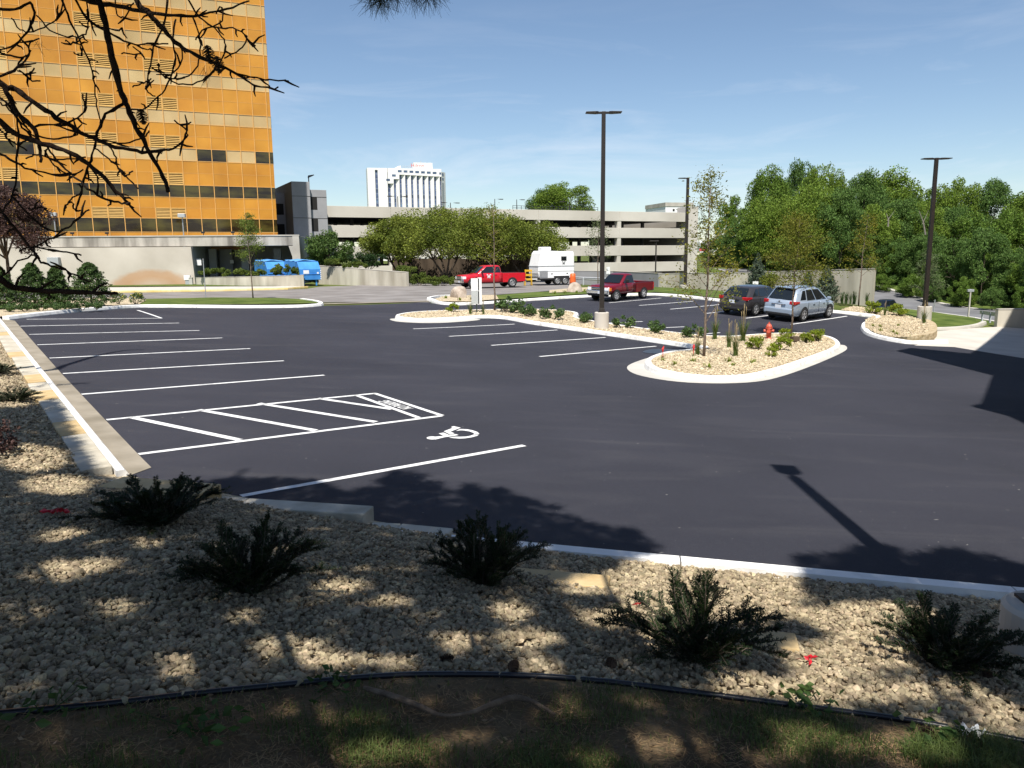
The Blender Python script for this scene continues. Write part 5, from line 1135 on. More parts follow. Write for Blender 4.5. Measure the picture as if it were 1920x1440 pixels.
M['timber'] = mat('dark_timber', (0.05, 0.038, 0.028), 0.9, c2=(0.12, 0.09, 0.065), scale=1.5, stretch=(1, 1, 0.15), spec=0.1)
wall_run('timber_wall', 'dark brown timber wall in the shade under the crabapple trees', 'wall', [wp(735, 484, 522, 90), wp(860, 485, 522, 88.5), wp(1004, 487, 522, 86.5)], M['timber'], 0.25)
# planter hedge in front of the compactors
for i, (a, lab) in enumerate([(405, 'low yellow green hedge at the left part of the planter wall'), (468, 'low yellow green hedge behind the sapling on the planter wall'), (535, 'taller mixed hedge at the compactor end of the planter wall')]):
    d = (81, 77.8, 76)[i]; bush('planter_hedge', lab, 'hedge', at(a, 520, d), 1.9, (0.95, 0.95, 1.25)[i], M['hedge_leaf'], 5000, 0.13, 70 + i, ry=0.7, k=26, group='hedges in the planter')

# ---- evergreens in the back left bed and by the wall
def conifer(name, label, base, h, w_, leafm, seed, n=5000, lsz=0.10, pointy=1.0, group=None):
    r_ = np.random.default_rng(seed); o = empty(name, base, 0, label, 'evergreen', group); z = r_.random(n) ** 0.8; a = r_.uniform(0, 6.28, n)
    prof_ = (1 - z) ** pointy * (0.35 + 0.65 * np.clip(z * 6, 0, 1)); lob = 1 + 0.22 * np.sin(a * 5 + z * 23) + 0.18 * np.sin(a * 3 - z * 41); rr = w_ / 2 * prof_ * lob * (0.45 + 0.55 * r_.random(n) ** 0.5) + 0.02
    P = np.stack([rr * np.cos(a), rr * np.sin(a), 0.03 + z * h], 1); V, F = leaf_vf(P, lsz * r_.uniform(0.6, 1.5, n), r_, 0.4, 0.0)
    MB().tube([(0, 0, -0.1), (0, 0, h * 0.96)], [0.05, 0.008], 6).build('trunk', M['bark'], o); npmesh('foliage', V, F, leafm, o); return o
for i, (px, yt, yb, wpx, lab) in enumerate([(66, 496, 577, 58, 'bushy evergreen shrub leftmost of three in the back left bed'), (110, 502, 577, 46, 'narrow evergreen shrub in the middle of three in the back left bed'), (173, 495, 575, 72, 'broad evergreen shrub at the right end of the three in the back left bed'), (2, 500, 580, 60, 'dark evergreen shrub cut by the left edge of the photo')]):
    b_ = hit(px, yb, G, 0.1); h = (yb - yt) / FPX * b_.y; conifer('evergreen_shrub', lab, b_, h, wpx / FPX * b_.y * 1.1, M['ever_leaf'], 80 + i, 7000, 0.10, 0.55, 'evergreen shrubs in the back left bed')
for i, (px, yt, yb, d, wpx, lab) in enumerate([(1419, 476, 545, 57, 42, 'young blue green spruce behind the graphite hatchback'), (1514, 510, 552, 54, 36, 'small blue green spruce just above the silver SUV roof'), (1548, 500, 556, 52, 46, 'blue green spruce against the wall right of the SUV roof')]):
    b_ = at(px, yb, d); b_.z = G(b_.x, b_.y); h = at(px, yt, d).z - b_.z; conifer('young_spruce', lab, b_, h, wpx / FPX * d * 1.3, M['spruce_leaf'], 90 + i, 5000, 0.13, 1.0, 'young spruces by the retaining wall')
b_ = at(1449, 545, 56); b_.z = G(b_.x, b_.y); bush('shrub', 'yellow green shrub between two spruces by the retaining wall', 'shrub', b_, 1.0, 1.9, M['crab_leaf'], 2500, 0.11, 95)

# ---- young staked-looking street trees
def sapling(label, base, h, spread, leafm, seed, nl, lsz, z0=0.3, dense=1.0, nlimb=16, lean=0.0, name='young_tree', r0=0.045, arch_=0.25, power=1.0, clump=0.16):
    r_ = np.random.default_rng(seed); o = empty(name, base, 0, label, 'young tree', 'young planted trees'); tb = MB(); tb.smooth = True
    tp = [Vector((lean * (i / 7) ** 1.5 + 0.02 * r_.normal(), 0.02 * r_.normal(), h * i / 7)) for i in range(8)]; tp[0].z = -0.1
    tb.tube(tp, [r0 * (1 - 0.125 * i) + 0.004 for i in range(8)], 8); pts = []
    def tpos(k): f = k * 7; i = min(6, int(f)); return tp[i].lerp(tp[i + 1], f - i)
    for i in range(nlimb):
        k = z0 + (0.97 - z0) * (i + r_.random() * 0.8) / nlimb; a = i * 2.4 + r_.normal() * 0.4; ln = spread * (1 - ((k - z0) / (1 - z0)) ** power * 0.75) * r_.uniform(0.7, 1.15)
        b0 = tpos(k); dv = Vector((math.cos(a), math.sin(a), 0)); e0 = b0 + dv * ln + Vector((0, 0, ln * r_.uniform(arch_, arch_ + 0.7))); md = (b0 + e0) / 2 + Vector((0, 0, ln * 0.1))
        tb.tube([b0, md, e0], [r0 * 0.34 * (1.2 - k), r0 * 0.24 * (1.2 - k), 0.004], 5, cap=False)
        for j in range(3):
            f = r_.uniform(0.35, 0.95); s0 = b0.lerp(md, f * 2) if f < 0.5 else md.lerp(e0, f * 2 - 1); s1 = s0 + Vector((r_.normal(), r_.normal(), abs(r_.normal()) * 0.4)) * ln * 0.22
            tb.tube([s0, s1], [0.006, 0.003], 4, cap=False); pts += [s0.lerp(s1, t) for t in (0.5, 1.0)]
        pts += [b0.lerp(e0, t) for t in (0.55, 0.75, 0.9, 1.0)]
    tb.build('trunk', M['sapbark'], o, fix=False)
    pts = np.array([tuple(p) for p in pts] + [tuple(tp[7])] * 3); P = pts[r_.integers(0, len(pts), nl)] + r_.normal(size=(nl, 3)) * spread * clump * np.array([1, 1, 0.7])
    V, F = leaf_vf(P, lsz * r_.uniform(0.6, 1.4, nl), r_, 0.42, 0.35, 0.25); npmesh('crown', V, F, leafm, o); return o
def base_d(px, py, off=0.12): return hit(px, py, G, off)
def hpx(base, px, yt): return at(px, yt, base.y).z - base.z
b_ = base_d(1320, 668); sapling('tall sparse young tree with few yellow leaves at the front of the island', b_, hpx(b_, 1322, 330), 1.25, M['yellow_leaf'], 101, 3200, 0.085, 0.18, lean=0.06, nlimb=24, power=1.4, arch_=0.5, clump=0.14)
b_ = base_d(1483, 628); sapling('young tree with layered bronze yellow crown beside the silver SUV', b_, hpx(b_, 1490, 408), 1.55, M['rust_leaf'], 102, 8500, 0.085, 0.36, nlimb=26, arch_=0.05, lean=0.15, clump=0.17)
b_ = at(1608, 582, 46.5); b_.z = G(b_.x, b_.y) + .1; sapling('slender young tree with yellow top in front of the retaining wall end', b_, hpx(b_, 1618, 402), 1.0, M['yellow_leaf'], 103, 2300, 0.10, 0.32, nlimb=20, lean=0.3)
b_ = at(1738, 568, 62); b_.z = at(1738, 568, 62).z; sapling('pale green young tree on the far lawn behind the right lamp post', b_, hpx(b_, 1738, 478), 1.25, M['pale_leaf'], 104, 1900, 0.15, 0.12, nlimb=18)
b_ = base_d(927, 583); sapling('thin young tree with sparse leaves in front of the red pickup', b_, hpx(b_, 926, 384), 0.95, M['yellow_leaf'], 105, 800, 0.085, 0.35, nlimb=18)
b_ = base_d(474, 559, 0.08); sapling('leafy green young tree on the lawn strip in front of the compactors', b_, hpx(b_, 470, 404), 1.05, M['sap_leaf'], 106, 3600, 0.10, 0.36, nlimb=22, lean=-0.1, arch_=0.3)
b_ = at(1121, 546, 68); b_.z = G(b_.x, b_.y); sapling('wispy young tree half hidden behind the tall lamp post near the maroon pickup', b_, hpx(b_, 1121, 412), 1.5, M['pale_leaf'], 107, 900, 0.15, 0.32, nlimb=18)

# ---- island planting
ORD = ['first', 'second', 'third', 'fourth', 'fifth', 'sixth', 'seventh', 'eighth', 'ninth', 'tenth', 'eleventh', 'twelfth']
sh_px = [(955, 586, 44, 28), (991, 593, 34, 24), (1036, 599, 38, 25), (1098, 605, 30, 25), (1168, 615, 34, 25), (1230, 625, 36, 24), (1302, 634, 38, 32)]
proto_sh = None
for i, (px, py, wpx, hp) in enumerate(sh_px):
    b_ = hit(px, py, G, 0.13); sc_ = wpx / FPX * b_.y / 0.72; lab = ORD[i] + ' leafy green shrub from the left in the island row'
    if proto_sh is None: proto_sh = bush('leafy_shrub', lab, 'shrub', b_, 0.42, 0.52, M['shrub_leaf'], 900, 0.075, 120, 'leafy shrubs along the island', flowers=(M['decalw'], 30, 0.04)); proto_sh.scale = (sc_,) * 3; 
    else: dup(proto_sh, b_, i * 1.7, lab, 'leafy shrubs along the island', sc_)
lime = None
for i, (px, py, wpx, lab) in enumerate([(1416, 655, 32, 'round lime shrub left of the hydrant side pair on the island'), (1463, 657, 36, 'largest lime green shrub below the hydrant on the island'), (1447, 669, 24, 'small low lime shrub nearest the front kerb on the island'), (1474, 634, 24, 'small lime shrub just right of the hydrant'), (1512, 643, 26, 'lime shrub at the right rim of the island, left of two'), (1530, 640, 30, 'lime shrub at the right rim of the island, right of two'), (848, 585, 22, 'small lime mound on the left arm of the island'), (1637, 588, 30, 'yellow green shrub before the end of the retaining wall'), (1684, 592, 30, 'low yellow green shrub left of the right lamp base')]):
    b_ = hit(px, py, G, 0.13); sc_ = wpx / FPX * b_.y / 0.50
    if lime is None: lime = bush('lime_shrub', lab, 'shrub', b_, 0.29, 0.40, M['lime_leaf'], 1100, 0.05, 130, 'lime green shrubs'); lime.scale = (sc_,) * 3
    else: dup(lime, b_, i * 1.3, lab, 'lime green shrubs', sc_)
def blades(name, label, cat, base, n, h, spread, leafm, seed, group=None, wd=0.012, lean=0.5, heads=None):
    r_ = np.random.default_rng(seed); o = empty(name, base, 0, label, cat, group); V = []; F = []
    for i in range(n):
        a = r_.uniform(0, 6.28); hh = h * r_.uniform(0.6, 1.1); ln = spread * r_.uniform(0.3, 1.0); d = np.array([math.cos(a), math.sin(a), 0]); s_ = np.array([-d[1], d[0], 0]) * wd; b0 = np.array([r_.normal() * 0.03, r_.normal() * 0.03, -0.02])
        for k in range(4):
            t = k / 3; p = b0 + d * ln * t ** 1.8 + np.array([0, 0, hh * (t - lean * 0.45 * t ** 3)]); w_ = s_ * (1 - 0.85 * t); V += [p - w_, p + w_]
        m_ = len(V) - 8; F += [(m_ + 2 * k, m_ + 2 * k + 1, m_ + 2 * k + 3, m_ + 2 * k + 2) for k in range(3)]
    npmesh('foliage', V, F, leafm, o)
    if heads:
        mb = MB()
        for i in range(heads[1]):
            a = r_.uniform(0, 6.28); ln = spread * 0.4 * r_.random(); e_ = Vector((math.cos(a) * ln, math.sin(a) * ln, h * r_.uniform(1.0, 1.35))); mb.tube([(0, 0, 0), e_ * 0.5, e_], 0.005, 4); mb.tube([e_ - Vector((0, 0, 0.05)), e_ + Vector((0, 0, 0.04)), e_ + Vector((0.02, 0, 0.10))], [0.006, heads[2], 0.003], 5)
        mb.build('flower_stalk', heads[0], o, fix=False)
    return o
M['redflower'] = mat('red_flower', (0.55, 0.03, 0.03), 0.6, var=0.1)
tg = None
for i, (px, py, h, lab) in enumerate([(1378, 668, 0.85, 'tall ornamental grass clump in the middle of the island'), (1366, 652, 0.75, 'leafy ornamental grass behind the tall clump on the island'), (1393, 640, 1.05, 'wispy feathered grass left of the hydrant'), (1341, 637, 0.95, 'thin feathered grass at the back of the island'), (1308, 666, 0.65, 'spiky grass tuft beside the sparse young tree'), (882, 589, 0.7, 'grass tuft left of the sign plate on the island arm'), (906, 590, 0.6, 'grass tuft right of the sign plate on the island arm'), (1732, 606, 0.8, 'grass clump leaning beside the right concrete lamp base'), (1659, 592, 0.6, 'grassy clump between two yellow shrubs near the dark SUV')]):
    b_ = hit(px, py, GR if px > 1600 else G, 0.01 if px > 1600 else 0.13)
    if i == 0: tg = blades('ornamental_grass', lab, 'ornamental grass', b_, 70, 0.85, 0.30, M['blade'], 140, 'ornamental grasses', 0.012, 0.4, (M['tan_stake'], 8, 0.012))
    else: dup(tg, b_, i * 1.1, lab, 'ornamental grasses', h / 0.85)
dl = None
dpx = [(1243, 677), (1265, 685), (1299, 679), (1329, 690), (1366, 679), (1374, 687), (1412, 681)]
for i, (px, py) in enumerate(dpx):
    b_ = hit(px, py, G, 0.13); lab = ORD[i] + ' small daylily tuft from the left on the front gravel of the island'
    if dl is None: dl = blades('daylily', lab, 'daylily', b_, 26, 0.22, 0.20, M['lime_leaf'], 150, 'daylilies on the island', 0.009, 1.1)
    else: dup(dl, b_, i * 1.9, lab, 'daylilies on the island', rng.uniform(1.15, 1.5))
for i, (px, py) in enumerate([(1637, 612), (1650, 613), (1651, 620), (1675, 623), (1681, 627), (1684, 611), (1710, 633), (1725, 634)]):
    dup(dl, hit(px, py, GR, 0.01), i * 1.9, ORD[i] + ' small daylily tuft from the left in the bed by the right lamp post', 'daylilies in the right bed', 1.25)
for i, (px, py) in enumerate([(836, 559), (862, 563), (885, 561), (1040, 550), (1059, 549), (1081, 549), (1096, 546)]):
    dup(dl, hit(px, py, G, 0.13), i * 1.9, (ORD[i] + ' low plant from the left in the boulder beds'), 'low plants by the boulders', 1.8)
for i, (px, lab) in enumerate([(1243, 'red flowering daylily at the left tip of the island lobe'), (1300, 'red flowering daylily beside the sparse young tree')]):
    b_ = hit(px, 673 - 4 * i, G, 0.13); blades('flowering_daylily', lab, 'daylily', b_, 14, 0.25, 0.15, M['blade'], 160 + i, 'red flowering daylilies', 0.008, 0.8, (M['redflower'], 4, 0.03))
# small perennials in the back left bed
for i, px in enumerate((18, 47, 77, 105, 128, 155, 182)):
    b_ = hit(px, 584 - i * 0.8, G, 0.13); o = dup(proto_sh, b_, i * 2.1, ORD[i] + ' small leafy plant from the left in front of the evergreens', 'small plants in the back left bed', 0.75); o.name = 'perennial'
M['yflower'] = mat('yellow_flower', (0.6, 0.5, 0.08), 0.6, var=0.1)
for i, (px, lab) in enumerate([(222, 'small green perennial with cream flowers, left of two at the bed corner'), (255, 'small green perennial with cream flowers, right of two at the bed corner')]):
    bush('flowering_perennial', lab, 'flowering plant', hit(px, 570, G, 0.13), 0.4, 0.6, M['shrub_leaf'], 600, 0.07, 170 + i, 'flowering perennials', flowers=(M['yflower'], 120, 0.07))
lv_ = None
for i, px in enumerate((1578, 1586, 1594, 1601, 1624)):
    b_ = at(px, 577 + i * 0.8, 47.5); b_.z = G(b_.x, b_.y) + 0.1
    lab = ORD[i] + ' spiky green perennial from the left below the retaining wall'
    if lv_ is None: lv_ = blades('spiky_perennial', lab, 'perennial', b_, 40, 0.8, 0.25, M['shrub_leaf'], 180, 'spiky perennials below the wall', 0.02, 0.2)
    else: dup(lv_, b_, i, lab, 'spiky perennials below the wall', rng.uniform(0.8, 1.2))
# ================================================================== FURNITURE
def lamp_post(label, base, h, heads=(-1, 1), rz=0.0, cb=0.75, pr=0.085, baser=0.31, basem='conc_white', scale=1.0):
    o = empty('lamp_post', base, rz, label, 'lamp post', 'parking lot lamp posts')
    if cb:
        mb = MB(); mb.smooth = False; mb.lathe([(baser, -0.3), (baser, cb - 0.03), (baser - 0.03, cb)], n=28); mb.build('concrete_base', M[basem], o)
    MB().box((0, 0, cb + 0.012), (0.34, 0.34, 0.024)).build('base_plate', M['bronze'], o)
    MB().box((0, 0, cb + 0.09), (0.24, 0.24, 0.14), taper=0.85).build('base_cover', M['bronze'], o, bevel=0.01)
    MB().box((0, 0, (h + cb) / 2), (pr * 2, pr * 2, h - cb), taper=0.82).build('pole', M['bronze'], o, bevel=0.01)
    for s_ in heads:
        MB().box((s_ * 0.14, 0, h - 0.05), (0.22, 0.09, 0.09)).build('arm', M['bronze'], o, bevel=0.01)
        hd_ = MB(); hd_.loft([[(s_ * 0.22, -0.10, h - 0.09), (s_ * 0.22, 0.10, h - 0.09), (s_ * 0.22, 0.10, h - 0.0), (s_ * 0.22, -0.10, h - 0.0)], [(s_ * 0.34, -0.19, h - 0.08), (s_ * 0.34, 0.19, h - 0.08), (s_ * 0.34, 0.19, h - 0.01), (s_ * 0.34, -0.19, h - 0.01)], [(s_ * 0.74, -0.19, h - 0.06), (s_ * 0.74, 0.19, h - 0.06), (s_ * 0.74, 0.19, h - 0.02), (s_ * 0.74, -0.19, h - 0.02)]], closed=True); hd_.build('lamp_head', M['bronze'], o, bevel=0.008)
    return o
b_ = at(1128, 612, 33.2); b_.z = G(b_.x, b_.y) + 0.10
cp_ = lamp_post('tall dark twin-headed lamp post on a round concrete base in the island middle', b_, at(1136, 209, b_.y).z - b_.z, cb=0.74, pr=0.095)
b_ = at(1731, 616, 41.5); cbh = at(1731, 574, 41.5).z - b_.z
lamp_post('dark twin-headed lamp post on a concrete base in the bed near the drive', b_, at(1751, 296, 41.5).z - b_.z, cb=cbh, pr=0.10, baser=0.36)
b_ = at(1284, 551, 62); b_.z = G(b_.x, b_.y) + 0.02
lamp_post('single-headed dark lamp post on the lawn bank before the retaining wall', b_, at(1291, 333, 62).z - b_.z, heads=(-1,), cb=0.35, pr=0.12, baser=0.42, basem='conc')
# the near post whose foot shows at the right edge and whose shadow lies on the asphalt
hs_ = hit(1478, 893); nh = 9.0; off = Vector((Ldir.x, Ldir.y, 0)) / -Ldir.z * nh
b_ = Vector((hs_.x - off.x + 0.05, hs_.y - off.y - 0.25, 0)); b_.z = bed(b_.x, b_.y) - 0.05
lamp_post('near lamp post with grey concrete base cut by the right edge of the photo', b_, nh, heads=(1,), rz=R(84), cb=0.42, pr=0.11, baser=0.31, basem='conc_white')
# signs
def post_sign(name, label, cat, base, h, plates, postm='steel', r=0.03, sq=False):
    o = empty(name, base, 0, label, cat); MB().box((0, 0, h / 2 - 0.1), (r * 2, r * 2, h + 0.2)).build('post', M[postm], o)
    for (x, z, w_, hh, m_, rz) in plates:
        MB().box((x, -r - 0.012, z), (w_, 0.012, hh), rz).build('plate', M[m_], o, bevel=0.004)
    return o
M['signgrey'] = mat('sign_back_aluminium', (0.42, 0.44, 0.43), 0.5, var=0.05); M['signwhite'] = mat('sign_white', (0.74, 0.75, 0.74), 0.5, var=0.03); M['greenpost'] = mat('dark_green_post', (0.02, 0.035, 0.022), 0.6, var=0.1)
b_ = hit(894, 586, G, 0.13); k_ = b_.y / FPX
post_sign('sign_post', 'white and grey plates on a dark post at the left arm of the island', 'sign', b_, (586 - 520) * k_, [(-0.06, (586 - 534) * k_, 15 * k_, 23 * k_, 'signwhite', 0), (-0.06, (586 - 558) * k_, 15 * k_, 24 * k_, 'signgrey', 0), (6.5 * k_, (586 - 546) * k_, 7 * k_, 50 * k_, 'signwhite', 0)], 'greenpost', 0.03)
b_ = at(1140, 536, 70); b_.z = G(b_.x, b_.y); k_ = 70 / FPX
post_sign('parking_sign', 'white rectangular sign on a post behind the maroon pickup', 'sign', b_, (b_.z * 0 + at(1140, 501, 70).z - b_.z), [(0, at(1140, 504, 70).z - b_.z, 6 * k_, 7 * k_, 'signwhite', 0), (0, at(1140, 511, 70).z - b_.z, 7 * k_, 6 * k_, 'signwhite', 0)])
b_ = at(1415, 560, 52); b_.z = G(b_.x, b_.y); k_ = 52 / FPX
post_sign('parking_sign', 'small white sign standing above the graphite hatchback roof', 'sign', b_, at(1415, 528, 52).z - b_.z + 0.05, [(0, at(1415, 533, 52).z - b_.z, 11 * k_, 10.5 * k_, 'signwhite', 0.15)])
b_ = hit(386, 558, G, 0.05); o = empty('thin_post', b_, 0, 'thin bare metal post on the lawn strip left of the green young tree', 'post')
MB().tube([(0, 0, -0.1), (0, 0, at(386, 486, b_.y).z - b_.z)], 0.03, 8).build('shaft', M['steel'], o); MB().lathe([(0.045, 0), (0.045, 0.05)], (0, 0, at(386, 486, b_.y).z - b_.z - 0.02), 8).build('cap', M['steel'], o)
for i, (px, yt, yb, d, m_, lab) in enumerate([(1229, 452, 517, 78, 'bronze', 'slim dark lamp pole standing in front of the garage near its right end')]):
    b_ = at(px, yb, d); b_.z = G(b_.x, b_.y); h = at(px, yt, d).z - b_.z; o = empty('slim_lamp_post', b_, 0, lab, 'lamp post'); MB().tube([(0, 0, 0), (0, 0, h)], 0.07, 8).build('pole', M[m_], o); MB().box((-0.2, 0, h), (0.9, 0.3, 0.12)).build('lamp_head', M[m_], o, bevel=0.02)
b_ = at(1815, 600, 74); b_.z = G(b_.x, b_.y); o = empty('cross_head_post', b_, 0, 'slim pale post with a short flat cross head beside the road in the dip', 'post'); h = at(1817, 542, 74).z - b_.z  # plain sign pole with a flat head, not a lamp
MB().box((0, 0, h / 2 - 0.2), (0.13, 0.13, h + 0.4)).build('shaft', M['conc'], o, bevel=0.02); MB().box((0, 0, h * 0.97), (0.6, 0.2, h * 0.05)).build('head', M['steel'], o, bevel=0.02)
b_ = at(1751, 585, 70); b_.z = G(b_.x, b_.y); post_sign('road_sign', 'narrow grey sign seen edge on beside the road below the lawn', 'sign', b_, at(1751, 563, 70).z - b_.z, [(0, at(1751, 567, 70).z - b_.z, 0.25, 0.5, 'signgrey', 0.9)])
# guard rails
def guard(label, pts, posts):
    o = empty('guard_rail', pts[0], 0, label, 'guard rail'); p0 = Vector(pts[0]); mb = MB(); secs = []
    for p in pts:
        q_ = Vector(p) - p0; secs.append([(q_.x, q_.y, q_.z + z) for z in (0.42, 0.5, 0.56, 0.64, 0.72)] + [(q_.x, q_.y + 0.06, q_.z + z) for z in (0.72, 0.64, 0.56, 0.5, 0.42)])
        for k in (1, 3): secs[-1][k] = (secs[-1][k][0], secs[-1][k][1] - 0.07, secs[-1][k][2])
    mb.loft(secs, closed=True); mb.build('rail', M['steel'], o)
    for i in range(posts):
        q_ = Vector(pts[0]).lerp(Vector(pts[-1]), (i + 0.5) / posts) - p0; MB().box((q_.x, q_.y + 0.12, q_.z + 0.25), (0.12, 0.12, 0.8)).build('post', M['greybox'], o)
    return o
def gpt(px, d): q_ = gat(px, d); return (q_.x, q_.y, q_.z)
guard('long galvanised guard rail between the white trailer and the maroon pickup', [gpt(1078, 74), gpt(1150, 72), gpt(1215, 69)], 4)
p_ = at(1838, 582, 70); p2 = at(1868, 586, 58); guard('short guard rail ending at the concrete wall by the drive', [(p_.x, p_.y, p_.z - 0.72), (p2.x, p2.y, p2.z - 0.72)], 2)
# folding yellow frame and orange barrel by the trailer
M['yel'] = mat('yellow_plastic', (0.62, 0.36, 0.02), 0.5, var=0.08); M['oran'] = mat('orange_plastic', (0.70, 0.12, 0.02), 0.5, var=0.08)
b_ = gat(991, 71.5); o = empty('yellow_barricade', b_, 0.2, 'folding yellow barricade standing between red pickup and trailer', 'barricade')
for s_ in (-1, 1):
    MB().tube([(s_ * 0.32, 0, 0), (s_ * 0.26, 0.1, 1.45)], 0.04, 8).build('frame_leg', M['yel'], o); MB().tube([(s_ * 0.32, 0.45, 0), (s_ * 0.26, 0.12, 1.45)], 0.04, 8).build('frame_leg', M['yel'], o)
for z in (0.55, 0.95, 1.35): MB().box((0, 0.06 * z, z), (0.7, 0.05, 0.18)).build('board', M['yel'], o, bevel=0.01)
b_ = gat(1074, 70); o = empty('traffic_barrel', b_, 0, 'orange and white traffic barrel at the right end of the trailer', 'traffic barrel')
mb = MB(); mb.smooth = True; mb.lathe([(0.30, 0.05), (0.28, 0.4), (0.26, 0.75), (0.24, 1.05), (0.12, 1.1)], n=20); mb.build('barrel', M['oran'], o); MB().lathe([(0.40, 0), (0.40, 0.06), (0.32, 0.08)], n=20).build('base', M['tyre'], o)
for z in (0.35, 0.7): MB().lathe([(0.295 - 0.05 * z, z), (0.285 - 0.05 * z, z + 0.16)], n=20, cap=False).build('reflective_band', M['signwhite'], o)
# fire hydrant
b_ = hit(1441, 636, G, 0.12); o = empty('fire_hydrant', b_, R(-20), 'weathered red orange fire hydrant on the island gravel', 'fire hydrant', scale=(33 / FPX * b_.y) / 0.78)
M['hyd'] = mat('faded_red_hydrant_paint', (0.50, 0.055, 0.03), 0.5, c2=(0.58, 0.13, 0.08), scale=9)
mb = MB(); mb.smooth = True; mb.lathe([(0.15, -0.1), (0.15, 0.04), (0.10, 0.05), (0.10, 0.12), (0.115, 0.13), (0.115, 0.46), (0.15, 0.47), (0.15, 0.52)], n=20); mb.build('barrel', M['hyd'], o)
mb = MB(); mb.smooth = True; mb.lathe([(0.135, 0.52), (0.13, 0.57), (0.10, 0.64), (0.055, 0.69), (0.03, 0.70)], n=20); mb.build('bonnet', M['hyd'], o); MB().lathe([(0.035, 0.70), (0.03, 0.77)], n=5).build('operating_nut', M['hyd'], o)
for ax, r_, l_ in (((1, 0), 0.06, 0.20), ((-1, 0), 0.06, 0.20), ((0, -1), 0.085, 0.21)):
    MB().tube([(0, 0, 0.38), (ax[0] * l_, ax[1] * l_, 0.38)], r_ * 0.8, 14).build('nozzle', M['hyd'], o); MB().tube([(ax[0] * (l_ - 0.05), ax[1] * (l_ - 0.05), 0.38), (ax[0] * (l_ + 0.02), ax[1] * (l_ + 0.02), 0.38)], r_ * 1.05, 8).build('nozzle_cap', M['hyd'], o)
b_ = hit(1490, 643, G, 0.12); o = empty('ground_light', b_, 0.3, 'small square brown spotlight box on the island gravel', 'ground light'); MB().box((0, 0, 0.16), (0.3, 0.24, 0.2)).build('housing', M['timber'], o, bevel=0.02); MB().box((0, 0.02, 0.03), (0.1, 0.1, 0.12)).build('stake', M['trim'], o)
# boulders
M['boulder'] = mat('pinkish_granite', (0.34, 0.27, 0.215), 0.85, c2=(0.50, 0.43, 0.36), scale=3, bump=0.4, bscale=25, spec=0.2)
def boulder(label, px, yt, yb, wpx, seed):
    b_ = hit(px, yb, G, 0.1); k_ = b_.y / FPX; r_ = np.random.default_rng(seed); bm = bmesh.new(); bmesh.ops.create_icosphere(bm, subdivisions=3, radius=1)
    dirs = r_.normal(size=(9, 3)); dirs /= np.linalg.norm(dirs, axis=1)[:, None]; cut = r_.uniform(0.62, 0.9, 9)
    for v in bm.verts:
        p = np.array(v.co); s_ = min([1.0] + [c_ / max(1e-3, float(p @ d_)) for d_, c_ in zip(dirs, cut) if p @ d_ > 0.3]); v.co *= s_
        v.co.x *= wpx * k_ / 2 * 1.12; v.co.y *= wpx * k_ / 2 * 0.9; v.co.z = max(-0.3, v.co.z) * (yb - yt) * k_ * 1.12
    me = bpy.data.meshes.new('boulder'); bm.to_mesh(me); bm.free(); me.materials.append(M['boulder']); o = bpy.data.objects.new('boulder', me); col.objects.link(o); o.location = b_; tag(o, label, 'boulder')
boulder('pale pinkish boulder on the gravel tip in front of the red pickup', 861, 537, 558, 32, 3); boulder('rounded pale boulder at the far verge in front of the trailer', 1077, 531, 547, 27, 5)
# curved block wall of the right bed
M['blockm'] = gravelmat('split_face_block', (0.34, 0.26, 0.15), (0.52, 0.43, 0.29), 7, 0.6)
M['limest'] = mat('limestone_block', (0.40, 0.36, 0.28), 0.9, c2=(0.60, 0.55, 0.45), scale=2.5, bump=0.35, bscale=30, spec=0.2); M['limetan'] = mat('tan_limestone_block', (0.46, 0.32, 0.15), 0.9, c2=(0.60, 0.46, 0.26), scale=2.5, bump=0.35, bscale=30, spec=0.2)
curve = smooth_line(PX([(1672, 634), (1700, 640), (1728, 641), (1750, 637), (1757, 628), (1753, 617), (1740, 610)]), 4); o = empty('block_wall', curve[0], 0, 'curved tan block retaining wall at the right lamp post bed', 'retaining wall'); c0 = curve[0]
zb0 = [G(p.x, p.y) for p in curve]; nC = len(curve)
for row in range(2):
    secs = []; inn2 = offs(curve, 0.34, False); front = offs(curve, 0.012 * row, False)
    for i in range(nC):
        t_ = min(1, i / 8); a_ = front[i]; b2 = inn2[i]; z0 = zb0[i] - 0.02 + (0.17 * row) * (0.35 + 0.65 * t_); z1 = z0 + 0.165 * (0.35 + 0.65 * t_); secs.append([(a_.x - c0.x, a_.y - c0.y, z0 - c0.z), (a_.x - c0.x, a_.y - c0.y, z1 - c0.z), (b2.x - c0.x, b2.y - c0.y, z1 - c0.z), (b2.x - c0.x, b2.y - c0.y, z0 - c0.z)])
    MB().loft(secs, closed=True).build('block_course', M['blockm'], o, bevel=0.008)
ins = offs(curve, 0.3, False)
rb = PX([(1576, 585), (1640, 594.5), (1622, 607), (1622, 620.5), (1640, 629.5), (1671, 637)]) + ins[3:] + PX([(1728, 604), (1690, 593), (1640, 583), (1600, 578)])
sheet('gravel_right', [(p.x, p.y) for p in rb], M['gravel'], 0.0, GR, step=0.6)

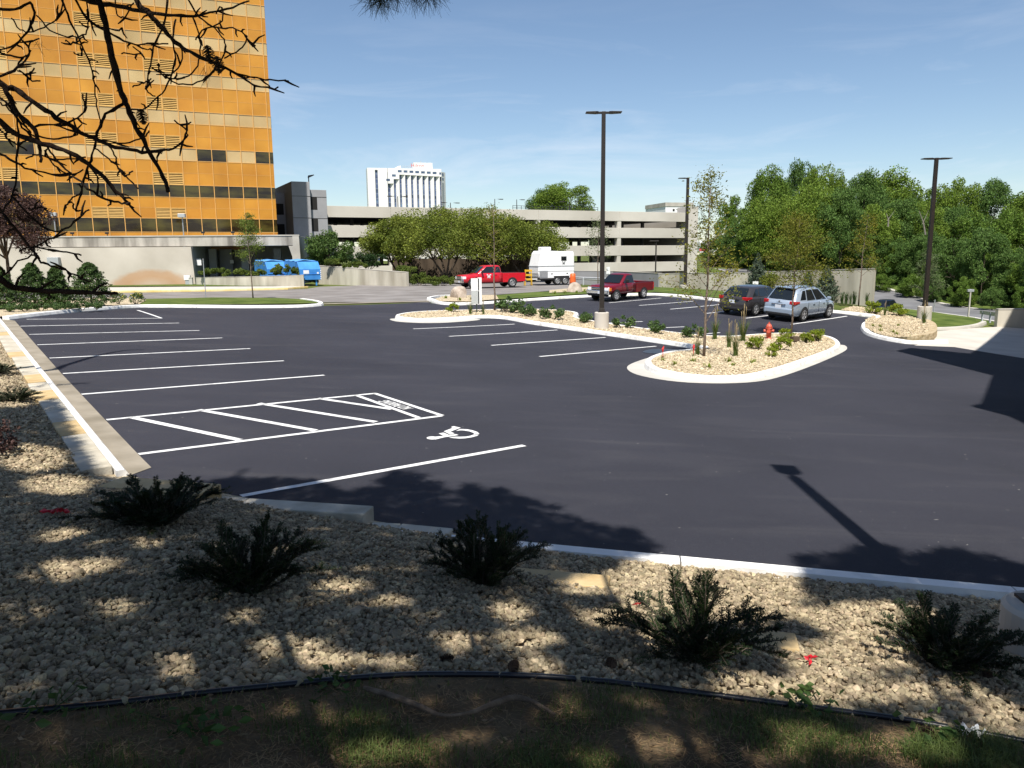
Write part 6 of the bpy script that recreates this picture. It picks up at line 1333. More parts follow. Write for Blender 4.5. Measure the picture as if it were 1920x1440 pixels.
# ================================================================== FOREGROUND
# limestone edging blocks outside the left kerb, and the stepped blocks in front
for i in range(23):
    t0, t1 = 0.15 + i * 1.05, 0.15 + i * 1.05 + 1.03; a0 = KC + dirL * t0 + nLs * 0.17; a1 = KC + dirL * t1 + nLs * 0.17; wd_ = 0.34 + rng.uniform(-0.03, 0.03)
    o = empty('edging_block', a0, 0, ORD[i] + ' limestone edging block from the near corner outside the left kerb' if i < 12 else 'limestone edging block towards the far end outside the left kerb', 'edging block', 'limestone blocks along the left kerb'); o.location.z = G(a0.x, a0.y)
    q_ = [Vector((0, 0, 0)), a1 - a0, a1 - a0 + nLs * wd_, nLs * wd_]; hgt = 0.14 + rng.uniform(-0.012, 0.012); dz = G(a1.x, a1.y) - G(a0.x, a0.y)
    mb = MB(); mb.add([(p.x, p.y, -0.15 + (dz if k in (1, 2) else 0)) for k, p in enumerate(q_)] + [(p.x, p.y, hgt + (dz if k in (1, 2) else 0)) for k, p in enumerate(q_)], [(3, 2, 1, 0), (4, 5, 6, 7), (0, 1, 5, 4), (1, 2, 6, 5), (2, 3, 7, 6), (3, 0, 4, 7)]); mb.build('block', M['limetan'] if i in (2, 5, 7, 11, 16) else M['limest'], o, bevel=0.012)
def stepblock(label, pxa, pxb, z, depth, h, m_, extra=0.0):
    a, b_ = atz(pxa[0], pxa[1], z), atz(pxb[0], pxb[1], z); d = Vector((b_.x - a.x, b_.y - a.y)); ln = d.length; d.normalize(); nn = Vector((d.y, -d.x)) * depth
    o = empty('wall_block', (a.x, a.y, z), 0, label, 'stone block', 'stepped limestone blocks by the near kerb'); mb = MB(); q_ = [(0, 0), (d.x * ln, d.y * ln), (d.x * ln + nn.x, d.y * ln + nn.y), (nn.x, nn.y)]
    mb.prism(q_, -h, 0.0); mb.build('block', m_, o, bevel=0.014); return o
stepblock('grey limestone corner block behind the leftmost yew', (232, 893), (415, 907), 0.38, 0.42, 0.45, M['limetan'])
stepblock('short limestone block left of a dark joint beside the leftmost yew', (400, 929), (466, 933.5), 0.215, 0.28, 0.42, M['limest'])
stepblock('long limestone block with squared right end behind the yews', (468, 933.5), (701, 948), 0.22, 0.30, 0.42, M['limest'])
stepblock('low limestone block left of a joint, one step below the long block', (700, 978), (752, 981), 0.10, 0.28, 0.4, M['limest'])
stepblock('low limestone block meeting the middle yew, one step down', (754, 981), (850, 990), 0.10, 0.30, 0.4, M['limest'])
stepblock('long tan limestone block half buried right of the middle yew', (960, 1062), (1145, 1078), 0.25, 0.26, 0.3, M['limetan'])
stepblock('tan block end buried beside the yew right of centre', (1385, 1176), (1492, 1186), 0.39, 0.24, 0.3, M['limetan'])

# gravel stones
def ico(sub):
    bm = bmesh.new(); bmesh.ops.create_icosphere(bm, subdivisions=sub, radius=1); V = np.array([v.co[:] for v in bm.verts]); F = np.array([[v.index for v in f.verts] for f in bm.faces]); bm.free(); return V, F
def in_poly(X, Y, poly):
    ins_ = np.zeros(len(X), bool); m = len(poly)
    for i in range(m):
        x0, y0 = poly[i]; x1, y1 = poly[(i + 1) % m]; c_ = ((y0 > Y) != (y1 > Y)) & (X < (x1 - x0) * (Y - y0) / (y1 - y0 + 1e-12) + x0); ins_ ^= c_
    return ins_
def project(x, y, z):
    p = np.stack([x, y, z - H], 0); rx = np.array(right) @ p; ry = np.array(up) @ p; rz_ = -(np.array(back) @ p); return 960 + FPX * rx / rz_, 720 - FPX * ry / rz_, rz_
def stones(name, poly, dens, rad, fn, subs, filt, seed, m_, squash=0.62, zoff=0.0):
    r_ = np.random.default_rng(seed); xs_ = [p[0] for p in poly]; ys_ = [p[1] for p in poly]; A = (max(xs_) - min(xs_)) * (max(ys_) - min(ys_)); n = int(A * dens)
    X = r_.uniform(min(xs_), max(xs_), n); Y = r_.uniform(min(ys_), max(ys_), n); k = in_poly(X, Y, poly); X, Y = X[k], Y[k]; Z = np.array([fn(x, y) for x, y in zip(X, Y)]) + zoff
    px, py, dd = project(X, Y, Z); k = filt(px, py, dd); X, Y, Z, dd = X[k], Y[k], Z[k], dd[k]; outV, outF = [], []; off_ = 0
    for sub, lo, hi in subs:
        k = (dd >= lo) & (dd < hi); idx = np.nonzero(k)[0]; V0, F0 = ico(sub)
        for var in range(10):
            ii = idx[var::10]
            if len(ii) == 0: continue
            dirs = r_.normal(size=(7, 3)); dirs /= np.linalg.norm(dirs, axis=1)[:, None]; cut = r_.uniform(0.55, 0.9, 7); Vv = V0.copy()
            for d_, c_ in zip(dirs, cut):
                dp = Vv @ d_; m2_ = dp > c_; Vv[m2_] -= np.outer(dp[m2_] - c_, d_)
            q_ = r_.normal(size=(len(ii), 4)); q_ /= np.linalg.norm(q_, axis=1)[:, None]; w_, x, y, z = q_.T
            Rm = np.stack([np.stack([1 - 2 * (y * y + z * z), 2 * (x * y - z * w_), 2 * (x * z + y * w_)], 1), np.stack([2 * (x * y + z * w_), 1 - 2 * (x * x + z * z), 2 * (y * z - x * w_)], 1), np.stack([2 * (x * z - y * w_), 2 * (y * z + x * w_), 1 - 2 * (x * x + y * y)], 1)], 1)
            S_ = rad * r_.lognormal(0, 0.28, (len(ii), 1, 1)); an = Vv * np.array([1.25, 0.9, 0.72]); W = np.einsum('nij,vj->nvi', Rm, an) * S_; W[:, :, 2] *= squash + 0.2
            W += np.stack([X[ii], Y[ii], Z[ii] + r_.uniform(-0.2, 0.55, len(ii)) * rad], 1)[:, None, :]
            outV.append(W.reshape(-1, 3)); m_n = len(V0); outF.append((F0[None] + (np.arange(len(ii)) * m_n)[:, None, None] + off_).reshape(-1, 3)); off_ += m_n * len(ii)
    return tag(npmesh(name, np.concatenate(outV), np.concatenate(outF), m_), kind='stuff')
vis = lambda px, py, dd: (dd > 0.5) & (px > -220) & (px < 2140) & (py > 560) & (py < 1560)
near_poly = [(K2.x + dirN.x * 1.5, K2.y + dirN.y * 1.5), (K2.x, K2.y - 0.23), (K1.x, K1.y - 0.28), (KC.x - 0.1, KC.y - 0.45)] + [((KC + dirL * t + nLs * 0.5).x, (KC + dirL * t + nLs * 0.5).y) for t in (0.5, 6, 12, 18, 24)] + [(-17, 18), (-14, 10), (-9, 4.8), (-6, 4.05)] + [(p.x, p.y) for p in edge] + [(8, 4.3)]
stones('gravel_stones', near_poly, 1350, 0.0195, bed, [(2, 0, 4.2), (1, 4.2, 9.5)], lambda px, py, dd: vis(px, py, dd) & (dd < 9.5), 5, M['stone'])
stones('gravel_stones', near_poly, 520, 0.026, bed, [(1, 9.5, 26)], lambda px, py, dd: vis(px, py, dd) & (dd >= 9.5), 6, M['stone'])
M['stone_lt'] = mat('pale_limestone_pebble', (0.42, 0.34, 0.22), 0.85, c2=(0.60, 0.51, 0.37), scale=9, island=0.3, spec=0.25)
stones('island_stones', [(p.x, p.y) for p in offs(isl_pts, 0.24)], 130, 0.034, G, [(1, 0, 60)], lambda px, py, dd: dd > 0, 7, M['stone_lt'], zoff=0.135)
stones('bed_stones', [(p.x, p.y) for p in rb], 130, 0.034, GR, [(1, 0, 60)], lambda px, py, dd: dd > 0, 8, M['stone_lt'], zoff=0.012)
# black edging pipe
ep = [Vector((p.x, p.y, bed(p.x, p.y) + 0.006)) for p in edge]; mb = MB(); mb.smooth = True; mb.tube(ep, 0.017, 10); M['plast'] = mat('black_plastic_edging', (0.012, 0.012, 0.016), 0.35, var=0.2, scale=6, spec=0.5); tag(mb.build('garden_edging', M['plast']), 'black plastic garden edging between the gravel and the needle covered soil', 'garden edging')

# yews
M['yew'] = leafmat('yew_needle', (0.010, 0.022, 0.007), (0.024, 0.042, 0.011), 0.4, 6, 0.1)
def yew(seed, nst, R0, Hh):
    r_ = np.random.default_rng(seed); o = empty('yew_shrub'); tb = MB(); tb.smooth = True; Vs, Fs = [], []; cnt = 0
    def needles(a, b_, n, ln):
        nonlocal cnt
        a, b_ = np.array(a), np.array(b_); t = b_ - a; L_ = np.linalg.norm(t) + 1e-9; t = t / L_; s_ = np.cross(t, [0, 0, 1.0]); s_ /= np.linalg.norm(s_) + 1e-9; u_ = np.cross(s_, t)
        f = r_.random(n); P = a + np.outer(f, b_ - a); sd = np.where(r_.random(n) < 0.5, -1, 1); ang = r_.normal(0.15, 0.45, n); d = np.outer(sd * np.cos(ang), s_) + np.outer(np.sin(ang), u_) + np.outer(r_.uniform(0.25, 0.9, n), t); d /= np.linalg.norm(d, axis=1)[:, None]
        l_ = ln * r_.uniform(0.7, 1.2, n)[:, None]; wv = np.cross(d, u_ + 0.3 * r_.normal(size=(n, 3))); wv /= np.linalg.norm(wv, axis=1)[:, None] + 1e-9; wv *= 0.0026
        Vs.append(np.stack([P - wv * .6, P + d * l_ * .5 - wv, P + d * l_, P + d * l_ * .5 + wv], 1).reshape(-1, 3)); Fs.append(np.arange(4 * n).reshape(-1, 4) + cnt); cnt += 4 * n
    for i in range(nst):
        a = 6.283 * i / nst + r_.normal() * 0.25; out = r_.random() ** 0.55 * 0.9 + 0.15; ln = math.hypot(R0 * out, Hh * (1.15 - 0.65 * out)) * r_.uniform(0.75, 1.3); d = Vector((math.cos(a) * out * R0 * r_.uniform(0.8, 1.25), math.sin(a) * out * R0 * r_.uniform(0.8, 1.25), Hh * (1.15 - 0.75 * out) * r_.uniform(0.75, 1.1)))
        p0 = Vector((math.cos(a) * 0.06, math.sin(a) * 0.06, 0)); pts = [p0 + d * f + Vector((0, 0, -0.10 * out * Hh * (f * f) + 0.14 * Hh * out * math.sin(f * 2.6))) + Vector((r_.normal(), r_.normal(), r_.normal())) * 0.012 for f in (0, 0.25, 0.5, 0.75, 1.0)]
        tb.tube(pts, [0.008, 0.007, 0.005, 0.004, 0.002], 5, cap=False)
        for k in range(1, 5): needles(pts[k - 1], pts[k], 70 if k < 3 else 85, 0.026)
        for k in range(13):
            f = r_.uniform(0.10, 0.88); j = min(3, int(f * 4)); s0 = pts[j].lerp(pts[j + 1], f * 4 - j); dr_ = (pts[j + 1] - pts[j]).normalized(); sd = dr_.cross(Vector((0, 0, 1))).normalized() * (1 if k % 2 else -1); s1 = s0 + (dr_ * r_.uniform(0.5, 1.0) + sd * r_.uniform(0.35, 0.9) + Vector((0, 0, r_.uniform(-0.1, 0.6)))) * ln * r_.uniform(0.12, 0.27) * (1.2 - f * 0.8)
            tb.tube([s0, (s0 + s1) / 2 + Vector((0, 0, 0.01)), s1], [0.004, 0.003, 0.0015], 4, cap=False); needles(s0, s1, int(40 + 220 * (s1 - s0).length), 0.024)
    tb.build('stem', M['bark'], o, fix=False); npmesh('foliage', np.concatenate(Vs), np.concatenate(Fs), M['yew'], o); return o
yl = [('spreading dark yew shrub at the far left by the limestone corner', 292, 985, 262, 112), ('wide dark yew shrub left of centre on the gravel', 470, 1108, 270, 145), ('upright dark yew shrub at the centre by the low step block', 908, 1095, 225, 130), ('large dark yew shrub right of centre with long reaching sprays', 1305, 1236, 330, 165), ('loose green yew shrub at the right beside the lamp post base', 1775, 1250, 300, 140)]
for i, (lab, px, py, wpx, hp) in enumerate(yl):
    b_ = hit(px, py, bed); dd = (b_ - Vector((0, 0, H))).dot(-back); k_ = dd / FPX; s_ = wpx * k_ / 1.06; sz_ = hp * k_ / 0.50
    o = yew(201 + i * 7, (40, 42, 38, 34, 36)[i], 0.5, (0.46, 0.5, 0.56, 0.52, 0.46)[i]); o.location = b_; o.rotation_euler = (0, 0, i * 1.3); o.scale = (s_, s_, sz_); tag(o, lab, 'yew shrub', 'yew shrubs on the gravel slope')
    if i == 0: ya = o
for i, (px, py, wpx, lab) in enumerate([(30, 752, 90, 'low grey green juniper on the left gravel bank'), (-4, 700, 70, 'low juniper cut by the left edge above the grey green one')]):
    b_ = hit(px, py, bed); k_ = b_.y / FPX; o = dup(ya, b_, 2.2 + i, lab, None, (wpx * k_ / 0.95, wpx * k_ / 0.95, wpx * k_ / 1.5)); o.name = 'juniper'; o['category'] = 'juniper'; o['group'] = 'low junipers on the left bank'
b_ = hit(-5, 850, bed); bush('dark_red_shrub', 'dark reddish shrub cut by the left edge of the gravel', 'shrub', b_, 0.28, 0.42, M['purple_leaf'], 700, 0.05, 210)

# litter, grass and small finds on the soil
r_ = np.random.default_rng(31)
def soil_pts(n, pxr, pyr, dens=None):
    out = []
    while len(out) < n:
        px, py = r_.uniform(*pxr), r_.uniform(*pyr); ye = np.interp(px, [p[0] for p in edge_px], [p[1] for p in edge_px])
        if py < ye + 6: continue
        if dens and r_.random() > dens(px, py): continue
        p = hit_fast(px, py)
        if p is not None: out.append(p)
    return np.array(out)
def hit_fast(px, py):
    d = ray(px, py); z = 0.9
    for _ in range(8):
        t = (z - H) / d.z; x, y = d.x * t, d.y * t; z = bed(x, y)
    return (x, y, z)
def clump(px, py): return 0.5 + 0.5 * math.sin(px * 0.011 + 1.3 * math.sin(py * 0.02)) * math.sin(py * 0.017 + px * 0.004 + 0.6)
P = soil_pts(24000, (-150, 2100), (1262, 1560)); n = len(P); a = r_.uniform(0, 6.283, n); l_ = r_.uniform(0.03, 0.075, n); d = np.stack([np.cos(a), np.sin(a), r_.normal(0, 0.12, n)], 1) * l_[:, None]; wv = np.stack([-np.sin(a), np.cos(a), np.zeros(n)], 1) * 0.0013; P[:, 2] += r_.uniform(-0.02, 0.004, n)
V = np.stack([P - wv, P + d - wv, P + d + wv, P + wv], 1).reshape(-1, 3); M['needle'] = mat('dry_pine_needle', (0.18, 0.11, 0.055), 0.8, c2=(0.34, 0.23, 0.12), scale=4, island=0.4, spec=0.2)
tag(npmesh('needle_litter', V, np.arange(4 * n).reshape(-1, 4), M['needle']), kind='stuff')
P2 = soil_pts(1800, (-150, 2100), (1268, 1560)); V, F = leaf_vf(P2 + np.array([0, 0, 0.006]), r_.uniform(0.012, 0.04, len(P2)), r_, 0.5, 0.8); M['litter'] = mat('dead_leaf', (0.10, 0.06, 0.03), 0.85, c2=(0.27, 0.19, 0.11), scale=6, island=0.5); tag(npmesh('leaf_litter', V, F, M['litter']), kind='stuff')
def grass_mesh(name, P, hmin, hmax, m_):
    n = len(P); a = r_.uniform(0, 6.283, n); h = r_.uniform(hmin, hmax, n); b0 = np.stack([np.cos(a), np.sin(a), np.zeros(n)], 1); wv = np.stack([-np.sin(a), np.cos(a), np.zeros(n)], 1) * 0.0018; ln = r_.uniform(0.3, 1.2, n)[:, None]; zz_ = np.array([0, 0, 1.0])
    P = P - zz_ * 0.012; m1 = P + b0 * h[:, None] * 0.25 * ln + zz_ * h[:, None] * 0.55; t1 = P + b0 * h[:, None] * 0.9 * ln + zz_ * h[:, None] * (1.0 - 0.35 * ln)
    V = np.stack([P - wv, P + wv, m1 + wv * .8, t1, m1 - wv * .8], 1).reshape(-1, 3); k = np.arange(n) * 5; F4 = np.stack([k, k + 1, k + 2, k + 4], 1); F3 = np.stack([k + 4, k + 2, k + 3, k + 3], 1)
    me = bpy.data.meshes.new(name); Ff = [tuple(f) for f in F4] + [tuple(f[:3]) for f in F3]; me.from_pydata([tuple(v) for v in V], [], Ff); me.materials.append(m_); o = bpy.data.objects.new(name, me); col.objects.link(o); return tag(o, kind='stuff')
gd = lambda px, py: min(1, max(0.02, (clump(px, py) - 0.35) * 2.0)) * (0.35 if px < 650 else 1.0) * (0.5 + 0.5 * (py > 1340))
M['turf'] = leafmat('thin_turf_blade', (0.06, 0.095, 0.02), (0.14, 0.17, 0.05), 0.4, 3, 0.3)
grass_mesh('thin_grass', soil_pts(20000, (-150, 2100), (1275, 1560), gd), 0.025, 0.085, M['turf'])
grass_mesh('grass_tuft', soil_pts(1500, (1690, 1925), (1378, 1470), lambda px, py: 1.0 if (px - 1800) ** 2 / 12000 + (py - 1410) ** 2 / 1600 < 1 else 0.0), 0.05, 0.12, M['turf'])
sk = []
for q_ in [(683, 1300), (735, 1315), (790, 1336), (830, 1352), (880, 1347), (925, 1330), (965, 1318), (1000, 1326), (1040, 1350)]: p = Vector(hit_fast(*q_)); sk.append(p + Vector((0, 0, 0.03)))
mb = MB(); mb.smooth = True; mb.tube(smooth_line(sk, 4), [0.012 + 0.004 * math.sin(i * 0.35) for i in range(33)], 8); M['stick'] = mat('fallen_branch_bark', (0.13, 0.085, 0.052), 0.9, c2=(0.24, 0.17, 0.11), scale=18, bump=0.6, bscale=80); tag(mb.build('fallen_branch', M['stick']), 'crooked fallen branch lying on the soil below the edging', 'branch')
def pinecone(mb, c, ax, L_, r0, seed):
    rr_ = np.random.default_rng(seed); ax = Vector(ax).normalized(); s_ = ax.cross(Vector((0.3, 0.2, 1))).normalized(); t_ = ax.cross(s_)
    for k in range(70):
        f = (k + 0.5) / 70; a = k * 2.39996; rad = r0 * math.sin(math.pi * min(1, 0.12 + f * 0.88)) ** 0.7; d = s_ * math.cos(a) + t_ * math.sin(a); b0 = Vector(c) + ax * L_ * (f - 0.5); e_ = b0 + d * rad + ax * (0.25 * r0); w_ = d.cross(ax) * r0 * 0.28
        mb.add([b0 - w_ * .5, b0 + w_ * .5, e_ + w_, e_ + d * .1 * r0 + ax * 0.12 * r0, e_ - w_], [(0, 1, 2, 3, 4)])
M['cone'] = mat('pine_cone_scale', (0.045, 0.026, 0.016), 0.85, c2=(0.10, 0.06, 0.035), scale=20)
for i, (px, py, lab, fn_) in enumerate([(837, 1246, 'pine cone on the gravel edge left of centre', 0), (962, 1260, 'dark pine cone on the edging at the centre', 0), (1147, 1254, 'small pine cone among the stones near the edging', 0), (1738, 1385, 'pine cone on bare soil beside the green weeds', 0), (1851, 1272, 'dark pine cone under the rightmost yew', 0)]):
    p = Vector(hit_fast(px, py)) + Vector((0, 0, 0.035)); mb = MB(); pinecone(mb, (0, 0, 0), (math.cos(i), math.sin(i), 0.3), 0.075, 0.03, i); o = mb.build('pine_cone', M['cone'], fix=False); o.location = p; tag(o, lab, 'pine cone')
M['weed'] = leafmat('broad_weed_leaf', (0.035, 0.075, 0.02), (0.08, 0.13, 0.035), 0.3, 6, 0.3)
for i, (px, py, n_, s_, lab) in enumerate([(1505, 1322, 40, 0.09, 'broad leaved weed growing at the edging right of centre'), (383, 1370, 46, 0.10, 'broad leaved weed on the dark soil left of centre'), (85, 1338, 30, 0.10, 'broad leaved weed beside the edging at the far left'), (628, 1288, 24, 0.07, 'small weed at the edging under the wide yew'), (1770, 1395, 40, 0.08, 'bright green weed clump beside the pine cone at the right')]):
    p = Vector(hit_fast(px, py)); rr_ = np.random.default_rng(i + 300); o = empty('weed', p, 0, lab, 'weed', 'weeds along the edging'); Pp = rr_.normal(size=(n_, 3)) * np.array([s_, s_, 0.02]) + np.array([0, 0, 0.045]); V, F = leaf_vf(Pp, 0.055 * rr_.uniform(0.6, 1.5, n_), rr_, 0.6, 0.75); npmesh('foliage', V, F, M['weed'], o)
    tb = MB()
    for q_ in Pp[:8]: tb.tube([(0, 0, -0.01), tuple(q_)], 0.0022, 4)
    tb.build('stem', M['weed'], o, fix=False)
M['petal'] = mat('red_plastic_scrap', (0.55, 0.015, 0.03), 0.4, var=0.1)
for i, (px, py, s_, lab) in enumerate([(98, 968, 0.09, 'crumpled red scrap on the gravel at the left'), (1197, 1143, 0.03, 'tiny red scrap at the tip of a yew spray'), (1515, 1247, 0.045, 'thin red scrap on the sunlit gravel at the right')]):
    p = hit(px, py, bed); p.z += 0.045; rr_ = np.random.default_rng(i + 320); Pp = rr_.normal(size=(9, 3)) * np.array([s_ * .6, s_ * .35, 0.008]); V, F = leaf_vf(Pp, np.full(9, s_), rr_, 0.6, 0.6); o = npmesh('red_scrap', V, F, M['petal']); o.location = p; tag(o, lab, 'litter')
p = Vector(hit_fast(1820, 1376)); rr_ = np.random.default_rng(9); bm = bmesh.new(); bmesh.ops.create_grid(bm, x_segments=8, y_segments=6, size=0.5)
for v in bm.verts: v.co = Vector((v.co.x * 0.11, v.co.y * 0.07, 0.02 + 0.03 * math.sin(v.co.x * 9) * math.cos(v.co.y * 7) + 0.008 * rr_.normal()))
me = bpy.data.meshes.new('paper_scrap'); bm.to_mesh(me); bm.free(); me.materials.append(M['signwhite']); o = bpy.data.objects.new('paper_scrap', me); col.objects.link(o); o.location = p; tag(o, 'crumpled white paper scrap in the grass at the lower right', 'litter')

# ================================================================== PINES
S1 = 560 / 1920.0
Bp = [  # (width start, width end in crop px, depth start, depth end, points in crop px)
 (56, 28, 3.3, 3.0, [(560, -420), (640, 0), (690, 200), (720, 370), (780, 590), (820, 690), (900, 860), (960, 980), (1030, 1100), (1088, 1228)]),
 (48, 10, 3.4, 2.9, [(700, -420), (880, 0), (960, 90), (1050, 190), (1150, 290), (1250, 350), (1400, 420), (1560, 500), (1640, 550), (1795, 570)]),
 (12, 7, 2.95, 2.9, [(1560, 500), (1620, 495), (1700, 510), (1858, 520)]),
 (40, 10, 3.6, 3.1, [(380, -60), (550, 0), (700, 30), (900, 70), (1080, 95), (1250, 100), (1450, 60), (1600, 5)]),
 (48, 9, 3.0, 2.8, [(-500, 330), (0, 540), (100, 575), (250, 680), (400, 780), (560, 870), (700, 930), (880, 970), (1000, 968), (1110, 955), (1190, 890), (1200, 840), (1120, 778)]),
 (50, 22, 2.8, 2.7, [(-500, 420), (0, 780), (120, 870), (280, 920), (450, 980), (600, 1080), (700, 1170), (790, 1270), (832, 1310)]),
 (20, 14, 2.7, 2.8, [(832, 1310), (760, 1302), (650, 1270), (540, 1190), (450, 1110), (340, 1000), (300, 915)]),
 (20, 10, 3.0, 2.9, [(-100, 900), (0, 985), (130, 1060), (280, 1110), (420, 1130), (540, 1095)]),
 (24, 12, 3.1, 2.9, [(790, 670), (700, 720), (650, 790), (620, 880), (590, 1000), (550, 1110), (520, 1240), (488, 1350), (468, 1310)]),
 (12, 7, 2.9, 2.85, [(520, 1235), (460, 1285), (430, 1320), (420, 1352)]),
 (17, 8, 3.6, 3.4, [(380, -80), (400, 0), (450, 130), (520, 280), (580, 420), (605, 540), (620, 680), (648, 795)]),
 (14, 14, 2.8, 2.6, [(110, 740), (115, 900), (100, 1140), (60, 1290), (-30, 1400)]),
 (44, 22, 2.9, 2.7, [(-60, 480), (20, 560), (110, 720), (220, 830), (250, 940), (266, 1040)]),
 (16, 8, 3.3, 3.2, [(1080, -40), (1050, 170), (990, 300), (970, 420), (945, 530), (940, 580), (992, 622)]),
 (14, 9, 3.3, 3.2, [(1130, 120), (1110, 260), (1125, 380), (1095, 500), (1040, 600), (930, 700), (835, 700)]),
 (10, 6, 3.2, 3.1, [(1380, 180), (1440, 260), (1450, 330), (1400, 430)]),
 (13, 6, 3.2, 3.1, [(1200, -30), (1280, 110), (1400, 180), (1500, 182), (1585, 235), (1540, 320), (1440, 372)]),
 (8, 5, 3.1, 3.1, [(1590, 245), (1638, 296)]),
 (12, 7, 3.2, 3.1, [(1240, 110), (1285, 260), (1280, 390), (1210, 490), (1100, 500), (1040, 480), (1015, 415)]),
 (9, 6, 3.2, 3.2, [(970, 510), (910, 540), (855, 562)]),
 (9, 6, 3.1, 3.1, [(1060, 490), (1150, 540), (1270, 532), (1370, 460), (1388, 420)]),
 (22, 12, 3.5, 3.3, [(-60, 50), (100, 62), (195, 15), (215, 100), (180, 200), (100, 280), (-40, 330)]),
 (16, 7, 3.2, 3.1, [(-40, 320), (100, 368), (180, 350), (190, 285), (248, 248)]),
 (10, 8, 3.4, 3.3, [(75, 115), (130, 190), (210, 202), (310, 160), (390, 80), (412, -30)]),
 (12, 8, 3.4, 3.2, [(235, 98), (320, 190), (440, 236), (530, 226), (570, 150), (560, 20)]),
 (22, 8, 3.4, 3.2, [(470, -40), (560, 120), (700, 210), (830, 276), (940, 285), (1080, 280)]),
 (24, 10, 3.0, 2.9, [(-60, 510), (90, 450), (160, 390), (195, 320)]),
 (20, 8, 2.9, 2.8, [(-40, 590), (60, 680), (150, 820), (220, 872), (340, 892), (480, 872), (492, 850), (420, 795)]),
 (16, 7, 2.9, 2.8, [(190, 810), (350, 800), (470, 770), (540, 720), (546, 660), (528, 608)]),
 (9, 6, 2.9, 2.8, [(690, 920), (740, 1000), (750, 1060), (800, 1132), (850, 1098)]),
 (12, 6, 2.9, 2.8, [(610, 950), (720, 1040), (800, 1120), (885, 1208)]),
 (11, 6, 2.9, 2.8, [(640, 900), (800, 922), (920, 880), (955, 848)]),
 (10, 8, 2.9, 2.85, [(290, 970), (350, 1060), (420, 1110), (460, 1140)]),
 (9, 6, 2.9, 2.9, [(170, 1020), (240, 990), (310, 1015), (430, 1025), (545, 1005)]),
 (22, 20, 2.7, 2.6, [(-60, 1200), (0, 1340), (100, 1470), (200, 1600), (250, 1660)]),
 (14, 9, 2.7, 2.6, [(70, 1260), (160, 1350), (270, 1450), (380, 1490), (480, 1430), (565, 1350)]),
 (12, 8, 2.7, 2.65, [(115, 1605), (230, 1580), (340, 1530), (430, 1460)]),
 (11, 8, 2.65, 2.6, [(225, 1640), (120, 1680), (50, 1750), (-30, 1800)]),
 (12, 10, 2.65, 2.6, [(210, 1582), (340, 1610), (430, 1622), (530, 1642)]),
 (16, 12, 2.65, 2.6, [(220, 1600), (240, 1660), (300, 1700), (420, 1732), (500, 1775), (580, 1812)]),
 (58, 24, 2.4, 2.4, [(-120, 1740), (0, 1790), (70, 1840), (250, 1865), (500, 1877), (660, 1882), (752, 1884)]),
 (10, 8, 2.7, 2.7, [(180, 1345), (240, 1338), (300, 1335)]),
 (9, 5, 3.3, 3.3, [(560, 60), (565, 110), (620, 160), (740, 195), (790, 180)]),
 (9, 5, 3.3, 3.2, [(740, -20), (750, 90), (800, 110), (860, 20)]),
 (9, 5, 3.2, 3.2, [(1160, 290), (1170, 380), (1130, 450), (1060, 490)]),
 (8, 5, 3.2, 3.1, [(1390, 90), (1420, 40), (1430, 130), (1300, 200), (1255, 255)]),
 (8, 5, 3.3, 3.3, [(780, 345), (860, 350), (900, 335), (850, 300)]),
 (8, 5, 3.3, 3.2, [(415, 255), (470, 280), (540, 235)]), (7, 5, 3.3, 3.3, [(475, 335), (515, 360), (530, 320)]),
 (9, 6, 3.0, 2.9, [(110, 450), (160, 480), (210, 520), (255, 518)]), (7, 5, 3.0, 2.9, [(150, 485), (190, 470), (215, 440)]),
 (9, 6, 2.85, 2.8, [(0, 665), (60, 700), (150, 800), (200, 850)]), (8, 6, 2.85, 2.8, [(0, 830), (60, 900), (170, 965)]),
]
trunkx = Vector((-4.0, 0.9, 0)); trunkx.z = bed(trunkx.x, trunkx.y)
pine = empty('pine_tree', trunkx, 0, 'pine with bare dead lower branches hanging into the upper left of the photo', 'pine tree')
mb = MB(); mb.smooth = True; mb.tube([(0, 0, -0.3), (0.02, 0.03, 2), (0.0, 0.1, 5), (0.1, 0.0, 9), (0.0, 0.1, 14)], [0.26, 0.21, 0.18, 0.13, 0.03], 16); mb.build('trunk', M['bark'], pine)
rb = np.random.default_rng(77)
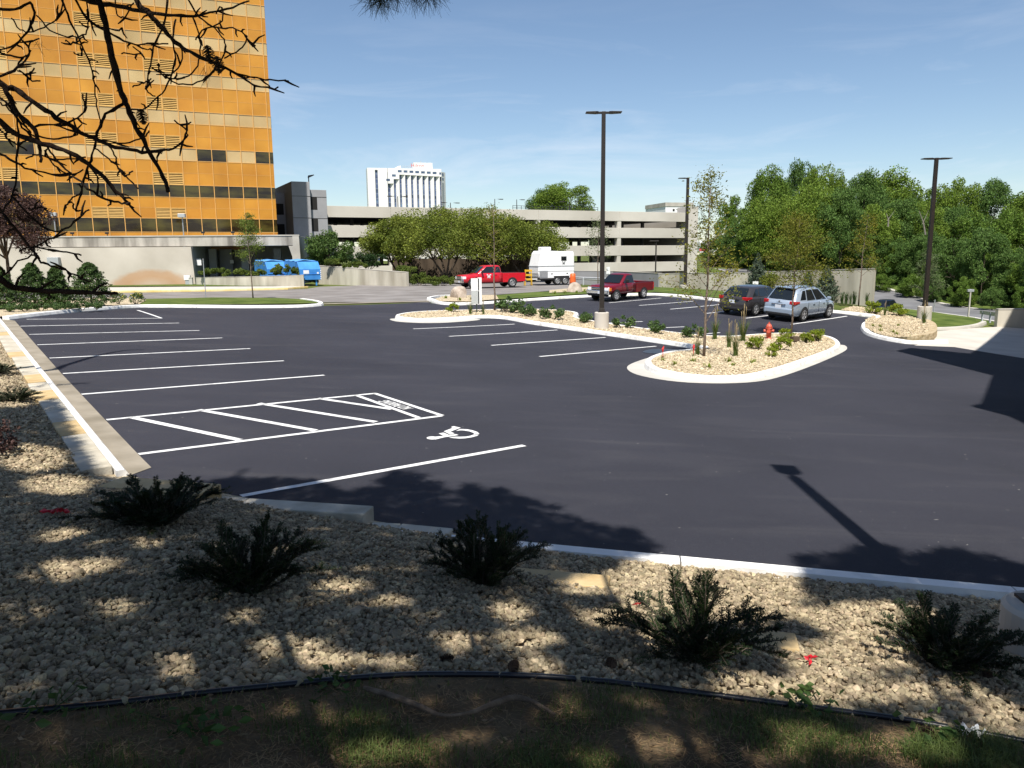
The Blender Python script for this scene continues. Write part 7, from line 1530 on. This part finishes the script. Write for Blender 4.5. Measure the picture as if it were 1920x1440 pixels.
for bi, (w0, w1, d0, d1, pts) in enumerate(Bp):
    n_ = len(pts); P3 = [at(x * S1, y * S1, d0 + (d1 - d0) * i / (n_ - 1) + 0.03 * math.sin(i * 1.9 + bi)) for i, (x, y) in enumerate(pts)]
    ext = 0
    if w0 >= 40 and (pts[0][0] < 0 or pts[0][1] < -50): tq = Vector((trunkx.x, trunkx.y + 0.05, min(7.5, P3[0].z + 0.8 + 0.1 * (bi % 5)))); P3 = [tq, P3[0].lerp(tq, 0.5), P3[0].lerp(tq, 0.16), P3[0].lerp(tq, 0.05)] + P3; ext = 16
    sm = smooth_line(P3, 4); m_ = len(sm); fr = [max(0.0, (i - ext) / (m_ - 1 - ext)) for i in range(m_)]; rad = [max(0.0028, ((w0 + (w1 - w0) * fr[i]) * 0.82 * S1 / 2 / FPX * (d0 + (d1 - d0) * fr[i])) * (1 + 0.12 * rb.normal())) for i in range(m_)]
    sm = [p + Vector((rb.normal(), rb.normal(), rb.normal())) * 0.0018 for p in sm]
    mb = MB(); mb.smooth = True; mb.tube(sm, rad, 7)
    for k in range(max(2, m_ // 5)):                       # broken twig stubs
        i = int(rb.integers(m_ // 4, m_ - 1)); t = (sm[i + 1] - sm[i]).normalized(); d = (t * 0.6 + Vector((rb.normal(), rb.normal() * 0.4, rb.normal()))).normalized(); L_ = rb.uniform(0.015, 0.06); mb.tube([sm[i], sm[i] + d * L_ * .6, sm[i] + d * L_ + t * 0.01], [0.0045, 0.0035, 0.002], 5)
    mb.build('branch', M['darkwood'], pine, fix=False).location = -trunkx
for (cx, cy, d, L_) in ((912, 745, 3.2, 0.055), (1340, 345, 3.0, 0.06), (1400, 410, 3.0, 0.055)):
    mb = MB(); pinecone(mb, at(cx * S1, cy * S1, d), (0.1, 0.2, -1), L_, 0.022, int(cx)); mb.build('pine_cone', M['cone'], pine, fix=False).location = -trunkx
M['pneedle'] = mat('pine_needle', (0.012, 0.025, 0.012), 0.6, c2=(0.03, 0.055, 0.022), scale=5, island=0.4, spec=0.3); M['dneedle'] = mat('dead_needle', (0.05, 0.03, 0.015), 0.8, var=0.2)
def tuft_vf(C, n, L_, wd_, rr_, axis=None, down=0.0):
    m_ = len(C); d = rr_.normal(size=(m_, n, 3)); d[..., 2] -= down; d /= np.linalg.norm(d, axis=2)[..., None]; l_ = L_ * rr_.uniform(0.7, 1.15, (m_, n, 1)); s_ = np.cross(d, rr_.normal(size=(m_, n, 3))); s_ /= np.linalg.norm(s_, axis=2)[..., None]; s_ *= wd_ / 2
    c_ = C[:, None, :] + rr_.normal(size=(m_, n, 3)) * L_ * 0.15; a_ = c_ + d * l_ * 0.05; V = np.stack([a_ - s_, c_ + d * l_ - s_ * .5, c_ + d * l_ + s_ * .5, a_ + s_], 2).reshape(-1, 3); return V, np.arange(len(V)).reshape(-1, 4)
rr_ = np.random.default_rng(5); C = np.array([tuple(at(x * S1, y * S1, d)) for x, y, d in ((1310, 430, 3.0), (1330, 470, 3.0), (250, 270, 3.1))]); V, F = tuft_vf(C, 9, 0.055, 0.0014, rr_, None, 1.6); npmesh('dead_needle_tuft', V, F, M['dneedle'], pine).location = -trunkx
# the living crown: needle clumps whose shade falls on the gravel slope
SH = [(-400, 780), (-60, 690), (60, 695), (110, 760), (130, 800), (175, 890), (300, 905), (415, 895), (440, 893), (547, 886), (590, 892), (634, 915), (660, 918), (678, 905), (712, 900), (737, 885), (784, 884), (815, 897), (843, 922), (862, 924), (878, 909), (900, 909), (909, 931), (928, 912), (953, 919), (958, 928), (1018, 947), (1050, 952), (1085, 962), (1105, 975), (1180, 985), (1215, 1000), (1242, 1022), (1235, 1042), (1180, 1050), (1120, 1075), (1140, 1110), (1180, 1140), (1300, 1165), (1420, 1180), (1480, 1170), (1520, 1120), (1500, 1040), (1590, 1030), (1640, 1020), (1720, 1040), (1800, 1030), (1880, 1050), (1990, 1080), (2200, 1110), (2200, 1700), (-600, 1800)]
SUN = [(140, 1010, 55, 14), (180, 1062, 45, 12), (105, 1075, 55, 16), (45, 1150, 40, 20), (220, 1140, 40, 16), (340, 1255, 45, 26), (545, 1215, 60, 22), (620, 1240, 60, 16), (640, 1100, 45, 14), (455, 1160, 30, 14), (280, 1020, 30, 10), (110, 910, 60, 16), (60, 860, 60, 20), (960, 1150, 40, 16), (740, 1245, 55, 14), (860, 1205, 40, 20), (1010, 1255, 45, 20), (1000, 1200, 60, 16), (730, 1130, 40, 12), (1130, 1100, 70, 16), (1160, 1160, 70, 18), (1250, 1200, 70, 20), (1400, 1290, 80, 24), (1590, 1230, 110, 30), (1620, 1160, 110, 26), (1700, 1300, 90, 22), (1520, 1290, 80, 20), (1890, 1360, 50, 26), (1850, 1330, 40, 20), (1780, 1290, 60, 14), (690, 1420, 90, 26), (640, 1350, 80, 14), (1250, 1400, 50, 20), (1280, 1385, 40, 18), (1660, 1395, 110, 24), (1730, 1370, 80, 14), (1480, 1365, 60, 14), (1560, 1400, 60, 16), (210, 1400, 40, 10), (1020, 1330, 50, 10), (1190, 1310, 40, 12), (560, 1320, 50, 10), (760, 1400, 70, 16), (330, 1420, 70, 14), (900, 1390, 60, 12), (1120, 1420, 70, 16), (1420, 1420, 70, 18), (1780, 1425, 80, 16), (1560, 1310, 90, 16), (1400, 1120, 90, 40), (1330, 1110, 80, 30)]
pts = []; rs = np.random.default_rng(41); shp_np = SH; tries = 0
Xg = rs.uniform(-8.5, 6.5, 60000); Yg = rs.uniform(1.2, 15, 60000); Zg = np.array([bed(x, y) if (y < 9.2 - 0.35 * x) else G(x, y) for x, y in zip(Xg, Yg)])
pxg, pyg, dg_ = project(Xg, Yg, Zg); inside = in_poly(pxg, pyg, SH)
keep = inside.copy()
for (sx_, sy_, rx, ry) in SUN: keep &= ~((((pxg - sx_) / (rx * 1.25)) ** 2 + ((pyg - sy_) / (ry * 1.35)) ** 2) < 1)
edge_far = inside & (pyg < 1060) & (pxg > 400)
idx = np.nonzero(keep)[0]; idx = idx[rs.random(len(idx)) < 0.74]
hh = np.where(Yg[idx] < 6.3, rs.uniform(3.8, 6.6, len(idx)), rs.uniform(4.6, 8.5, len(idx))); tl_ = hh / -Ldir.z; Cc = np.stack([Xg[idx] - Ldir.x * tl_, Yg[idx] - Ldir.y * tl_, Zg[idx] + hh], 1)
cx_, cy_, cd_ = project(Cc[:, 0], Cc[:, 1], Cc[:, 2]); hidden = (cd_ < 0.2) | (cy_ < -210) | (cx_ < -150) | (cx_ > 2070); Cc = Cc[hidden]
pine2 = empty('pine_tree', (0.8, -3.2, bed(0.8, -3.2)), 0, 'tall living pine behind the photographer, its crown shading the gravel slope', 'pine tree'); p2o = Vector(pine2.location)
mb = MB(); mb.smooth = True; mb.tube([(0, 0, -0.3), (0.05, 0, 3), (0, 0.1, 7), (0, 0, 11)], [0.30, 0.25, 0.19, 0.06], 16); mb.build('trunk', M['bark'], pine2)
nl_ = 0
for k in range(80):
    t = Cc[rs.integers(0, len(Cc))]; e_ = Vector(t) - p2o; b0 = Vector((0, 0, max(3.5, e_.z - 1.5)))
    smp = np.array([b0.lerp(e_, f_) + p2o + Vector((0, 0, 0.3)) for f_ in np.linspace(0, 1, 12)]); a1_, a2_, a3_ = project(smp[:, 0], smp[:, 1], smp[:, 2])
    if nl_ >= 14 or ((a3_ > 0.05) & (a2_ > -140) & (a1_ > -200) & (a1_ < 2100)).any(): continue
    nl_ += 1; mb = MB(); mb.smooth = True; mb.tube([b0, (b0 + e_) / 2 + Vector((0, 0, 0.3)), e_], [0.06, 0.04, 0.012], 7)
    mb.build('limb', M['bark'], pine2, fix=False)
V, F = tuft_vf(Cc, 46, 0.17, 0.0085, rs); npmesh('crown', V - np.array(p2o), F, M['pneedle'], pine2)
# needle sprays dipping into the top of the picture
C = np.array([tuple(at(x, y, d)) for x, y, d in ((710, -4, 3.3), (724, -9, 3.3), (698, -10, 3.3), (740, -16, 3.35), (776, -14, 3.4), (800, -12, 3.4), (812, -16, 3.4))]); V, F = tuft_vf(C, 110, 0.085, 0.0016, rs, None, 0.5); npmesh('needle_spray', V - np.array(p2o), F, M['pneedle'], pine2)
mb = MB(); mb.smooth = True; mb.tube([tuple(Vector((0, 0, 5.2))), tuple(at(735, -300, 2.0) - p2o), tuple(at(740, -60, 3.0) - p2o), tuple(at(712, -8, 3.3) - p2o)], [0.05, 0.025, 0.012, 0.006], 7); mb.tube([tuple(at(740, -60, 3.0) - p2o), tuple(at(790, -18, 3.4) - p2o)], [0.01, 0.005], 6); mb.build('limb', M['bark'], pine2, fix=False)

# a third pine to the left of the picture: one of its bare limbs throws a thin curved shade across the left stalls
t3 = Vector((-15.5, 6.5, 0)); t3.z = bed(t3.x, t3.y); pine3 = empty('pine_tree', t3, 0, 'pine standing left of the picture, one bare limb shading the left stalls', 'pine tree')
mb = MB(); mb.smooth = True; mb.tube([(0, 0, -0.3), (0.1, 0, 4), (0, 0.1, 9), (0, 0, 13)], [0.28, 0.22, 0.16, 0.04], 14); mb.build('trunk', M['bark'], pine3)
lp = [back_proj(hit(px, py), z) for px, py, z in ((70, 698, 9.6), (120, 686, 9.5), (180, 668, 9.4), (232, 657.5, 9.3), (270, 656, 9.3))]; lp = [Vector((-15.5, 6.6, 8.2)), (Vector((-15.5, 6.6, 9.3)) + lp[0]) / 2] + lp
mb = MB(); mb.smooth = True; mb.tube(smooth_line(lp, 3), [0.13 - 0.005 * i for i in range(19)], 7); mb.build('limb', M['darkwood'], pine3, fix=False).location = -t3
Cq = np.array([tuple(back_proj(hit(px, py), z)) for px, py, z in ((112, 722, 9.5), (125, 722, 9.6), (140, 720, 9.5), (158, 719, 9.4), (80, 735, 9.7), (95, 728, 9.7))]); V, F = tuft_vf(Cq, 40, 0.2, 0.009, rs); npmesh('needle_spray', V - np.array(t3), F, M['pneedle'], pine3)
mb = MB(); mb.smooth = True; mb.tube([tuple(Vector((0, 0, 8.8 - t3.z))), tuple(Vector(Cq[4]) - t3), tuple(Vector(Cq[0]) - t3), tuple(Vector(Cq[3]) - t3)], [0.05, 0.03, 0.02, 0.01], 6); mb.build('limb', M['bark'], pine3, fix=False)
